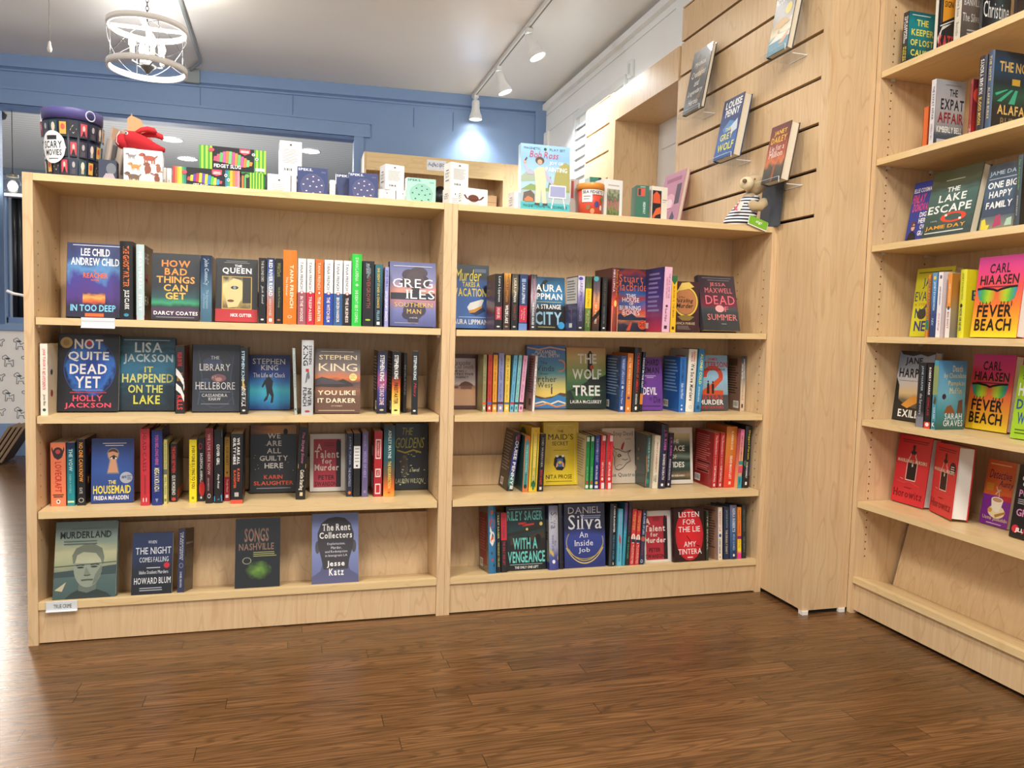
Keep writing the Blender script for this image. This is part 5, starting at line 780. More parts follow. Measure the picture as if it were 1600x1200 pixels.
F('R3', 942, 992.4, 669, 756, 'cream cover with sketched goat head and red horn', 'd8ccb8', [t('Two-Step Devil', .0, .84, .95, .94, '33302c', 's'), t('A NOVEL', .7, .79, .88, .815, '5a544c', ''), ('p', [(.62, .6), (.68, .72), (.67, .76), (.6, .7), (.56, .62)], 'b03030'), ('w', [(.3, .7), (.38, .62), (.48, .62), (.6, .58), (.72, .56), (.88, .6), (.78, .54), (.84, .46), (.86, .4), (.74, .36), (.62, .28), (.5, .24), (.4, .26), (.36, .34), (.38, .44), (.32, .54), (.3, .7)], .009, '6a625a'), ('w', [(.46, .5), (.52, .53), (.58, .5), (.5, .48), (.46, .5)], .009, '2c2824'), ('w', [(.6, .44), (.7, .42), (.78, .44)], .007, '6a625a'), ('w', [(.42, .3), (.5, .34), (.6, .33)], .006, '8a8278'), ('w', [(.34, .6), (.42, .56), (.4, .48)], .006, '8a8278'), t('Jamie Quatro', .05, .1, .98, .19, '33302c', 's')], t=.02, hard=True)
S('R3', 1007, 1015.2, 679.5, 762, 'dark teal spine with orange vine edge and green back', '3a5a58', [v('SOMEONE IN THE AFTERLIFE', .3, .94, 'a8c8bc', .35, .68), ('w', [(.1, .03), (.25, .3), (.1, .6)], .04, 'd0883c'), ('e', .5, .12, .3, .05, '2a8a80')], bc='46524e', back=[('e', .3, .3, .12, .06, 'd0b8b0'), ('e', .5, .68, .06, .03, '8a8478'), ('e', .5, .5, .06, .03, '8a8478')], w=.14, roll=.5)
S('R3', 1018, 1027.6, 680.5, 763.5, 'cream spine with red title between teal and navy', 'e4dcc4', [v('DEATH AT A GARDEN PARTY', .3, .88, 'b03030', .4, .66), v('CATHERINE', .12, .26, '4a443c', .5, .7), v('COLES', .14, .24, '4a443c', .25, .44), ('w', [(.1, .9), (.2, .5), (.1, .1)], .03, 'b8b09c')], bc='c8bea4', w=.13, roll=1.4)
S('R3', 1028.2, 1039.4, 663.5, 763.5, 'tall navy spine with pink and white capitals', '20203c', [v('J. D. ROBB', .6, .92, 'cc5cb0', .3, .72), v('BONDED IN DEATH', .14, .54, 'e4e0ec', .35, .68), ('r', .3, .04, .6, .08, 'e8e8e8')], hard=True, roll=1.4, bc='191928', w=.15)
S('R3', 1040.4, 1048.4, 676.5, 762, 'shorter navy spine with pink capitals beside tall navy spine', '22223e', [v('J. D. ROBB', .58, .92, 'b858a4', .3, .72), v('BONDED IN DEATH', .14, .52, 'c8c8dc', .35, .68), ('r', .3, .04, .6, .08, 'e8e8e8')], roll=1.2, w=.11)
F('R3', 1044, 1083, 668, 752, 'white framed cover with a striped grey landscape', 'e6e2d8', [('r', .02, .07, .9, .9, G([(0, '2c3a34'), (.1, '8a7454'), (.2, '2f403a'), (.35, '3f5a50'), (.42, '22302c'), (.5, '7c9080'), (.6, '33443c'), (.7, '2f403a'), (.8, '6a7c70'), (.9, 'b8b088'), (1, 'd8cc9c')], 'v', .05, 3, stretch=(.5, 2))), t('THE', .12, .72, .46, .79, 'ecebe2'), t('PLACE', -.0, .58, .68, .68, 'ecebe2'), t('OF', .16, .45, .36, .52, 'ecebe2'), t('TIDES', .06, .29, .66, .39, 'ecebe2'), t('JAMES REBANKS', -.0, .12, .66, .16, 'ecebe2')], Y=.15, t=.022)
S('R3', 1111, 1119.8, 676, 760, 'first dark red spine with long red lined back cover', 'b8282c', Y=.07, spine=[v('The Descendant', .6, .95, 'f0dcd8', .35, .68, 's'), v('R. Carlyle', .42, .58, 'f0dcd8', .35, .6, 's'), v('CURTAIN FALL', .1, .4, 'f0dcd8', .35, .68), ('e', .5, .05, .15, .03, 'e8d8d4')], bc='9c2024', back=[('l', .1, .22, .88, .94, 18, 'd88078'), ('r', .2, .4, .85, .44, '5c1418'), ('r', .2, .24, .8, .28, '5c1418')]+BARS(.1, .05), w=.14, roll=1.2)
S('R3', 1120.6, 1129, 676, 760, 'second dark red spine beside the orange spine', 'b8282c', Y=.07, spine=[v('The Descendant', .6, .95, 'f0dcd8', .35, .68, 's'), v('R. Carlyle', .42, .58, 'f0dcd8', .35, .6, 's'), v('CURTAIN FALL', .1, .4, 'f0dcd8', .35, .68), ('e', .5, .05, .15, .03, 'e8d8d4')], w=.13, roll=1.2)
S('R3', 1130, 1146.5, 666.5, 762, 'thick orange to red hardcover spine with white capitals', 'd86c2c', [v('KAREN ROSE', .62, .92, 'f0dcc0', .42, .62), v("DEAD MAN'S LIST", .14, .52, 'f4e4dc', .4, .64), ('r', .4, .05, .62, .1, 'f0c8a8')], hard=True, bc='b85c20', Y=.07, roll=1.2, sc=G([(0, 'd83a2c'), (.3, 'd8482c'), (.55, 'd0762c'), (1, 'c87c2c')], 'v', .05, 3), w=.15)
S('R3', 1151.5, 1158.2, 671, 763, 'slim pink spine with teal foot', 'd47ca0', [v('VERY BAD COMPANY', .46, .9, '6a2c50', .3, .62), ('r', 0, .4, 1, .46, '2c8a90'), ('r', 0, .26, 1, .38, 'd8546c'), ('r', 0, 0, 1, .2, '3a9cac'), v('EMMA', .05, .18, '1c5c68', .3, .65)], bc=G([(0, 'e8b878'), (.5, 'd87c70'), (1, 'b84a6c')], 'v', .05, 3), roll=1.2, Y=.05, w=.14, sc=G([(0, '3a9cac'), (.35, 'e8a060'), (.5, 'e8a878'), (1, 'd470a0')], 'v', .02, 3))
S('R3', 1159.2, 1169, 665.5, 763, 'tall black spine with yellow title at the right', '19191b', [v('Dogged Pursuit', .46, .93, 'd8c840', .4, .72), v('DAVID ROSENFELT', .16, .42, 'e0e0dc', .35, .62), ('r', .35, .05, .65, .1, 'e8e8e8'), ('e', .2, .4, .2, .05, '4a5c3a')], hard=True, roll=1.2, Y=.05, w=.15)
S('R3', 1167.2, 1170.4, 680.5, 760.5, 'thin lilac spine with maroon foot, rightmost', '9490c4', [('r', 0, 0, 1, .22, '5a1c3c'), v('MURDER YOUR DARLINGS', .3, .9, '5a548c', .25, .75, '')], w=.12)

# --- middle bookcase, bottom shelf
S('R4', 763.4, 775.4, 790, 896, 'glossy blue spine with red and orange discs, patterned back', '2c6c94', [('e', .5, .74, .35, .07, 'b83038'), ('e', .45, .9, .18, .03, 'd8703c'), ('e', .5, .55, .3, .07, 'e0d8cc'), ('e', .5, .5, .22, .05, 'd85c2c'), ('e', .5, .2, .14, .02, 'c04434'), ('w', [(.2, .66), (.4, .6), (.2, .5), (.5, .44), (.8, .52)], .04, 'e8e4dc'), ('e', .4, .3, .1, .02, '1c3c54'), ('e', .7, .12, .1, .02, '1c3c54')], hard=True, rough=.18, bc='3a3430', back=[('r', .1, .1, .8, .88, '8c2426'), ('l', .14, .3, .76, .8, 12, 'b86060')]+BARS(.14, .05), roll=0.0, w=.16)
S('R4', 776, 782.6, 800.5, 894.5, 'black spine with yellow lettering left of red topped spine', '17181a', [v('RILEY SAGER', .56, .95, 'c8c864', .3, .7), v('THE HOUSE BY THE LAKE', .1, .5, 'b8b04c', .3, .7)], bc='17181a', w=.13, roll=0.0)
S('R4', 783.2, 792.6, 801.5, 894, 'half red half black spine with red lettering', '17171a', [('r', 0, .54, 1, 1, 'c82c34'), v('RILEY SAGER', .58, .94, '7c2c5c', .3, .7), v('THE ONLY ONE LEFT', .12, .52, 'b03038', .3, .7)], w=.13, roll=0.0)
F('R4', 792, 853.4, 791, 889.5, 'dark cover with tall turquoise capitals and a train', '171b1d', [t('RILEY SAGER', .02, .78, .92, .93, '6cc8bc'), ('p', [(.02, .58), (.5, .64), (.84, .76), (.96, .76), (.98, .66), (.6, .6), (.02, .54)], '2c2a22'), ('e', .88, .72, .04, .03, 'e0c870'), ('e', .52, .64, .03, .02, 'e0c870'), ('p', [(.1, .54), (.3, .48), (.95, .62), (.98, .5), (.1, .4)], '4a3a2c'), ('e', .3, .42, .08, .07, '1c1a18'), ('e', .55, .45, .08, .08, '1c1a18'), ('e', .8, .48, .08, .08, '1c1a18'), ('w', [(.3, .73), (.5, .74), (.4, .7), (.7, .72)], .015, 'c03a30'), t('WITH A', .16, .33, .78, .51, '6cc8bc'), t('VENGEANCE', .03, .12, .97, .3, '6cc8bc'), t('THE ONLY ONE LEFT', .2, .03, .8, .07, 'd8d8d4'), ('r', .08, .09, .9, .1, '8aa8a4'), ('r', .06, .955, .9, .965, '8aa8a4')], fc=G([(0, '16191c'), (.4, '241f1c'), (.6, '1f3a3c'), (.8, '17262a'), (1, '15181b')], 'v', .12, 3), hard=True, t=.028)
S('R4', 858.4, 873, 790, 891, 'white to blue spine with grey serif capitals and gold swirl', '8a90b0', [v('Silva', .64, .9, '50525c', .2, .85, 's'), v('An', .38, .46, '3c4468', .55, .75, 's'), v('Inside Job', .3, .54, '3c4468', .24, .5, 's'), ('w', [(.05, .3), (.4, .24), (.95, .18)], .03, 'c8ac50'), ('e', .45, .13, .16, .03, 'e8e8ec')], hard=True, bc='77746e', back=[('l', .08, .3, .92, .74, 9, '3c3a38'), ('r', 0, 0, 1, .12, '2c3068'), ('r', 0, .78, 1, 1, '26365c')], sc=G([(0, '3a3f84'), (.2, '4a5090'), (.35, '9c9cb0'), (.8, 'b8b8c0'), (1, '7c80a0')], 'v', .06, 3), roll=0.0, w=.15)
S('R4', 874, 880.8, 788, 889, 'plain black spine left of the shiny blue cover', '131418', [('r', .2, .1, .8, .12, '44464c'), ('r', .2, .8, .8, .82, '44464c')], hard=True, roll=0.0, w=.15, rough=.2)
F('R4', 882.6, 946, 787, 886, 'shiny blue cover with white serif title and gold swirls', '20285c', [t('DANIEL', .1, .85, .9, .95, 'd8d8dc', 's'), t('Silva', .1, .6, .92, .83, 'd8d8dc', 's'), ('o', .5, .4, .46, .27, .04, 'b8a04c', 2.6, 6.6), ('o', .5, .9, .62, .8, .02, 'b8a04c', 4.0, 5.5), ('o', .5, .88, .64, .82, .02, 'd8c470', 3.9, 5.5), t('An', .36, .47, .58, .56, 'e4e4ea', 's'), t('Inside', .24, .34, .7, .43, 'e4e4ea', 's'), t('Job', .34, .22, .62, .31, 'e4e4ea', 's'), ('r', .4, .8, .9, .815, '8a90b0'), ('r', .42, .77, .88, .785, '8a90b0')], fc=G([(0, '222c68'), (.3, '2c3c80'), (.5, '32408c'), (.62, '1c2040'), (.8, '1d2034'), (1, '2c3058')], 'v', .12, 2.5), hard=True, rough=.18, t=.03)
S('R4', 950.8, 961, 787, 884.5, 'black spine with white and blue capitals', '19191b', [v('KARIN SLAUGHTER', .54, .96, Wt, .5, .78), v('THIS IS WHY WE LIED', .1, .5, '3c90b8', .5, .78), ('r', .05, 0, .3, 1, '34353a'), ('r', .55, .02, .7, .06, 'c8c8c8')], hard=True, w=.15, roll=3.2)
S('R4', 963.4, 971.2, 795, 885.5, 'light blue spine with pink script beside black spine', '5cb0c8', [v('Kelley Armstrong', .48, .92, 'b85a84', .35, .7, 'i'), v('IN THE SUMMER HOUSE', .08, .44, '2c6c84', .3, .62, ''), ('w', [(.3, .5), (.7, .42)], .06, 'b03c50')], w=.13, roll=3.2)
S('R4', 971.8, 976.4, 785.5, 885, 'tall purple to turquoise spine', '4a5a84', [v('DEAD FALL', .3, .8, '2a7a8c', .3, .7, '')], hard=True, w=.14, roll=4.8, sc=G([(0, '2c8ca0'), (.5, '3a9cb0'), (.7, '5a5088'), (1, '6c2464')], 'v', .04, 3), bc='3a8098', fc='3a2038')
S('R4', 977, 982.4, 785, 884.5, 'black spine with green and plum capitals, leaning', '1d2020', [v('FREIDA MCKAY', .52, .93, '6a2c50', .25, .75), v('THE TEACHER', .1, .46, '3a8a6c', .25, .75)], w=.13, roll=5.2)
for x0, x1, yt, rl, dd in ((983.2, 990.4, 795, 3.2, 'left one of two red spines with white round portrait'), (991, 998, 797.5, 3, 'right one of two red spines with white round portrait')):
    S('R4', x0, x1, yt, 884.3, dd, 'c83434', [v('CONFESSIONS', .62, .95, 'e8b85c', .5, .76, ''), v('THE LIES', .62, .9, 'e8b85c', .24, .46, ''), ('e', .5, .47, .48, .085, 'ece4dc'), ('p', [(.1, .4), (.9, .4), (.95, .46), (.05, .46)], '24304c'), ('e', .5, .5, .25, .04, 'd8a88c'), v('ROBIN', .08, .36, 'f0d0c0', .55, .76, 's'), v('STRATTON', .1, .34, 'f0d0c0', .28, .48, 's'), ('o', .5, .05, .2, .025, .3, 'f0d8cc')], w=.13, roll=rl+2.2)
S('R4', 998.6, 1005.6, 797.5, 882.8, 'navy spine with pale lettering right of red portraits', '24304c', [v('A GAME OF LIES', .55, .95, 'b8c4d8', .3, .7), ('e', .5, .47, .45, .05, 'b0584c'), v('CLARE MACK', .16, .4, '8a3c50', .3, .7), ('o', .5, .06, .25, .03, .3, 'd8dce4')], w=.13, roll=5.6)
F('R4', 1007.5, 1051.4, 798, 880.5, 'white bordered red cover with black edge, middle case', 'dcd4ca', [('r', .06, .05, .82, .9, 'b02c3a'), ('p', [(.68, .05), (.82, .05), (.82, .84), (.72, .92), (.68, .84)], '2a1c20'), t('A', .02, .74, .22, .86, 'f0ded4', 'bs'), t('Talent', -.0, .6, .74, .72, 'f0ded4', 'bs'), t('for', .22, .5, .48, .58, 'f0ded4', 'bs'), t('Murder', -.0, .38, .76, .48, 'f0ded4', 'bs'), t('PETER', .16, .2, .56, .28, '3a1216'), t('SWANSON', .04, .08, .7, .16, '3a1216'), ('l', .3, .8, .62, .88, 3, '7a1c24')], Y=.125, t=.02)
F('R4', 1054.6, 1101.5, 793, 877.5, 'red and black glowing cover with white serif title', '2a0f12', [('e', .5, .5, .46, .48, G([(0, 'd8242c'), (.4, 'c4202c'), (.72, '8a161f'), (1, '3a1014')], 'r', .05, 4))]+tl(['LISTEN', 'FOR', 'THE LIE'], .14, .86, .55, .92, Wt, 's', .4)+tl(['AMY', 'TINTERA'], .12, .9, .14, .37, Wt, 's', .4)+[('w', [(.4, .48), (.48, .42), (.54, .38)], .008, '3a0c10'), ('w', [(.72, .3), (.82, .28)], .008, '3a0c10'), ('r', .42, .07, .6, .09, 'e8d8d4')], hard=True, t=.026)
S('R4', 1103, 1107, 798, 877.5, 'very thin olive black spine beside red glowing cover', '33382c', [v('THE SEQUEL', .2, .9, 'c8ccb8', .25, .75, '')], roll=2.0, w=.11)
S('R4', 1120.8, 1128.6, 792.5, 876, 'cream spine with blue edges and salmon lined back', 'e8dcc8', [('r', 0, 0, .14, 1, '4a6ca0'), v('THE BUSYBODY CLUB', .54, .93, 'c04a38', .35, .7), ('e', .55, .46, .24, .035, '34508c'), v('AUDREY INGRAM', .12, .4, '3c3c48', .35, .66), ('r', .4, .03, .7, .07, 'e0a040')], bc='b88870', back=[('l', .1, .2, .9, .95, 15, '7c5444'), ('r', .1, .04, .4, .13, 'e0d8d0')], roll=2.0, w=.13)
S('R4', 1130.4, 1139.4, 792, 876, 'navy spine with pale capitals left of taller blue spine', '1f2a48', [v('JACKIE ROTH', .6, .94, '7c9ca0', .35, .7), v('THE DEADLY DIARY', .1, .56, 'c8bc9c', .35, .7)], roll=2.0, w=.12)
S('R4', 1140.4, 1151, 789, 874.6, 'blue grey spine with large pale capitals', '34486c', [v('NORA ROBERTS', .5, .94, 'd8dcec', .3, .7), v('MIND GAMES', .16, .46, '8ca4c8', .35, .68), ('e', .5, .07, .14, .025, 'e8e8e8')], hard=True, roll=2.0, sc=G([(0, '1c2c54'), (.4, '2c5078'), (.7, '4a6484'), (1, '6c6880')], 'v', .1, 3), w=.14)
S('R4', 1152, 1158.4, 792.5, 874, 'orange to pink spine near the right end', 'e88c34', [v('PRETTY THINGS', .5, .94, 'c83c2c', .3, .66), ('r', 0, .38, 1, .44, '8a1c6c'), v('FATAL', .2, .36, 'c08a10', .3, .66)], roll=2.0, w=.12, sc=G([(0, 'd82c8c'), (.1, 'e03c90'), (.16, 'ecd02c'), (.4, 'ecc42c'), (.46, 'e0702c'), (1, 'e8902c')], 'v', .02, 3))
S('R4', 1159.2, 1165.8, 788.5, 873.2, 'dark green spine at the far right end', '1f2a2a', [v('MARTHA WAITE', .5, .9, '6a8078', .35, .65, ''), v('QUEEN', .12, .4, '8a8a94', .35, .65, '')], roll=2.0, w=.12)
# --- side bookcase: books face left; spine-out ones show their front cover towards the corner of the room
S('B1', 1408, 1416.6, 18.6, 96, 'teal and black cover with yellow capitals', '1f2428', [v('THE KEEPER', .48, .92, Wt, .52, .8), v('OF LOST CAUSES', .42, .92, Wt, .2, .46), v('JUSSI', .1, .36, 'e0d048', .52, .8), v('ADLER', .08, .36, 'e0d048', .2, .46)], X=BX+.025, fc=G([(0, '15262c'), (.5, '1a7a80'), (.8, '168890'), (1, '145c64')], 'v', .15, 2, stretch=(4, 1)), front=[t('THE', .3, .74, .74, .86, 'ece25c'), t('KEEPER', .12, .56, .95, .68, 'ece25c'), t('OF LOST', .1, .37, .95, .49, 'ece25c'), t('CAUSES', .12, .18, .95, .3, 'ece25c'), ('r', .12, .93, .8, .945, 'd8e4e4'), ('r', .08, .08, .5, .095, 'd8e4e4')], w=.106)
S('B1', 1458, 1463.5, -12, 75, 'black cover with orange shape and red capitals', 'd8d4c4', (), X=BX+.02, fc='20242a', front=[('p', [(.2, .42), (.2, 1), (.98, 1), (.98, .62), (.8, .54)], 'dc982c'), t('DEATH AT THE', .26, .78, .97, .87, '2c2010'), t('SIGN OF', .26, .64, .92, .73, '2c2010'), ('p', [(.0, .18), (.2, .36), (.6, .42), (.18, .3), (.05, .1)], 'd8d8cc'), ('w', [(.1, .36), (.7, .47)], .008, 'e8e8e0'), t('KATE', .06, .06, .72, .24, 'd04444'), ('w', [(.12, .4), (.12, .98)], .012, '6a6c70')], h=.21, w=.085)
S('B1', 1489, 1500, -25, 64, 'cream spine with vertical dark lettering beside grey cover', 'cdc6b4', [v('SNOW', .72, .9, '6a645c', .3, .66), v('Silver Bone', .38, .66, '6a645c', .3, .66, 's'), v('Banville', .1, .3, '8a847a', .3, .66, 's')], X=BX+.022, fc=G([(0, '4a4642'), (.5, '6c6058'), (1, '7c746c')], 'v', .1, 3), front=[t('JOHN', .26, .66, .8, .76, 'e8e4de', ''), t('BANVILLE', .1, .53, .98, .63, 'e8e4de', ''), t('The Silver', .06, .3, .98, .42, 'e4e0da', 's'), ('l', .3, .1, .9, .2, 2, 'b8b0a8')], h=.2, w=.075)
S('B1', 1528, 1534, -30, 50, 'black cover with pale serif title and teal haze', '1c2024', (), X=BX+.02, fc=G([(0, '16181c'), (.3, '20282e'), (.6, '34484e'), (1, '1c2226')], 'u', .2, 3), front=[t('JOHN', .3, .8, .8, .9, 'e4e6e8', ''), t('BANVILLE', .06, .62, .95, .74, 'e4e6e8', ''), t('Christine', .02, .2, .94, .42, 'f0f0ee', 's')], h=.21, w=.1)
S('B1', 1583, 1589, -40, 30, 'black cover with a red brush stroke at the frame edge', '221a1c', (), X=BX+.02, fc='1c1618', front=[('w', [(.2, .4), (.3, .55), (.45, .62)], .03, 'd04438'), ('e', .6, .7, .1, .05, 'd8785c')], h=.21, w=.13)
S('B2', 1440, 1448, 167, 232, 'orange cover edge behind the grey cover', 'd8662c', (), X=BX+.05, fc='cc5c24', w=.1)
S('B2', 1450, 1458, 124, 226, 'grey cover with navy and red capitals', 'd0ccd0', [v('THE EXPAT AFFAIR', .4, .9, '4a4858', .3, .7), v('KIMBERLY BELL', .1, .34, '6a6878', .3, .66, '')], X=BX+.03, fc=G([(0, '2c3440'), (.18, '46505c'), (.3, '8c8a8c'), (.6, 'a8a4a4'), (1, '9a9ca0')], 'v', .08, 3), front=[t('THE', .46, .76, .74, .87, '1c2230'), t('EXPAT', .18, .56, .97, .72, ['1c2230'][0]), t('AFFAIR', .1, .36, .97, .52, '8a2028'), t('KIMBERLY BELL', .08, .22, .94, .31, 'eceae6'), ('r', .1, .02, .9, .12, 'b8b8bc'), ('r', .3, .92, .85, .935, '8a8688')], w=.112)
S('B2', 1512, 1517, 124, 206, 'red cover sliver between grey cover and dark spine', '8c2024', (), X=BX+.032, fc=G([(0, 'b03028'), (.5, '7c2428'), (1, '5a1c22')], 'v', .3, 3), front=[('e', .4, .72, .4, .14, 'c84434')], w=.06)
S('B2', 1524, 1536, 87, 206, 'dark spine with white and yellow capitals', '28242c', [v('SANDRA BROWN', .5, .95, 'ececec', .25, .7), v('BLOOD MOON', .1, .46, 'd8b44c', .25, .66), ('r', 0, 0, 1, .05, '181820')], X=BX+.025, hard=True, fc='2c2c40', w=.13)
S('B2', 1538, 1547.5, 79, 201, 'large dark cover with gold capitals and green light rays', '3c506c', [v('THE NOTE', .62, .94, 'c8b47c', .3, .66), v('ALAFAIR BURKE', .14, .54, 'c8b47c', .3, .66)], X=BX+.02, hard=True, fc=G([(0, '171c20'), (.3, '1c2426'), (.45, '1f4a3c'), (.6, '1c2c34'), (.8, '1f4260'), (1, '22303c')], 'v', .05, 2), front=[t('THE NOTE', .12, .74, .95, .87, 'c8a860'), ('r', .42, .58, .6, .66, 'b8983c'), ('p', [(.05, .46), (.3, .52), (.35, .52), (.08, .43)], '3aa484'), ('p', [(.1, .36), (.4, .52), (.46, .52), (.2, .36)], '3aa484'), ('p', [(.36, .34), (.5, .52), (.56, .52), (.5, .34)], '3aa484'), t('ALAFAIR', .12, .2, .9, .32, 'd0b068'), t('BURKE', .2, .06, .75, .16, '7a6a48')], w=.16)
F('B3', 1413, 1449, 283, 372, 'blue cover with pink script and sunglasses woman', '24358c', [t('ELLE COSIMANO', .04, .83, .98, .9, 'eceaf0'), t('FINLAY', .04, .66, .6, .8, 'dc4c74', 'bi'), t('DONOVAN', .1, .52, .85, .65, 'dc4c74', 'bi'), t('DIGS', .46, .42, .84, .5, Wt), t('HER', .46, .32, .76, .4, Wt), t('OWN', .56, .22, .9, .3, Wt), t('GRAVE', .5, .12, .95, .2, Wt), ('p', [(.02, 0), (.12, .16), (.24, .22), (.4, .16), (.48, 0)], '1c1a1c'), ('e', .27, .27, .08, .06, 'd8a48c'), ('r', .18, .275, .36, .295, '1c4060'), ('p', [(.16, .24), (.2, .36), (.34, .36), (.38, .28), (.3, .34)], '6a3428')], X=BX+.09, lean=9, t=.02)
F('B3', 1439, 1514, 262, 366, 'dark lake cover with red lifebuoy and white title', '2f4440', [('e', .5, .95, .6, .14, '3c4024'), t('THE', .36, .66, .62, .73, 'e8ebe6'), t('LAKE', .22, .52, .78, .63, 'e8ebe6'), t('ESCAPE', .04, .36, .92, .48, 'e8ebe6'), ('o', .6, .28, .26, .075, .35, 'd8452c'), ('r', .42, .3, .47, .33, 'f0e8e0'), ('r', .72, .23, .77, .26, 'f0e8e0'), t('A NOVEL', .14, .24, .28, .26, 'c8ccc4', ''), t('JAMIE DAY', .06, .11, .88, .18, 'e0a03c'), ('r', .06, .07, .86, .085, 'd8dcd4'), ('r', .3, .83, .68, .84, 'a8b0a0')], X=BX+.055, lean=11, hard=True, t=.03, fc=G([(0, '1f3434'), (.4, '33544e'), (.65, '3f605a'), (.75, '2c3a2c'), (.9, '4a4c28'), (1, '35381f')], 'v', .12, 3, stretch=(1, 5)))
F('B3', 1529, 1582, 254, 356, 'navy storm cover with white capitals and coloured beach chairs', '22303c', [t('JAMIE DAY', .06, .82, .95, .9, 'b8ccd8', ''), ('r', .06, .78, .9, .79, 'b8c0c8'), t('ONE BIG', .06, .64, .92, .74, Wt), t('HAPPY', .14, .5, .8, .6, Wt), t('FAMILY', .1, .34, .86, .44, Wt), ('r', 0, 0, 1, .22, G([(0, '8a7c64'), (.6, '6a6c68'), (1, '4a5860')], 'v', .1, 4)), ('p', [(.04, .04), (.04, .18), (.14, .2), (.2, .1), (.3, .1), (.26, .03)], 'dcc83c'), ('p', [(.4, .05), (.44, .22), (.58, .24), (.64, .08)], 'a83c60'), ('p', [(.74, .06), (.78, .16), (.92, .18), (.94, .06)], 'a8c8b0')], X=BX+.06, lean=8, t=.024, fc=G([(0, '2c3c48'), (.4, '2a3c58'), (.6, '3a546c'), (1, '1f2834')], 'v', .2, 3))
S('B3', 1583.5, 1592, 242, 354, 'dark slate spine with green script at the frame edge', '3a444c', [v('Stay Away from Him', .52, .94, '5cc45c', .3, .7, 'i'), v('ANDREA BARTZ', .16, .44, 'c8ccc8', .4, .62, '')], X=BX+.03, fc='171e20', front=[t('The Fury', .2, .42, .9, .56, '4cc84c', 'i')], w=.14, hard=True)
F('B4', 1420.5, 1479, 418, 526, 'yellow green cover with blue capitals and round bomb', 'd0cc24', [t('JANET', .2, .7, .82, .86, '2c3a6c', ''), t('EVANOVICH', .03, .52, 1.0, .66, '2c3a6c', ''), t('A STEPHANIE PLUM', .04, .45, .95, .49, 'c87c1c', ''), t('NOW OR', .08, .27, .95, .42, '24347c'), t('NEVER', .1, .08, .9, .23, '24347c'), ('r', .06, .93, .92, .945, '6a6c2c'), ('e', .26, .33, .12, .075, '3a3834'), ('w', [(.3, .4), (.38, .46)], .02, '5a5248')], X=BX+.13, lean=5, hard=True, t=.035)
S('B4', 1444.8, 1449.6, 429, 526, 'thin orange and teal spine before the yellow cover', 'd8803c', [v('JANET EVANOVICH', .3, .94, '2c6a5c', .1, .9), ('r', 0, .12, 1, .28, '2f7a68')], X=BX+.035, w=.09)
S('B4', 1451.2, 1460, 426, 526, 'blue spine with white capitals beside white spine', '3a6cac', [v('JANET EVANOVICH', .42, .86, 'dce8f0', .3, .72), ('e', .5, .92, .25, .03, 'e8c84c'), v('NIX', .18, .3, 'b8d0e4', .3, .66, 'i')], X=BX+.03, sc=G([(0, '2c3c64'), (.35, '34487c'), (.6, '3f7cb4'), (1, '5a94c0')], 'v', .05, 3), w=.1)
S('B4', 1460.6, 1469, 425, 526.5, 'white spine with black and red lettering', 'ece6e8', [v('JANET EVANOVICH', .5, .78, '3c3840', .3, .62), v('Sizzling', .1, .38, 'c04858', .35, .72, 'i'), ('r', .3, .9, .7, .95, '6a6470')], X=BX+.03, fc='dcd4d8', front=[('w', [(.2, .9), (.5, .8), (.3, .6), (.7, .5), (.4, .3), (.6, .1)], .02, '6a6468')], w=.1)
S('B4', 1475.6, 1483, 427, 526.5, 'orange over white spine with amber front', 'e8943c', [('r', 0, 0, 1, .46, 'e8e0dc'), v('JANET EVANOVICH', .54, .84, 'f4e0c0', .3, .66), v('BIG SHOT', .14, .4, 'b0344c', .3, .7), ('e', .5, .46, .25, .03, '2c4c6c')], X=BX+.03, fc=G([(0, '8a8478'), (.4, 'a8946c'), (.7, 'b87c34'), (1, 'a87430')], 'v', .05, 3), front=[t('E', .4, .6, .8, .74, '8a3c1c'), t('L', .4, .44, .7, .56, 'a83c2c')], w=.1)
S('B4', 1495, 1505, 421, 527, 'yellow spine with navy capitals beside the bright sunglasses cover', 'd4d02c', [v('JANET EVANOVICH', .56, .95, '4a5a3c', .35, .68, ''), ('e', .5, .47, .2, .03, '1c2c1c'), v('NOW OR NEVER', .1, .43, '24345c', .3, .68)], X=BX+.03, hard=True, fc='d2ce20', front=[t('EV', .2, .55, .9, .7, '2c3a6c', ''), t('N', .3, .28, .9, .43, '24347c'), t('N', .4, .08, .9, .22, '24347c')], w=.11)
def fever(): return [t('CARL', .26, .79, .7, .91, '1a1412'), t('HIAASEN', .08, .65, .9, .77, '1a1412'), ('r', .14, .615, .82, .63, '7c2440'), ('p', [(.04, .58), (.1, .6), (.4, .585), (.46, .55), (.44, .46), (.34, .42), (.2, .425), (.1, .47)], G([(0, '3a7cb4'), (.3, '4aa84c'), (.6, 'a8c82c'), (1, 'd86c34')], 'u', .1, 2)), ('p', [(.5, .55), (.56, .585), (.86, .61), (.9, .6), (.86, .48), (.76, .43), (.6, .43), (.52, .47)], G([(0, 'd86c34'), (.4, 'a8c82c'), (.7, '4aa84c'), (1, '3a7cb4')], 'u', .1, 2)), ('w', [(.04, .6), (.2, .607), (.4, .59), (.48, .57), (.56, .59), (.75, .615), (.9, .62)], .014, '1c1416')]+[('w', [(x, .44), (x, .44-d)], .008, '1c1416') for x, d in ((.14, .05), (.2, .08), (.28, .06), (.36, .04), (.6, .05), (.66, .07), (.74, .05), (.82, .06))]+[t('FEVER', .1, .25, .84, .4, '1a1412'), t('BEACH', .08, .08, .86, .23, '1a1412')]
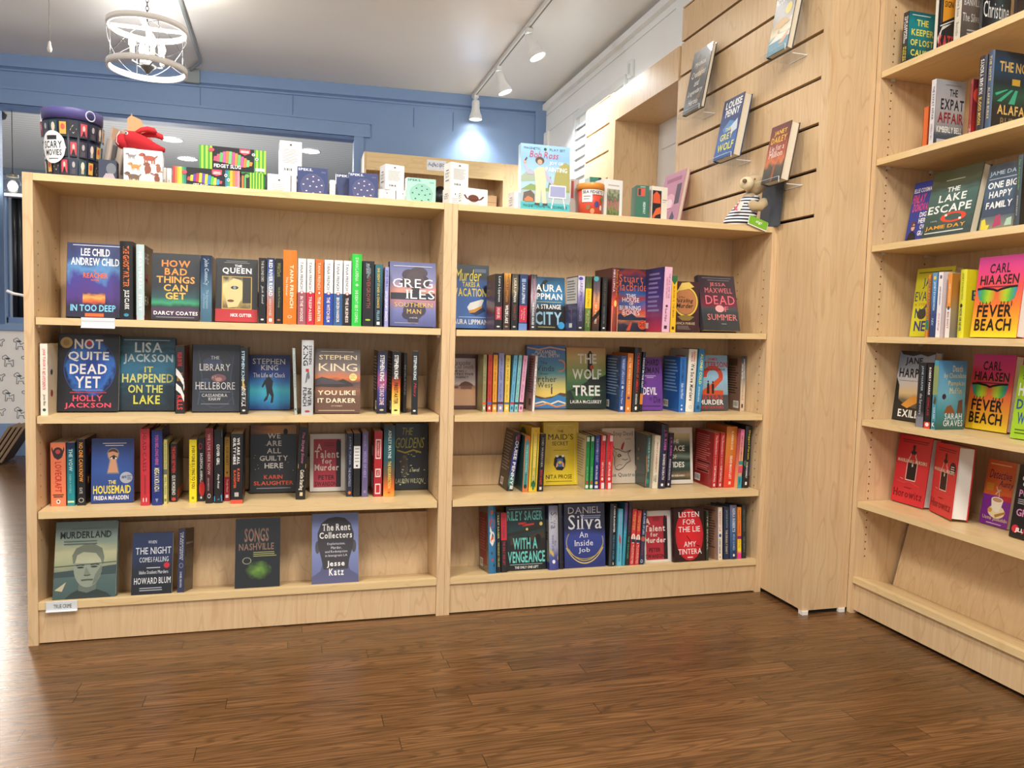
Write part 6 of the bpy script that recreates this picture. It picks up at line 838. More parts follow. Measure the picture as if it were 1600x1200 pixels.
FEV = G([(0, 'f4d42c'), (.15, 'f0b02c'), (.4, 'ec7a34'), (.62, 'e0504c'), (.8, 'd83a74'), (1, 'c8308c')], 'v', 0)
F('B4', 1515, 1587.5, 399.5, 527.6, 'upper copy of pink to yellow cover with mirrored sunglasses', 'd84c60', fever(), X=BX+.035, lean=5, hard=True, t=.034, fc=FEV, pg=PAGESW)
F('B5', 1393, 1448, 549, 657.5, 'twilight cover with white letters and orange winding shore', '8aa0bc', [('p', [(0, 0), (1, 0), (1, .16), (.4, .2), (.12, .3), (.1, .5), (0, .62)], '23221f'), ('p', [(.22, .22), (.5, .36), (.8, .36), (.95, .28), (.92, .24), (.7, .28), (.4, .18)], 'd8943c'), ('p', [(.02, 1), (.1, .95), (.4, .93), (.6, .96), (.8, .93), (1, .97), (1, 1)], '2c2a24'), t('JANE', .2, .79, .68, .91, '14161c'), t('HARPER', .06, .62, .86, .75, '14161c'), ('r', .08, .57, .8, .575, '5a6474'), t('EXILES', .16, .05, .86, .16, 'eceae4')], X=BX+.12, hard=True, t=.03, lean=5, fc=G([(0, '2c2a26'), (.3, '6a5c48'), (.4, 'dcc08c'), (.55, 'ccc8c4'), (.75, 'a0b0c8'), (1, '7c90b4')], 'v', .05, 2.5))
S('B5', 1430, 1442.5, 566.5, 664.5, 'charcoal spine with white capitals and pale foot', '22282e', [v('JANE HARPER', .56, .95, '9ab0b8', .35, .68), v('the Survivors', .2, .52, 'dce0e0', .35, .66, 's'), ('r', .05, .0, .95, .16, '7c7e88')], X=BX+.035, sc=G([(0, '8a8c98'), (.16, '5a5e68'), (.25, '20262c'), (1, '1c2228')], 'v', .05, 3), w=.1)
S('B5', 1443.2, 1453, 568, 667, 'black spine with white and red capitals and red foot', '1b191b', [v('ROBERT HARRIS', .52, .94, 'e8e8e4', .35, .68), v('CONCLAVE', .2, .48, 'b03038', .35, .68), ('r', 0, 0, 1, .1, 'd04438'), ('e', .5, .06, .3, .03, 'ece4e0')], X=BX+.03, w=.1)
S('B5', 1453.8, 1461.6, 563, 669, 'light blue harbour cover with cream serif title', '4a94a8', [('r', 0, .5, 1, .92, '8a9a64'), ('p', [(.2, .38), (.5, .5), (.8, .44), (.7, .36)], '5a4434'), v('SARAH', .16, .32, Wt, .35, .7, 's'), ('r', .2, .02, .9, .12, '2c6c74'), t('K', .25, .04, .75, .1, Wt)], X=BX+.03, fc=G([(0, '2f5c54'), (.25, '3f8c94'), (.5, '6cacc0'), (.8, '5c9cc4'), (1, '4a8cc0')], 'v', .08, 2.5), front=[t('Death', .5, .84, .86, .93, 'e8dca0', 's'), t('by Chocolate', .2, .73, .98, .82, 'e8dca0', 's'), t('Pumpkin', .36, .62, .95, .71, 'e8dca0', 's'), t('Muffin', .42, .52, .86, .61, 'e8dca0', 's'), ('e', .24, .48, .07, .04, '3c2448'), ('p', [(.26, .24), (.36, .34), (.5, .36), (.62, .28), (.66, .22)], '8a5434'), ('p', [(.72, .24), (.76, .42), (.9, .44), (.92, .24)], '6c4c38'), t('SARAH', .3, .15, .92, .24, Wt, 's'), t('GRAVES', .26, .05, .95, .14, Wt, 's')], w=.107)
F('B5', 1507, 1572.5, 554, 674, 'lower copy of pink to yellow cover with mirrored sunglasses', 'd84c60', fever(), hard=True, t=.034, lean=5, fc=FEV, pg=PAGESW)
F('B5', 1577, 1640, 572, 690, 'lime green cover with white and blue block capitals', '9cc42c', [t('HIAASEN', .06, .58, 1.0, .76, 'eef0e8'), t('DOUBLE', .06, .4, 1.0, .54, '24508c'), t('WHAMMY', .12, .2, 1.0, .36, '24508c'), ('l', .12, .8, .8, .96, 4, '4a5c1c'), ('r', .1, .07, .9, .085, '4a5c1c'), ('r', .1, .115, .8, .13, '4a5c1c')], t=.026, lean=6)
def marble(): return [('w', [(.1, .93), (.92, .93)], .006, '6c1418'), ('w', [(.14, .9), (.88, .9)], .005, '6c1418'), ('e', .5, .84, .04, .03, '18100f'), ('r', .47, .76, .53, .83, '18100f'), ('r', .43, .73, .58, .78, '18100f'), ('r', .38, .36, .64, .6, '18100f'), ('w', [(.36, .35), (.36, .62), (.43, .7), (.43, .74)], .008, 'f0d8d4'), ('w', [(.66, .35), (.66, .62), (.58, .7), (.58, .74)], .008, 'f0d8d4'), ('w', [(.36, .35), (.66, .35)], .006, 'f0d8d4'), ('e', .52, .57, .02, .025, 'e8e0dc'), t('MARBLE HALL MURDERS', .06, .6, .94, .65, 'f0dcc0'), ('w', [(.1, .32), (.3, .3), (.5, .33), (.8, .28)], .004, 'e06058'), ('w', [(.2, .36), (.3, .35)], .004, 'f0b8b0'), t('Horowitz', .05, .09, .92, .2, '6c1014', 's'), ('r', .36, .23, .58, .24, '7c161a')]
F('B6', 1391, 1442.5, 681.5, 788.5, 'left copy of red cover with dropper bottle', 'c82430', marble(), X=BX+.128, hard=True, t=.04, lean=6, fc=G([(0, 'd02834'), (1, 'c4222e')], 'v', .1, 2), pg=PAGESW)
bk = F('B6', 1451, 1485, 694, 803.5, 'right copy of red cover with dropper bottle and round badge', 'c82430', marble(), hard=True, t=.05, lean=4, yaw=-22, fc=G([(0, 'd42430'), (1, 'cc222e')], 'v', .1, 2), pg=PAGESW, sticker=(.84, .68, .13, '241416', ('r', .77, .7, .91, .71, 'e8dcd8'), ('r', .76, .67, .92, .68, 'e8dcd8'), ('r', .78, .64, .9, .65, 'e8dcd8')))
F('B6', 1529, 1573, 720.5, 823, 'orange and purple cover with tea cup and saucer', 'd0602c', [('r', 0, 0, 1, .46, '7c2c8c'), ('r', .66, .4, 1, .48, 'b82c34'), t('Detective', .12, .72, .9, .85, '3c1c4c', 'i'), t('Aunty', .5, .58, 1.0, .71, '3c1c4c', 'i'), ('r', .08, .52, .34, .64, 'c8802c'), ('r', .1, .93, .85, .945, 'f0b888'), ('e', .55, .22, .3, .1, 'ecdcb0'), ('p', [(.32, .4), (.36, .28), (.46, .22), (.62, .22), (.7, .3), (.74, .4)], 'f4e8d0'), ('e', .53, .4, .21, .045, 'f8f0e0'), ('e', .53, .4, .17, .033, 'c89870'), ('e', .32, .23, .08, .035, 'd8a04c'), ('p', [(.5, .17), (.86, .25), (.88, .22), (.54, .13)], 'b87c3c'), ('w', [(.56, .54), (.58, .42)], .008, 'e8dcc8'), ('w', [(.44, .6), (.5, .54), (.62, .56), (.5, .52), (.44, .48)], .012, 'd8c098'), t('Uzma Jalaluddin', .1, .07, .98, .14, 'f0d49c', ''), ('r', .26, .03, .8, .042, 'd8b8c8')], lean=7, t=.022)
F('B6', 1575, 1640, 731, 848, 'black cover with pink letters, white blossoms and red roses', '1c1a1c', [('e', .2, .74, .05, .03, 'f0eee8'), ('e', .3, .8, .05, .03, 'f0eee8'), ('e', .16, .82, .04, .03, 'e8e8e0'), ('e', .28, .68, .05, .03, 'f0eee8'), ('w', [(.2, .6), (.24, .72), (.3, .8)], .012, '4c7a3c'), t('POISONED', .1, .56, 1.0, .66, 'd890bc'), t('GROUND', .1, .3, 1.0, .4, 'd890bc'), ('e', .14, .12, .09, .055, 'c02c38'), ('w', [(.3, .08), (.5, .2), (.6, .28)], .03, '8c2030'), ('e', .6, .18, .1, .06, '9c2434'), t('JILL JOHNSON', .14, .07, 1.0, .14, 'f0eeec'), ('l', .1, .46, .9, .54, 3, 'b8b4b8')], lean=7, t=.024)

# --- books on clear shelves hooked into the slatted wall
def wallbook(bl, br, tl_, dx, desc, c, front, th=.025, tilt=10, hgt=None, fc=None, lean=None):
    """bl, br: pixels of the cover's lower corners; dx: how far the lower edge stands off the wall"""
    X = SX-dx; A = at(*bl, 'X', X); Bp = at(*br, 'X', X); wd = A.y-Bp.y; z = (A.z+Bp.z)/2
    base = Matrix.Translation((X, A.y, z)) @ Matrix.Rotation(math.radians(tilt), 4, 'Y') @ Matrix.Rotation(-PI/2, 4, 'Z')
    lo, hi = .05, .4
    for _ in range(40):
        md = (lo+hi)/2
        if proj(base @ Vector((0, 0, md)))[1] > tl_: lo = md
        else: hi = md
    h = hgt or lo; k = dict(KW); k.update(front=front, hard=True, fc=fc)
    root = thing('book', desc, 'book', group='books displayed on the slatted wall', mat=base); book_parts(root, wd, h, th, c, k)
    return X, A.y, Bp.y, z, th
def wall_shelf(X, ya, yb, z, th, desc):
    root = thing('acrylic_shelf', desc, 'display shelf', (X, (ya+yb)/2, z), 'clear shelves on the slatted wall'); off = Matrix.Translation((-X, -(ya+yb)/2, -z)); mb = MB()
    g = .012; ym = (ya+yb)/2; wd = .05
    mb.box(X-.012, yb-g, z-.014, X+.03, ya+g, z-.012, CLEAR); mb.box(X-.015, yb-g, z-.014, X-.0135, ya+g, z+.006, CLEAR); EDGE = M('eef3f5', .2); mb.box(X-.0152, yb-g, z+.006, X-.0133, ya+g, z+.0068, EDGE); mb.box(X-.0152, yb-g-.0008, z-.014, X-.0133, yb-g, z+.006, EDGE); mb.build('ledge', root, off)  # white strips paint the bright glint along the acrylic edges
    mb = MB(); mb.box(X+.03, ym-wd, z-.0142, SX-.001, ym+wd, z-.0122, CLEAR); mb.box(X+.03, ym-wd-.001, z-.0142, SX-.001, ym-wd, z-.0122, EDGE); mb.box(SX-.002, ym-wd, z-.0142, SX-.001, ym+wd, z-.0122, EDGE); mb.build('bracket', root, off)
a = wallbook((1197, 91), (1229, 73), -20, .09, 'poolside cover with white lettering, topmost on the slatted wall', '3c3c3a', [t('COPPOLA', .1, .8, .95, .92, 'ece8e0', 'b'), ('e', .72, .66, .16, .09, 'd8b83c'), ('r', 0, 0, 1, .24, '3a7c94'), ('p', [(0, .2), (.4, .3), (1, .26), (1, .2)], 'd8d0bc'), ('p', [(.1, .42), (.3, .52), (.6, .54), (.9, .44), (.5, .38)], 'b88c3c'), ('p', [(.5, .14), (.7, .22), (.95, .3), (.9, .2), (.7, .12)], 'c89470'), ('e', .4, .34, .05, .03, 'b88860')], fc=G([(0, '2f6c84'), (.24, '3a7c90'), (.32, 'c8b890'), (.5, '6a5a3c'), (.7, '4a4440'), (1, '5c5450')], 'v', .12, 3), hgt=.225)
wall_shelf(*a, 'clear shelf under the topmost poolside book on the slatted wall')
a = wallbook((1066, 176), (1094.5, 171), 84, .085, 'black cover with white script words, left on the slatted wall', '2a292c', [('e', .55, .7, .3, .14, '4a4034'), ('e', .6, .6, .16, .08, '8a6a34')]+tl(['Mythical', 'Creatures', 'and', 'Legendary', 'Heroes'], .12, .88, .1, .8, 'e8e4dc', 'i', .5)+[('e', .3, .9, .1, .04, '6a5a44'), ('e', .75, .2, .1, .05, '6a5434')], th=.018)
wall_shelf(*a, 'clear shelf under the black book with white script, slatted wall')
a = wallbook((1114, 251.5), (1144.5, 242), 159, .095, 'navy cover with white capitals and yellow title, slatted wall', '1f3766', [t('LOUISE', .14, .83, .94, .95, Wt), t('PENNY', .2, .69, .9, .81, Wt), ('p', [(.2, .5), (.5, .62), (.8, .56), (.6, .44), (.3, .42)], '4a84b8'), ('p', [(.6, .5), (.9, .6), (.95, .42), (.7, .38)], 'c8d4dc'), t('THE', .36, .44, .62, .5, 'e0d87c'), t('GREY', .16, .3, .8, .41, 'e0dc7c'), t('WOLF', .12, .12, .92, .25, 'e8e24c'), ('r', .1, .06, .7, .07, '8aa8c8')], th=.035, fc=G([(0, '1f4c94'), (.3, '2a5ca0'), (.5, '24407c'), (1, '16264c')], 'v', .12, 3))
wall_shelf(*a, 'clear shelf under the navy book with yellow title, slatted wall')
a = wallbook((1189, 287.5), (1219, 280), 200, .095, 'brown fiery cover with yellow and white lettering, slatted wall', '4a3424', [t('JANET', .22, .8, .85, .9, 'e8b834'), t('DAILEY', .12, .68, .9, .79, 'e8b834'), t('Lie for a', .12, .54, .86, .64, 'f0e8dc', 's'), t('Million', .14, .43, .84, .53, 'f0e8dc', 's'), ('p', [(.45, 0), (.55, 0), (.6, .26), (.48, .26)], '9a5430')], th=.035, fc=G([(0, '2f2a22'), (.25, '4a4434'), (.34, 'c86c34'), (.5, 'a84a2c'), (.7, '7c2c1c'), (1, '5a1c14')], 'v', .2, 4))
wall_shelf(*a, 'clear shelf under the brown fiery book above the plush toy')
# ------------------------------------------------------------------ toys and packs on top of the left and middle bookcases
TOPG = 'toys and packs along the bookcase tops'
def gbox(name, label, cat, x0, x1, yt, Y, depth, col, front=(), left=(), right=(), z=H+.0004, yaw=0, group=TOPG, fc=None, tilt=0, rough=.45, lc=None):
    """carton standing on a surface; x0, x1 = its front face in pixels at distance Y, yt = its top edge"""
    a = math.radians(yaw); A = at(x0, 300, 'Y', Y); B = at(x1, 300, 'Y', Y)
    A = at(x0, yt+20, 'Y', Y); w_ = (B.x-A.x)/math.cos(a); zt = at((x0+x1)/2, yt, 'Y', Y+math.sin(a)*w_/2).z; h = zt-z
    base = Matrix.Translation((A.x, Y, z+depth*abs(math.sin(math.radians(tilt))))) @ Matrix.Rotation(a, 4, 'Z') @ Matrix.Rotation(-math.radians(tilt), 4, 'X')
    root = thing(name, label, cat, group=group, mat=base); mb = MB()
    mb.box(0, 0, 0, w_, depth, h, M(col, rough), {'-y': mat_of(fc or col, rough), '-x': mat_of(lc or col, rough)})
    deco(mb, front, lambda u, v_, o: (u*w_, -o, v_*h), None); deco(mb, left, lambda u, v_, o: (-o, depth*(1-u), v_*h), None)
    deco(mb, right, lambda u, v_, o: (w_+o, depth*u, v_*h), None)
    mb.build('carton', root)
    mb = MB(); mb.box(.001, .001, h, w_-.001, depth-.001, h+.0006, M(col, .5)); mb.build('flap', root)
    return root, base, w_, h
# movie bucket
Yb = .145; c0 = at(114, 275, 'Y', Yb); rt = (at(160.5, 190, 'Y', Yb).x-at(66, 185, 'Y', Yb).x)/2; rb = rt*.83; zt = at(113, 178, 'Y', Yb).z; hh = zt-H
root = thing('bucket', 'dark patterned tub with purple lid and round white label', 'bucket', (c0.x, Yb, H+.0004), TOPG); NAVY = '262b3c'
mb = MB(); prof = [(rb*.97, 0), (rb, .004), (rt*.975, hh-.03)]; mb.lathe(prof, M(NAVY, .4), 48)
def cone(u, v_, o):     # u: degrees from straight ahead, v_: 0..1 up the wall
    r_ = rb+(rt*.975-rb)*v_+.0016+o; a = math.radians(u-76); return (r_*math.cos(a), r_*math.sin(a), .004+v_*(hh-.034))
it = []; R2_ = random.Random(5)
for row, v0 in enumerate((.06, .36, .68)):
    for cidx in range(9):
        a0 = -84+cidx*19; cc = ['1f2230', '30384c', '23262e', '2c4a50', '2a2d3a', '1d2a34', '34303c'][(row*3+cidx*2) % 7]
        it.append(('r', a0+1, v0, a0+17, v0+.26, cc)); k_ = (row*4+cidx) % 5
        if k_ == 0: it += [('e', a0+9, v0+.16, 4, .07, 'd8c8b4'), ('r', a0+6, v0+.03, a0+12, v0+.1, 'b8a890')]
        elif k_ == 1: it += [('r', a0+3, v0+.04, a0+15, v0+.24, 'dca84c'), ('e', a0+9, v0+.16, 4, .05, 'c85a4c')]
        elif k_ == 2: it += [('p', [(a0+3, v0+.12), (a0+8, v0+.2), (a0+15, v0+.14), (a0+9, v0+.06)], 'd8c890')]
        elif k_ == 3: it += [('r', a0+3, v0+.03, a0+15, v0+.24, 'c04450'), ('e', a0+9, v0+.16, 2.5, .05, 'c8b8b0'), ('p', [(a0+5, v0+.03), (a0+9, v0+.14), (a0+13, v0+.03)], '1f1c22')]
        else: it += [('e', a0+9, v0+.17, 3, .05, 'a8a4a4'), ('r', a0+5, v0+.02, a0+13, v0+.1, '4a4850')]
it += [('e', -40, .5, 27, .27, 'eceef0'), ('r', -52, .62, -30, .69, '2c2c30'), ('t', 'SCARY', -60, .48, -20, .6, '2a2a2e', 'b'), ('t', 'MOVIES', -57, .36, -21, .46, '2a2a2e', 'b'), ('r', -50, .3, -28, .315, '5a5a5e')]
deco(mb, it, cone, 'round'); mb.build('body', root)
mb = MB(); mb.lathe([(rt*.975, hh-.032), (rt, hh-.032), (rt*1.02, hh-.002), (rt*1.01, hh), (0, hh)], M('57528c', .4), 48)
deco(mb, [('o', 48, .5, 11, .55, .2, 'c8ccd8'), ('e', 48, .5, 6, .25, '2c3454')], lambda u, v_, o: ((rt*1.012+.001+o)*math.cos(math.radians(u-90)), (rt*1.012+.001+o)*math.sin(math.radians(u-90)), hh-.03+v_*.028), 'round'); mb.build('lid', root)
# flat hanging packs behind the bucket
for i, (xp, yt) in enumerate(((165, 196), (177, 199), (189, 201))):
    Y = .172; A = at(xp-3, 262, 'Y', Y); Bp = at(xp+6, 262, 'Y', Y)
    wq = Bp.x-A.x; hq = at(xp, yt, 'Y', Y).z-H
    base = Matrix.Translation((A.x+.012*i, Y, H+.0006)) @ Matrix.Rotation(math.radians(9), 4, 'Y') @ Matrix.Rotation(math.radians(62), 4, 'Z')
    root = thing('gift_pack', ('first', 'second', 'third')[i]+' grey brown hanging pack leaning between the tub and dog carton', 'toy pack', group=TOPG, mat=base); mb = MB()
    mb.rbox(0, 0, 0, .085, .02, hq*.8, .006, M('a89c90', .6)); deco(mb, [('r', .1, .3, .9, .9, '6c6a6c'), ('w', [(.2, .2), (.5, .7), (.8, .3)], .03, '8aa0a4'), ('e', .5, .6, .2, .12, 'c4b8ac')], lambda u, v_, o: (u*.085, -o, v_*hq*.8), None); mb.build('pouch', root)
    mb = MB(); mb.box(.004, .007, hq*.8+.0002, .081, .011, hq*1.0, M('c8a890' if i < 2 else 'd89a94', .6)); mb.build('header_card', root)
gbox('toy_box', 'small navy carton with grey disc, right of the movie tub', 'box', 154, 182, 250, .02, .05, '2a3048', [('e', .7, .55, .28, .3, '6c7078'), ('p', [(.2, 0), (.4, .3), (.8, .3), (.95, 0)], 'a89ca4')], yaw=4)
tan = at(199, 250, 'Y', .2); tan2 = at(226, 250, 'Y', .2); zz = at(212, 178, 'Y', .2).z
root = thing('backing_card', 'tan brown card rising behind the red puppet', 'card', (tan.x, .2, H+.0004), TOPG); mb = MB(); ww = tan2.x-tan.x; hz_ = zz-H
mb.prism([(0, 0), (ww, 0), (ww, hz_*.8), (ww*.8, hz_*.93), (ww*.3, hz_*.97), (ww*.25, hz_), (ww*.2, hz_*.97), (0, hz_*.93)], 0, .004, M('c79a6c', .7), fn=lambda x, y, z: (x, z, y)); mb.build('card', root)
def dog(cx, cy, w_, c, up=0):
    """little printed dog: body, head, ear, legs and tail"""
    h_ = w_*.9
    if up: return [('e', cx, cy, w_*.26, h_*.42, c), ('e', cx-.05*w_, cy+h_*.5, w_*.2, h_*.17, c), ('e', cx-.24*w_, cy+h_*.46, w_*.12, h_*.08, c), ('p', [(cx+.05*w_, cy+.62*h_), (cx+.2*w_, cy+.5*h_), (cx+.12*w_, cy+.36*h_)], c), ('r', cx-.2*w_, cy-.5*h_, cx-.08*w_, cy, c), ('w', [(cx+.2*w_, cy-.4*h_), (cx+.44*w_, cy-.44*h_)], .018, c)]
    return [('e', cx, cy, w_*.38, h_*.2, c), ('e', cx-.42*w_, cy+h_*.24, w_*.16, h_*.14, c), ('e', cx-.56*w_, cy+h_*.2, w_*.1, h_*.07, c), ('p', [(cx-.34*w_, cy+.12*h_), (cx-.2*w_, cy+.18*h_), (cx-.36*w_, cy+.34*h_)], c), ('p', [(cx-.4*w_, cy+.34*h_), (cx-.3*w_, cy+.14*h_), (cx-.24*w_, cy+.28*h_)], '5c4038')]+[('r', cx+q*w_, cy-.42*h_, cx+(q+.09)*w_, cy, c) for q in (-.32, -.18, .12, .26)]+[('w', [(cx+.34*w_, cy+.04*h_), (cx+.5*w_, cy+.24*h_)], .016, c)]
DOGC = dog(.2, .78, .24, '8a8484')+dog(.66, .76, .42, 'a8513c')+dog(.3, .48, .3, 'd88a44')+dog(.62, .42, .34, '8a4c3c', 1)+dog(.26, .16, .38, '6c5444')+dog(.9, .46, .24, '9c5c44', 1)+dog(.86, .14, .28, '7c4434', 1)
_, dbase, dw, dh = gbox('toy_box', 'white carton printed with brown dogs under the red puppet', 'box', 193, 253, 234, .03, .1, 'ecebe8', DOGC, [('r', 0, 0, 1, 1, '7c4a38'), ('e', .5, .4, .2, .25, 'e0c8b8')], yaw=6)
# red plush puppet lying on the carton
p0 = at(190, 226, 'Y', .07); RED = M('b8202a', .95); REDL = M('cc2e34', .95); zb = H+dh+.0008
root = thing('plush_puppet', 'red plush puppet with two long fins lying on the dog carton', 'plush toy', (p0.x+.005, .07, zb), TOPG)
mb = MB(); mb.tube([(0, 0, .03), (.012, 0, .034), (.03, 0, .034), (.055, .002, .026), (.085, .004, .016), (.112, .006, .011)], [.012, .024, .0245, .02, .013, .006], RED, 14)
mb.ell((-.002, 0, .026), (.02, .02, .022), RED); mb.build('body', root)
for sg, pts in ((1, [(.036, -.008, .052), (.05, -.008, .062), (.066, -.006, .066), (.083, -.006, .064), (.09, -.006, .058)]), (-1, [(.038, .01, .048), (.062, .012, .054), (.085, .012, .056), (.1, .012, .052), (.106, .012, .044)])):
    mb = MB(); mb.tube(pts, [.006, .0075, .009, .0085, .004], REDL, 10); mb.build('fin', root)
for sx in (-.017,):
    mb = MB(); mb.ell((.012, sx-.004, .046), (.005, .004, .005), M('f2f0ee', .3)); mb.ell((.0115, sx-.0075, .0465), (.0025, .002, .0028), M('121212', .2)); mb.build('eye', root)
mb = MB(); mb.tube([(-.006, -.02, .05), (-.014, -.018, .036), (-.016, -.016, .02), (-.01, -.018, .012)], .0012, M('e8d0d0', .8), 6); mb.build('stitching', root)
for i, (a_, b_, yt) in enumerate(((253.5, 259.5, 262), (260.5, 268, 263))):
    gbox('small_box', ('left one', 'right one')[i]+' of two small white cartons between dogs and rainbow stripes', 'box', a_, b_, yt, .09, .05, 'e8e4de', [('r', .3, .2, .7, .4, 'c8b8b4')])
RAINB = ['d8343c', 'e8743c', 'f0b02c', 'e8dc4c', '3f9c58', '2c7c74', '3868a8']; GRN = ['3f9a34', 'a4cc3c']
def slug(cx, cy, s, cols):
    out = []; n = len(cols)
    for i, cc in enumerate(cols):
        u0 = cx-.5*s+s*i/n; u1 = u0+s/n*.94; b_ = math.sin(PI*(i+.7)/(n+.4))**.6; b2 = math.sin(PI*(i+.9)/(n+.4))**.6; dy = .16*s*math.sin(PI*(i+.5)/n*1.6)-.06
        out.append(('p', [(u0, cy-.24*b_+dy), (u1, cy-.24*b2+dy), (u1+.01, cy+.3*b2+dy), (u0+.01, cy+.3*b_+dy)], cc))
    return out
_, b1, sw, sh_ = gbox('toy_box', 'rainbow striped black carton with a colourful toy slug', 'box', 270, 374.5, 263.5, .03, .06, '17171a', [('r', i*.033, 0, (i+1)*.033, 1, RAINB[i % 7]) for i in range(6)]+[('r', .78+i*.037, 0, .78+(i+1)*.037, 1, ['2c7c9c', '3f9c58', 'f0b02c', 'f0842c', 'ec6c7c', 'f08c94'][i]) for i in range(6)]+slug(.47, .42, .52, ['d84c3c', 'e0cc3c', '6a3c9c', 'c83c3c', 'e8d83c', '6c4ca8', 'd8dc3c', '3c84c8', '58b848', 'd8e048', '3c9cd8', 'c84c4c'])+[('p', [(.58, .98), (.58, .72), (.65, .62), (.73, .72), (.73, .98)], 'e04858'), ('r', .6, .82, .71, .86, 'f8e8e8'), ('r', .6, .74, .71, .78, 'f8e8e8'), ('e', .17, .72, .04, .11, 'e04858'), ('e', .79, .7, .022, .09, 'f4f4f0'), ('e', .83, .46, .022, .09, 'f4f4f0'), ('e', .79, .7, .01, .04, '141414'), ('e', .83, .46, .01, .04, '141414'), ('t', 'GET SLUG', .3, .0, .52, .14, 'f8f8f6', 'b'), ('r', .8, .0, .97, .1, 'f4f4f2')], rough=.3)
gbox('toy_box', 'green striped carton on the ground row right of the rainbow carton', 'box', 377, 413, 270, .045, .08, '2f8c34', [('r', i*.125, 0, (i+.5)*.125, 1, 'a4cc3c') for i in range(3, 8)]+[('p', [(0, 0), (0, .9), (.2, .98), (.36, .9), (.36, 0)], '1d1f1c'), ('r', .02, .1, .1, .8, 'd87c3c'), ('r', .13, .1, .2, .8, '5cac6c'), ('e', .25, .8, .1, .1, '6cac4c')], [('r', 0, 0, 1, 1, 'd8dcd4')], rough=.3)
gbox('toy_box', 'upper green striped carton with a pink and orange toy slug', 'box', 311, 415, 231, .045, .085, '18181a', [('r', i*.032, 0, (i+1)*.032, 1, GRN[i % 2]) for i in range(6)]+[('r', .82+i*.03, 0, .82+(i+1)*.03, 1, GRN[i % 2]) for i in range(6)]+slug(.5, .52, .58, ['d85068', 'e05870', '58b860', 'e85c9c', 'ec7c3c', '6cc878', 'e8508c', 'f08c3c', '58b868', 'e8549c', 'f08434', '78c884', 'e89038'])+[('p', [(.6, .98), (.6, .82), (.68, .72), (.76, .82), (.76, .98)], 'e04858'), ('r', .62, .88, .74, .91, 'f8e8e8'), ('r', .62, .83, .74, .86, 'f8e8e8'), ('e', .18, .84, .045, .08, 'e04858'), ('t', 'FIDGET SLUG', .22, .12, .62, .27, 'f8f8f6', 'b'), ('e', .81, .78, .025, .06, 'f4f4f0'), ('e', .86, .6, .025, .06, 'f4f4f0'), ('e', .81, .78, .011, .028, '141414'), ('e', .86, .6, .011, .028, '141414'), ('r', .84, .1, .98, .22, 'f4f4f2')], [('r', 0, 0, 1, 1, 'ecebe8')], z=H+sh_+.0014, yaw=3, rough=.3)
PRINT = [('e', .5, .9, .06, .025, '3a3a3c'), ('r', .36, .855, .64, .865, '8a8a8c'), ('l', .14, .36, .9, .78, 9, 'b0aeac'), ('r', .2, .14, .24, .21, '4a4a4c'), ('r', .27, .14, .3, .21, '4a4a4c'), ('r', .33, .14, .4, .21, '4a4a4c'), ('r', .43, .14, .46, .21, '4a4a4c'), ('r', .5, .14, .56, .21, '4a4a4c')]
PRS = [('e', .5, .7, .05, .05, '3a3a3c'), ('l', .2, .1, .85, .5, 4, 'b0aeac')]
SIDE = [('r', .3, .7, .7, .74, '6a6a6a'), ('t', 'EVERY', .2, .56, .8, .64, '6c6c6c', 'b'), ('t', 'DAY', .25, .44, .75, .52, '6c6c6c', 'b'), ('r', .25, .3, .75, .36, '8a8a8a')]
_, _, _, h1 = gbox('white_box', 'lower white carton beside the green stripes, under the tall one', 'box', 418, 454, 273, .04, .06, 'ece8e2', PRS, SIDE[:1], yaw=6)
gbox('white_box', 'tall white printed carton standing on another, left of navy cartons', 'box', 437, 471, 221, .045, .055, 'eeebe6', PRINT, z=H+h1+.0012, yaw=4)
gbox('white_box', 'narrow white carton edge left of the first navy carton', 'box', 455.5, 463, 273, .03, .05, 'ece8e2', [])
def spek(c, ink, lt, full=True): return [('t', 'SPEKS.', .03, .87, .5, .96, lt, 'b'), ('r', .78, .83, .93, .88, ink), ('p', [(.14, .1), (.12, .4), (.2, .62), (.38, .78), (.6, .78), (.8, .64), (.9, .4), (.86, .1), (.7, -.0), (.3, .0)], c), ('o', .5, .36, .39, .41, .03, ink)]+[('e', a_, b_, .03, .022, 'dcd8dc' if full else '2a3c44') for a_, b_ in ((.52, .68), (.33, .58), (.7, .57), (.52, .5), (.2, .38), (.42, .33), (.63, .32), (.8, .38), (.3, .15), (.52, .08), (.75, .14))]
gbox('puzzle_box', 'leftmost of the navy cartons, beside the tall white carton', 'box', 464.5, 512, 262, .045, .03, '2c3a6c', spek('474a74', '5a5c84', 'e8ecf4'), yaw=2)
gbox('white_box', 'small white carton alone between the navy cartons', 'box', 515.5, 523.5, 281.5, .05, .05, 'ece8e2', [('r', .3, .3, .7, .36, 'c8a8a4')])
gbox('puzzle_box', 'middle navy carton, half hidden by the right navy one', 'box', 525, 560, 272, .085, .03, '2a3660', [('t', 'SPEKS.', .03, .87, .68, .96, 'e8ecf4', 'b'), ('e', .85, .36, .5, .36, '3a3c5c')])
gbox('puzzle_box', 'rightmost navy carton, left of the stacked white cartons', 'box', 545.5, 590.5, 270.5, .035, .03, '2c3a6c', spek('474a74', '5a5c84', 'e8ecf4'))
_, _, _, h2 = gbox('white_box', 'lower left white carton under a tall one, beside navy carton', 'box', 591, 618, 296.5, .05, .07, 'ece8e2', PRS)
gbox('white_box', 'lower right white carton left of the mint green carton', 'box', 619, 640, 297.5, .05, .06, 'ece8e2', PRS)
gbox('white_box', 'tall white printed carton left of the mint green carton', 'box', 602, 632, 258, .045, .05, 'eeebe6', PRINT, SIDE, z=H+h2+.0012, yaw=14)
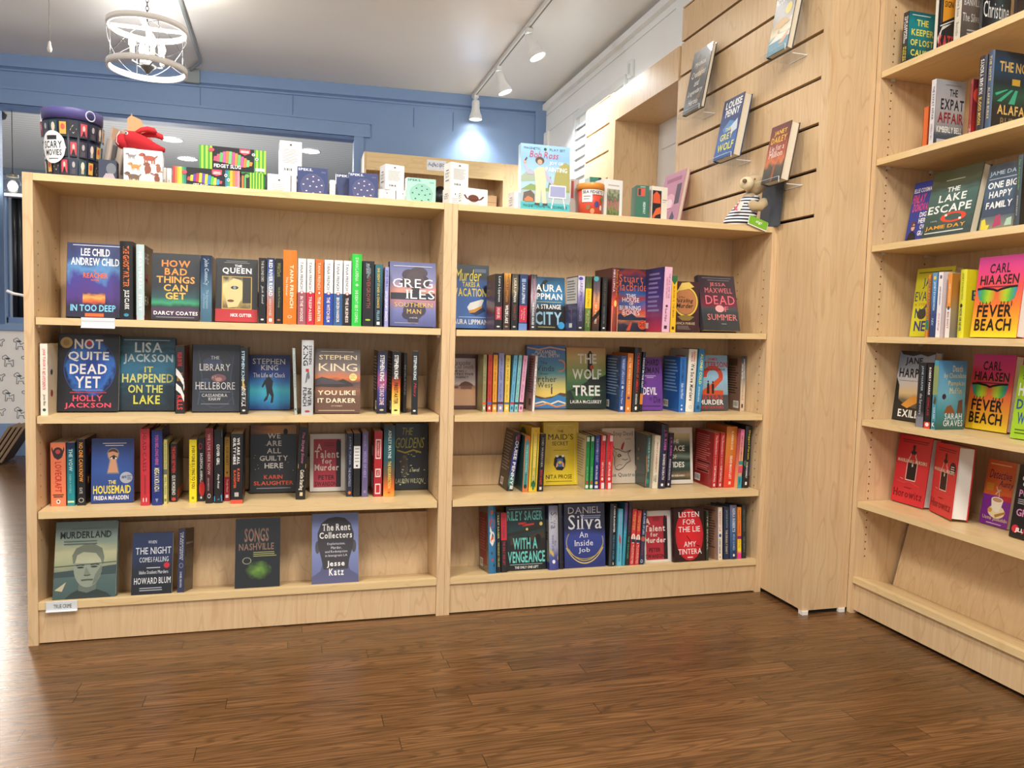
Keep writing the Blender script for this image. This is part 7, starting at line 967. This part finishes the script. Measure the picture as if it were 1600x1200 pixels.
gbox('puzzle_box', 'mint green carton with dotted brain shape', 'box', 635.5, 681, 279, .03, .03, 'a4d8c0', spek('8cc0ae', '7ab09c', '2c4a6c', False), yaw=2)
_, _, _, h3 = gbox('white_box', 'lower white carton right of the mint carton, under a tall one', 'box', 703, 721, 295, .06, .05, 'ece6e0', PRS, SIDE[:3], yaw=18)
gbox('white_box', 'tall white printed carton right of the mint green carton', 'box', 704.5, 733, 255, .065, .05, 'eeebe6', PRINT, SIDE, z=H+h3+.0012, yaw=16)
gbox('white_box', 'white carton showing a small brown cowboy hat', 'box', 723.5, 764, 295, .035, .065, 'efece8', [('e', .42, .46, .22, .2, '6a3a2c'), ('w', [(.05, .62), (.15, .42), (.42, .36), (.7, .42), (.84, .6)], .035, '5a2e22'), ('r', .2, .0, .66, .26, 'd8cccb')], SIDE, yaw=12)
gbox('white_box', 'white carton left of the painter play set', 'box', 803, 816, 300, .06, .05, 'e6e2de', [], [('r', 0, 0, 1, 1, 'ded8d4')]+SIDE, yaw=8)
BR = [('r', 0, .12, 1, .3, 'a8bcc0'), ('p', [(0, .3), (.2, .4), (.5, .34), (.75, .42), (1, .38), (1, .3)], '8aa060'), ('p', [(0, .5), (.18, .62), (.36, .54), (.5, .46), (0, .42)], 'a4b49c'), ('p', [(.66, .4), (.7, .6), (.8, .7), (.9, .76), (1, .72), (1, .34), (.8, .3)], 'a8a45c'), ('p', [(.55, .36), (.6, .54), (.64, .36)], '5c7c6c'), ('p', [(.04, .13), (.06, .26), (.2, .3), (.28, .24), (.28, .13)], '6a5a50'), ('r', 0, 0, 1, .12, '4cb4b8'),
      ('t', 'MAGNETIC', .06, .92, .4, .955, '34506c', ''), ('t', 'PLAY SET', .58, .92, .9, .955, '34506c', ''), ('e', .49, .937, .03, .022, '2c4a44'), ('t', 'Bob Ross', .17, .8, .76, .9, 'd03c4c', 'i'), ('t', 'JOY OF', .58, .695, .86, .755, 'f4f4f0', 'b'), ('t', 'PAINTING', .5, .6, .94, .67, 'f4f4f0', 'b'),
      ('p', [(.3, .1), (.3, .34), (.28, .52), (.26, .6), (.36, .66), (.48, .66), (.52, .54), (.5, .34), (.52, .1), (.44, .1), (.41, .32), (.38, .1)], 'e4d4b0'), ('p', [(.26, .6), (.16, .6), (.1, .7), (.06, .69), (.13, .54), (.26, .54)], 'b8b4d0'), ('p', [(.48, .64), (.58, .52), (.66, .42), (.62, .4), (.5, .5)], 'b8b4d0'), ('e', .08, .73, .03, .025, 'd8a88c'), ('w', [(.08, .74), (.12, .79)], .012, '4a3a34'), ('e', .38, .76, .09, .055, '5c463c'), ('e', .38, .735, .05, .04, 'd8a488'), ('e', .65, .4, .03, .02, 'd8a488'),
      ('p', [(.56, .2), (.58, .4), (.92, .4), (.92, .2)], 'e8e8ea'), ('p', [(.59, .22), (.6, .38), (.9, .38), (.9, .22)], '9ca0c4'), ('w', [(.66, .2), (.62, .04)], .01, 'ecebe6'), ('w', [(.86, .2), (.9, .04)], .01, 'ecebe6'), ('p', [(.06, .15), (.14, .21), (.24, .18), (.26, .13), (.1, .12)], 'c87c4c'), ('r', .28, .08, .38, .11, '4c3c34'), ('r', .44, .08, .54, .11, '4c3c34'), ('t', 'MAGNET-ON-METAL TECHNIQUE', .05, .035, .94, .085, '2c5c68', '')]
gbox('play_set', 'blue play set carton showing a painter and easel', 'play set', 815.5, 891, 226, .03, .03, 'b8d4e4', BR, fc=G([(0, '9cc0d4'), (.5, 'a8cce0'), (.8, '8ab8e0'), (1, '9cc8e8')], 'v', .08, 2.5), tilt=4, rough=.25)
gbox('toy_box', 'pale grey carton behind the play set and the orange lidded tub', 'box', 891.5, 905, 280, .11, .08, 'c4bcb4', [('r', .05, .5, .35, .95, 'b84c4c')])
# fidget tub
Yt = .075; c0 = at(922.5, 300, 'Y', Yt); r_ = (at(943, 300, 'Y', Yt).x-at(902, 300, 'Y', Yt).x)/2; hh = at(922, 287, 'Y', Yt-.02).z-H
root = thing('tub', 'round red and white tub with orange lid beside the floral carton', 'tub', (c0.x, Yt, H+.0004), TOPG)
mb = MB(); mb.lathe([(r_*.82, 0), (r_*.92, hh*.8)], M('d8503c', .35), 40)
cone2 = lambda u, v_, o: ((r_*(.82+.1*v_)+.0012+o)*math.cos(math.radians(u-90)), (r_*(.82+.1*v_)+.0012+o)*math.sin(math.radians(u-90)), v_*hh*.8)
deco(mb, [('r', -60+i*15, .8, -45+i*15, .99, 'f2eee8') for i in range(8)]+[('r', -60+i*12, .5, -48+i*12, .8, 'f0e8e0') for i in range(4)]+[('t', 'SEA FIDGETS', -55, .83, 40, .95, '3a3434', 'b'), ('r', -50, .7, -20, .74, '8a7a74'), ('r', -50, .6, -24, .64, 'a89a94'), ('e', 10, .42, 12, .12, '4a4c84'), ('e', -30, .3, 10, .1, '8a6a3c'), ('e', 34, .3, 8, .1, 'f0d8d0'), ('e', 40, .64, 8, .1, '5c9c54'), ('e', -10, .16, 10, .1, 'e88c5c')], cone2, 'round'); mb.build('body', root)
mb = MB(); mb.lathe([(r_*.93, hh*.8), (r_, hh*.8), (r_, hh*.98), (r_*.97, hh), (0, hh)], M('e0923c', .35), 40); mb.build('lid', root)
gbox('toy_box', 'dark green carton behind the orange lidded tub', 'box', 921, 939, 277, .15, .05, '2f7a64', [('r', .75, 0, 1, 1, '232c3c')])
gbox('puzzle_box', 'white carton with a colourful flower picture', 'box', 944, 975, 281, .075, .06, 'e6e4e0', [('r', .16, 0, .84, .76, G([(0, '4a5c3c'), (.3, '7c8c54'), (.5, 'b86c74'), (.7, '4c6c4c'), (1, 'a8a48c')], 'v', .6, 7)), ('r', .2, .84, .8, .87, 'b8b4ac')], yaw=10)
gbox('puzzle_box', 'dark green carton with vertical pale lettering', 'box', 994, 1013, 290, .03, .06, '2c6650', [('v', 'HIGHWAY', .14, .5, 'c8e0d4', .55, .76, 'b'), ('r', .1, .68, .7, .92, 'c8503c'), ('r', .16, .7, .36, .9, '2a2a2e'), ('r', .3, .95, .7, .97, 'a8c8bc')], right=[('r', 0, 0, 1, 1, '2c3c5c')], yaw=-8)
gbox('puzzle_box', 'cream carton with an orange and black arch picture', 'box', 1018, 1045, 292, .035, .05, 'e4dccc', [('r', .06, 0, .62, .88, '25222a'), ('p', [(.1, .5), (.1, .74), (.3, .86), (.52, .76), (.58, .5)], 'd85a38'), ('p', [(.08, .1), (.3, .34), (.58, .4), (.6, .2), (.3, .14), (.12, 0)], 'd8683c'), ('r', .7, .6, .96, .63, 'a49a8c'), ('r', .7, .54, .9, .56, 'b8ae9e')], yaw=8)
a = wallbook((1020, 379), (1052, 367), 276, .085, 'pink tall book leaning on the slatted wall behind the middle bookcase', 'c88ca0', [('r', .15, .86, .85, .92, 'a4607c'), ('e', .45, .55, .26, .13, 'e4a8b8'), ('e', .45, .52, .16, .08, 'f0d4d8'), ('r', .7, .5, .92, .8, '5a4450'), ('p', [(.1, .08), (.4, .36), (.5, .3), (.24, .04)], 'e8e4e4'), ('p', [(.4, .06), (.7, .4), (.84, .3), (.6, .04)], '4a4c5c'), ('r', .1, .44, .6, .46, 'b8607c')], th=.02)
wall_shelf(*a, 'clear shelf under the pink book behind the cream arch carton')

# plush bear sitting by the display wall
def PX(x, y, Y): return at(x, y, 'Y', Y)
FUR, nt, b_ = new_mat('bear_fur'); n = nt.nodes.new('ShaderNodeTexNoise'); n.inputs['Scale'].default_value = 260; bp = nt.nodes.new('ShaderNodeBump'); bp.inputs['Strength'].default_value = .7; bp.inputs['Distance'].default_value = .002
nt.links.new(n.outputs['Fac'], bp.inputs['Height']); nt.links.new(bp.outputs[0], b_.inputs['Normal']); b_.inputs['Base Color'].default_value = lin('cbb083'); b_.inputs['Roughness'].default_value = .95; b_.inputs['Sheen Weight'].default_value = .4
FUR2 = M('e2d2ac', .95); Yp = .05
hd = PX(1184, 290, Yp); bd = PX(1158, 334, Yp); s_ = 1/ (CAM_F/ (Vector(hd)-CP).dot(CF))
root = thing('plush_bear', 'plush bear in navy striped suit sitting against the slatted wall', 'plush toy', (bd.x, Yp, H), None); off = Matrix.Translation((-bd.x, -Yp, -H))
STR = striped('navy_white_stripes', 'f0eeea', '232a44', 'Z', 9.5, .9, .52)
mb = MB(); tilt_ = Matrix.Rotation(math.radians(24), 3, 'Y'); up_ = tilt_ @ Vector((0, 0, 1))
bot = Vector((bd.x-.002, Yp, H+.001)); prof = [(.004, 0), (.046, .002), (.058, .012), (.058, .03), (.051, .055), (.042, .08), (.035, .1), (.03, .112)]
n_ = 24
for j in range(len(prof)-1):
    for i in range(n_):
        q = []
        for (rr, hz), ii in ((prof[j], i), (prof[j], i+1), (prof[j+1], i+1), (prof[j+1], i)):
            an = 2*PI*ii/n_; q.append(tuple(bot+Vector((rr*math.cos(an)+hz*.5, rr*.75*math.sin(an), hz))))
        mb.poly(q, STR, smooth=True)
mb.build('striped_suit', root, off)
mb = MB(); mb.ell(hd, (.04, .036, .036), FUR); mz = PX(1172, 287, Yp-.028); mb.ell(mz, (.026, .026, .024), FUR2); nk = PX(1176, 309, Yp); mb.ell(nk, (.026, .024, .018), M('b8a890', .95))
mb.build('head', root, off)
mb = MB(); nz = PX(1168.5, 283, Yp-.05); mb.ell(nz, (.009, .006, .0075), M('7a5a44', .6)); mb.build('nose', root, off)
for px_, py_ in ((1181, 276), (1196, 283)): mb = MB(); e_ = PX(px_, py_, Yp+.012); mb.ell(e_, (.014, .008, .013), FUR); mb.build('ear', root, off)
mb = MB(); e_ = PX(1184.5, 280, Yp-.034); mb.ell(e_, (.0028, .002, .0028), M('2a1c14', .3)); mb.build('eye', root, off)
mb = MB(); mb.tube([PX(1178, 318, Yp-.03), PX(1184, 323, Yp-.045), PX(1192, 323, Yp-.055), PX(1198, 318, Yp-.05), PX(1199, 312, Yp-.045)], [.016, .019, .0185, .017, .01], FUR, 12); mb.build('arm', root, off)
mb = MB(); q = [PX(1151, 327, Yp-.058), PX(1156, 330, Yp-.06), PX(1164, 319, Yp-.054), PX(1162, 314, Yp-.05)]; q2 = [PX(1155, 329, Yp-.06), PX(1161, 330, Yp-.061), PX(1167, 318, Yp-.056), PX(1162, 314, Yp-.055)]
mb.poly(q2, M('eee6da', .8)); mb.poly([Vector(p)+Vector((0, -.001, 0)) for p in q], M('d8607c', .8)); mb.build('pocket', root, off); root.location.x -= .013
gx = at(1171, 339, 'Y', -.006); root = thing('swing_tag', 'folded green tag hanging over the bookcase top below the plush bear', 'tag', None or (gx.x, -.006, gx.z), None, mat=Matrix.Translation((gx.x, -.006, gx.z)) @ Matrix.Rotation(math.radians(17), 4, 'Y') @ Matrix.Rotation(math.radians(-8), 4, 'X'))
GT = M('7ab52c', .35); mb = MB(); mb.box(0, .0012, -.026, .082, .0024, .006, M('f0eee8', .5)); mb.box(.002, 0, -.022, .08, .001, .009, GT); deco(mb, [('t', 'sigi', .36, .3, .7, .75, 'f0f4e4', 'bi')], lambda u, v_, o: (u*.08, -o, -.022+v_*.031), None); mb.build('card', root)
ya, yb_ = at(1176, 300, 'X', 2.37).y, at(1207, 300, 'X', 2.37).y
root = thing('backing_card', 'dark grey hang card standing behind the plush bear', 'card', (2.37, 0, H), None, mat=Matrix.Translation((2.404, ya, H+.0006)) @ Matrix.Rotation(math.radians(3), 4, 'Y') @ Matrix.Rotation(-PI/2, 4, 'Z'))
mb = MB(); wq, hq = ya-yb_, .235; mb.prism([(0, 0), (wq, 0), (wq, hq), (.012, hq), (0, hq-.015)], 0, .004, M('3d4048', .5), fn=lambda x, y, z: (x, z, y))
deco(mb, [('e', .45, .8, .12, .09, 'b84a4c'), ('r', .4, .93, .7, .96, 'c8b48c')], lambda u, v_, o: (u*wq, -o, v_*hq), None); mb.build('card', root)
# ------------------------------------------------------------------ lamps and things on the ceiling and far wall
Yc = 2.0; a, b = at(166, 95, 'Y', Yc), at(293, 118, 'Y', Yc); rc = (b.x-a.x)/2; cx = (a.x+b.x)/2
zlo = at(230, 107, 'Y', Yc).z; zhi = at(228, 44, 'Y', Yc).z; zc_ = cz(cx)
WASH = plaster('whitewashed_wood', 'eeebe6', .6, .1, 30); STEEL = M('8a8d92', .3, .8); CANW = M('ece9e2', .4)
root = thing('chandelier', 'round white drum chandelier with wire cage and four glowing bulbs', 'chandelier', (cx, Yc, zlo)); hgt = zhi-zlo
def ring(z, name):
    mb = MB(); w2 = .013; t2 = .028; n = 56
    prof = [(rc-w2, z), (rc, z), (rc, z+t2), (rc-w2, z+t2), (rc-w2, z)]; mb.lathe(prof, WASH, n, caps=False); mb.build(name, root)
ring(-.014, 'bottom_ring'); ring(hgt-.014, 'top_ring')
for k in range(4):
    an = 2*PI*k/4+.45; mb = MB(); mb.tube([((rc-.015)*math.cos(an), (rc-.015)*math.sin(an), .012), ((rc-.015)*math.cos(an), (rc-.015)*math.sin(an), hgt-.012)], .002, STEEL, 6); mb.build('upright', root)
for k in range(4):
    for sg in (1, -1):
        mb = MB(); pts = []
        for i in range(15):
            u = i/14; an = 2*PI*k/4+.3+sg*u*1.9; pts.append(((rc-.004)*math.cos(an), (rc-.004)*math.sin(an), .01+(hgt-.02)*(.5-.5*math.cos(PI*u)))); 
        mb.tube(pts, .0017, STEEL, 6); mb.build('cage_wire', root)
for z in (0, hgt):
    mb = MB()
    if z: mb.box(-rc+.012, -.012, z-.006, rc-.012, .012, z+.004, WASH); mb.box(-.012, -rc+.012, z-.005, .012, rc-.012, z+.0035, WASH); mb.build('cross_bar', root)
mb = MB(); mb.lathe([(.004, -.03), (.012, -.02), (.03, .0), (.05, .012), (.02, .03), (.008, .05), (.008, hgt)], STEEL, 20); mb.build('stem', root)
for k in range(4):
    an = PI/2*k+.5; x, y = .075*math.cos(an), .075*math.sin(an)
    mb = MB(); mb.tube([(0, 0, .02), (x*.5, y*.5, .008), (x, y, .02), (x, y, .03)], .004, STEEL, 8); arm = mb.build('arm', root)
    mb = MB(); mb.lathe([(.011, .03), (.011, .085)], CANW, 14, (x, y, 0)); mb.build('candle_sleeve', arm)
    mb = MB(); mb.lathe([(.006, .085), (.015, .1), (.017, .115), (.01, .14), (.002, .155)], E('fff4e0', 26), 16, (x, y, 0)); mb.build('bulb', arm)
mb = MB()
z = hgt+.004; i = 0
while z < zc_-zlo-.02:
    R_ = Matrix.Rotation(PI/2*(i % 2), 3, 'Z'); pts = [R_ @ Vector((.007*math.cos(q), 0, .014*math.sin(q))) + Vector((0, 0, z+.012)) for q in [2*PI*j/10 for j in range(10)]]
    mb.tube(pts, .0018, M('2c2c30', .4, .6), 5, closed=True); z += .021; i += 1
mb.build('chain', root)
mb = MB(); mb.lathe([(.06, zc_-zlo-.02), (.06, zc_-zlo-.001)], STEEL, 24); mb.build('canopy', root)
lamp('chandelier_glow', 'POINT', (cx, Yc, zlo+.09), 36, (1, .94, .84), shadow_soft_size=.07)

# ceiling track with three spot heads in view
XT = 2.085
root = thing('light_track', 'white lighting track running along the ceiling', 'light track', (XT, 2.3, cz(XT))); mb = MB(); zt_ = cz(XT)-.001
mb.box(-.017, -1.6, -.026, .017, 1.3, -.0015, M('dcdcd8', .4)); mb.box(-.004, -1.6, -.027, .004, 1.3, -.0255, M('6a6a66', .5)); mb.build('rail', root)
mb = MB(); mb.box(-.022, 1.3, -.034, .022, 1.318, -.0015, M('dcdcd8', .4)); mb.build('end_feed', root)
SHELL = M('eceeee', .3)
for i, (Y, aim, lb) in enumerate(((3.52, (.02, .03, -1), 'farthest spotlight head on the ceiling track, near the blue wall'), (2.83, (.36, -.1, -1), 'middle spotlight head on the ceiling track'), (2.12, (.4, -.2, -1), 'nearest spotlight head in view on the ceiling track'))):
    d = Vector(aim).normalized(); q = Vector((0, 0, -1)).rotation_difference(d).to_matrix(); z0 = zt_-.027
    root = thing('track_spotlight', lb, 'spotlight', (XT, Y, z0), 'spotlights on the ceiling track')
    mb = MB(); mb.box(-.016, -.03, -.022, .016, .03, -.0003, SHELL); mb.tube([(0, .02, -.02), (0, .022, -.05), (0, .0, -.06)], .007, SHELL, 8); mb.build('mount', root)
    P0 = Vector((0, 0, -.035)); mx = q.to_4x4()
    mb = MB(); mb.lathe([(.006, 0), (.026, -.002), (.03, -.02), (.03, -.06), (.036, -.09), (.048, -.12), (.052, -.145), (.048, -.146), (.044, -.13)], SHELL, 24, P0, mx=q, caps=False); mb.build('housing', root)
    mb = MB(); mb.lathe([(0, -.1385), (.0445, -.1385)], E('fffaf0', 28), 24, P0, mx=q, caps=False); mb.build('lens', root)
    c = Vector((XT, Y, z0))+P0+d*.152
    lamp('track_spot_beam', 'SPOT', c, (24, 100, 135)[i], (.94, .97, 1), c+d, spot_size=2.1, spot_blend=.9, shadow_soft_size=.04)
for y in (1.2, .7):      # heads farther along the track, out of the frame, light the wall and shelves
    lamp('track_spot_beam', 'SPOT', (XT, y, zt_-.2), 16, (1, .96, .9), (XT-.5, y-1.6, .6), spot_size=1.6, spot_blend=.9, shadow_soft_size=.04)
# painted conduit on the ceiling
PIPE = M('8f989c', .45)
pts = [(.114, 2.0), (.112, 2.6), (.11, 3.3), (.105, 3.37), (.07, 3.45), (.03, 3.54), (.02, 3.57)]
root = thing('conduit', 'grey conduit pipe bending across the ceiling behind the chandelier', 'pipe', (.11, 3, cz(.11))); mb = MB()
mb.tube([(x-.11, y-3, cz(x)-cz(.11)-.014) for x, y in pts], .011, PIPE, 8); mb.build('pipe', root)
mb = MB(); mb.box(-.13, .56, -.1, -.03, .595, -.004, PIPE); mb.build('junction_box', root)
# pull chain
p = at(77, 40, 'Y', 1.9); zb = at(77, 82, 'Y', 1.9).z; zk = at(77, 65, 'Y', 1.9).z
root = thing('pull_chain', 'hanging pull chain with small clear pendant at upper left', 'pull chain', (p.x, 1.9, zb)); mb = MB()
mb.lathe([(.002, 0), (.009, .004), (.012, .018), (.009, .03), (.005, zk-zb), (.001, zk-zb+.003)], M('e4e0d8', .15, 0, .6), 14); mb.build('pendant', root)
mb = MB(); zz = zk-zb
while zz < cz(p.x)-zb-.004: mb.ell((0, 0, zz+.004), (.0022, .0022, .003), M('7a7468', .35, .6), None, 6, 4); zz += .0066
mb.build('bead_chain', root)
# recessed lights and a dark fixture in the next room
for i, (x, y) in enumerate(((-.4237, 5.894), (-.384, 6.778), (.889, 5.8665))):
    root = thing('recessed_light', ('round ceiling light above the red puppet, next room', 'round ceiling light above the rainbow carton, next room', 'round ceiling light right of the tall white carton, next room')[i], 'ceiling light', (x, y, 2.749), 'round lights in the next room')
    mb = MB(); mb.lathe([(.098, -.0005), (.112, -.0005), (.11, -.006), (.098, -.004)], M('f2f2f0', .4), 28, caps=False); mb.build('trim_ring', root)
    mb = MB(); mb.lathe([(0, -.002), (.097, -.002)], E('ffffff', 14), 28, caps=False); mb.build('lens', root)
p = at(2, 180, 'Z', 2.72); root = thing('ceiling_speaker', 'small dark fixture on the next room ceiling at the left edge', 'ceiling fixture', (p.x-.08, p.y, 2.72)); mb = MB(); mb.lathe([(.05, -.03), (.11, -.02), (.12, .012), (.06, .0295)], M('20222a', .4), 20); mb.build('housing', root)
mb = MB(); mb.lathe([(.03, .0296), (.03, .0299)], M('20222a', .4), 16); mb.build('base', root)
# glowing jar pendant in the opening
p = at(20, 290, 'Y', 3.68); root = thing('jar_pendant', 'glowing glass jar lamp hanging in the opening at the left edge', 'pendant lamp', (p.x, 3.68, p.z)); mb = MB()
mb.lathe([(.03, -.055), (.046, -.05), (.05, -.03), (.05, .02), (.034, .045), (.034, .06)], clear('jar_glass', .1), 24, caps=False); mb.build('jar', root)
mb = MB(); mb.ell((0, 0, -.005), (.03, .03, .034), E('fff2d8', 16)); mb.build('bulb', root)
mb = MB(); mb.lathe([(.036, .056), (.036, .075), (.01, .078), (.01, .095)], M('9a958a', .3, .7), 20); mb.build('cap', root)
mb = MB(); mb.tube([(0, 0, .09), (0, 0, OZ1-.0205-p.z)], .0025, M('2a2a2a', .6), 6); mb.build('cord', root)
# tall maple cabinet against the blue wall
root = thing('cabinet', 'tall maple display cabinet against the blue wall, far behind', 'cabinet', (1.8, 3.45, 0)); off = Matrix.Translation((-1.8, -3.45, 0)); x0, x1, y0, y1, zt_ = 1.219, 2.42, 3.3, 3.595, 2.226
for xa, xb, m_ in ((x0, x0+.016, M('efe6d6', .4)), (2.263, x1, WZ)): mb = MB(); mb.box(xa, y0, 0, xb, y1, zt_, m_, {'-y': WZ}); mb.build('side_panel', root, off)  # left panel coloured paler than the maple, light painted on its lit side
mb = MB(); mb.box(x0+.0165, y0, 2.1, 2.2625, y0+.02, zt_, WX); mb.build('header', root, off)
mb = MB(); mb.box(x0+.0165, y1-.012, 0, 2.2625, y1, zt_, WZ); mb.build('back_panel', root, off)
mb = MB(); mb.box(x0+.0165, y0+.021, zt_-.02, 2.2625, y1-.0125, zt_, WX); mb.build('top_panel', root, off)
for z in (1.895, 1.5, 1.1, .7, .2): mb = MB(); mb.box(x0+.0165, y0+.003, z-.02, 2.2625, y1-.0125, z, WX); mb.build('shelf', root, off)
A, B_ = at(667, 249, 'Y', 3.299), at(697, 268, 'Y', 3.299)
mb = MB(); mb.box(A.x, 3.2975, B_.z, B_.x, 3.2995, A.z, M('f2f4f6', .4))
root = mb.build('notice_card'); tag(root, 'small white card with a blue speckled panel on the far cabinet', 'card')
mb = MB(); mb.box(A.x+.008, 3.2968, B_.z+.01, B_.x-.008, 3.2974, A.z-.008, G([(.3, 'eef2f6'), (.5, '3c4c78'), (.7, 'e8ecf4')], 'v', .9, 5, stretch=(1.5, 1))); mb.build('panel', root)
p = at(688, 302, 'Y', 3.42); root = thing('speaker', 'black rounded object in the far cabinet, beside the mint carton', 'speaker', (p.x, 3.42, 1.8953)); mb = MB(); mb.ell((0, 0, .075), (.06, .05, .0748), M('1c1e24', .35)); mb.ell((.02, -.045, .08), (.024, .012, .03), M('5a6470', .3)); mb.build('body', root)
p = at(771, 310, 'Y', 3.4); root = thing('carton', 'plain tan carton in the far cabinet behind the cowboy hat carton', 'box', (p.x, 3.42, 1.8953)); mb = MB(); mb.box(-.07, -.04, 0, .02, .06, .1, M('c8a478', .6)); mb.box(-.07, -.0405, .045, .02, -.04, .05, M('a8845c', .6)); mb.build('body', root)
# white louvred panel on the right wall and a small wall box
ya, yb_ = at(896, 240, 'X', 2.68).y, at(916, 240, 'X', 2.68).y
root = thing('louvre_panel', 'white slatted shutter on the white wall behind the orange lidded tub', 'shutter', (2.69, ya, 1.2)); off = Matrix.Translation((-2.69, -ya, -1.2)); ye = 1.995
zt_ = at(905, 183, 'X', 2.68).z; LW = M('e8eef0', .4)
mb = MB(); mb.box(2.672, ya-.03, 1.2, 2.6895, ya, zt_, LW); mb.box(2.672, ye+.01, 1.2, 2.6895, ye+.03, zt_, LW); mb.box(2.67, ye+.01, zt_, 2.6895, ya+.01, zt_+.05, LW); mb.build('frame', root, off)
z = 1.22
while z < zt_-.03:
    mb = MB(); mb.poly([(2.688, ye+.03, z+.035), (2.688, ya-.03, z+.035), (2.674, ya-.03, z+.005), (2.674, ye+.03, z+.005)], LW); mb.poly([(2.674, ye+.03, z+.005), (2.674, ya-.03, z+.005), (2.674, ya-.03, z), (2.674, ye+.03, z)], M('aab6ba', .5)); mb.build('slat', root, off); z += .07
A = at(988, 108, 'X', 2.688); root = thing('wall_box', 'small white electrical box on the white wall above the window surround', 'wall box', (2.689, A.y, A.z)); mb = MB(); mb.box(-.022, -.03, -.05, -.0003, .03, .05, M('e4eaec', .4)); mb.build('housing', root); mb = MB(); mb.box(-.0245, -.012, -.03, -.0222, .012, .03, M('c8d2d6', .4)); mb.build('cover', root)
# hook on the outer side of the left bookcase
p = at(20, 462, 'Y', .12); root = thing('display_hook', 'white metal hook on a grey strip, outer left side of the bookcase', 'hook', (0, .12, p.z)); mb = MB()
mb.tube([(-.004, 0, 0), (-.03, 0, .001), (-.06, 0, .006), (-.078, 0, .014)], .004, M('eceef0', .3, .2), 8); mb.build('hook', root)
mb = MB(); mb.box(-.0035, -.01, -.19, 0, .01, .015, M('8a8a90', .35, .5)); mb.build('strip', root)
# brown boards leaning in a clear rack on the far floor
p = at(14, 716, 'Z', 0.0)
root = thing('acrylic_rack', 'clear rack on the floor below the dog wallpaper', 'rack', (p.x, 3.36, 0)); mb = MB()
for s_ in (-.06, .09): mb.tube([(s_-.03, -.16, .004), (s_+.05, -.16, .004), (s_+.07, -.16, .1)], .004, CLEAR, 8); mb.tube([(s_-.03, .12, .004), (s_+.05, .12, .004), (s_+.07, .12, .1)], .004, CLEAR, 8)
mb.tube([(-.03, -.16, .004), (-.03, .12, .004)], .004, CLEAR, 8); mb.tube([(.08, -.16, .004), (.08, .12, .004)], .004, CLEAR, 8); mb.build('frame', root)
for i in range(4):
    root = thing('brown_board', ('leftmost', 'second', 'third', 'rightmost')[i]+' of four brown boards leaning in the clear floor rack', 'board', group='brown boards in the floor rack', mat=Matrix.Translation((p.x-.045+.028*i, 3.23, .0085)) @ Matrix.Rotation(math.radians(31), 4, 'Y'))
    mb = MB(); mb.box(-.018, 0, 0.0, -.003, .22, .27, M('8a7258', .7)); mb.box(-.003, 0, 0.0, 0, .22, .27, M('3a2f28', .7)); mb.build('sheet', root)
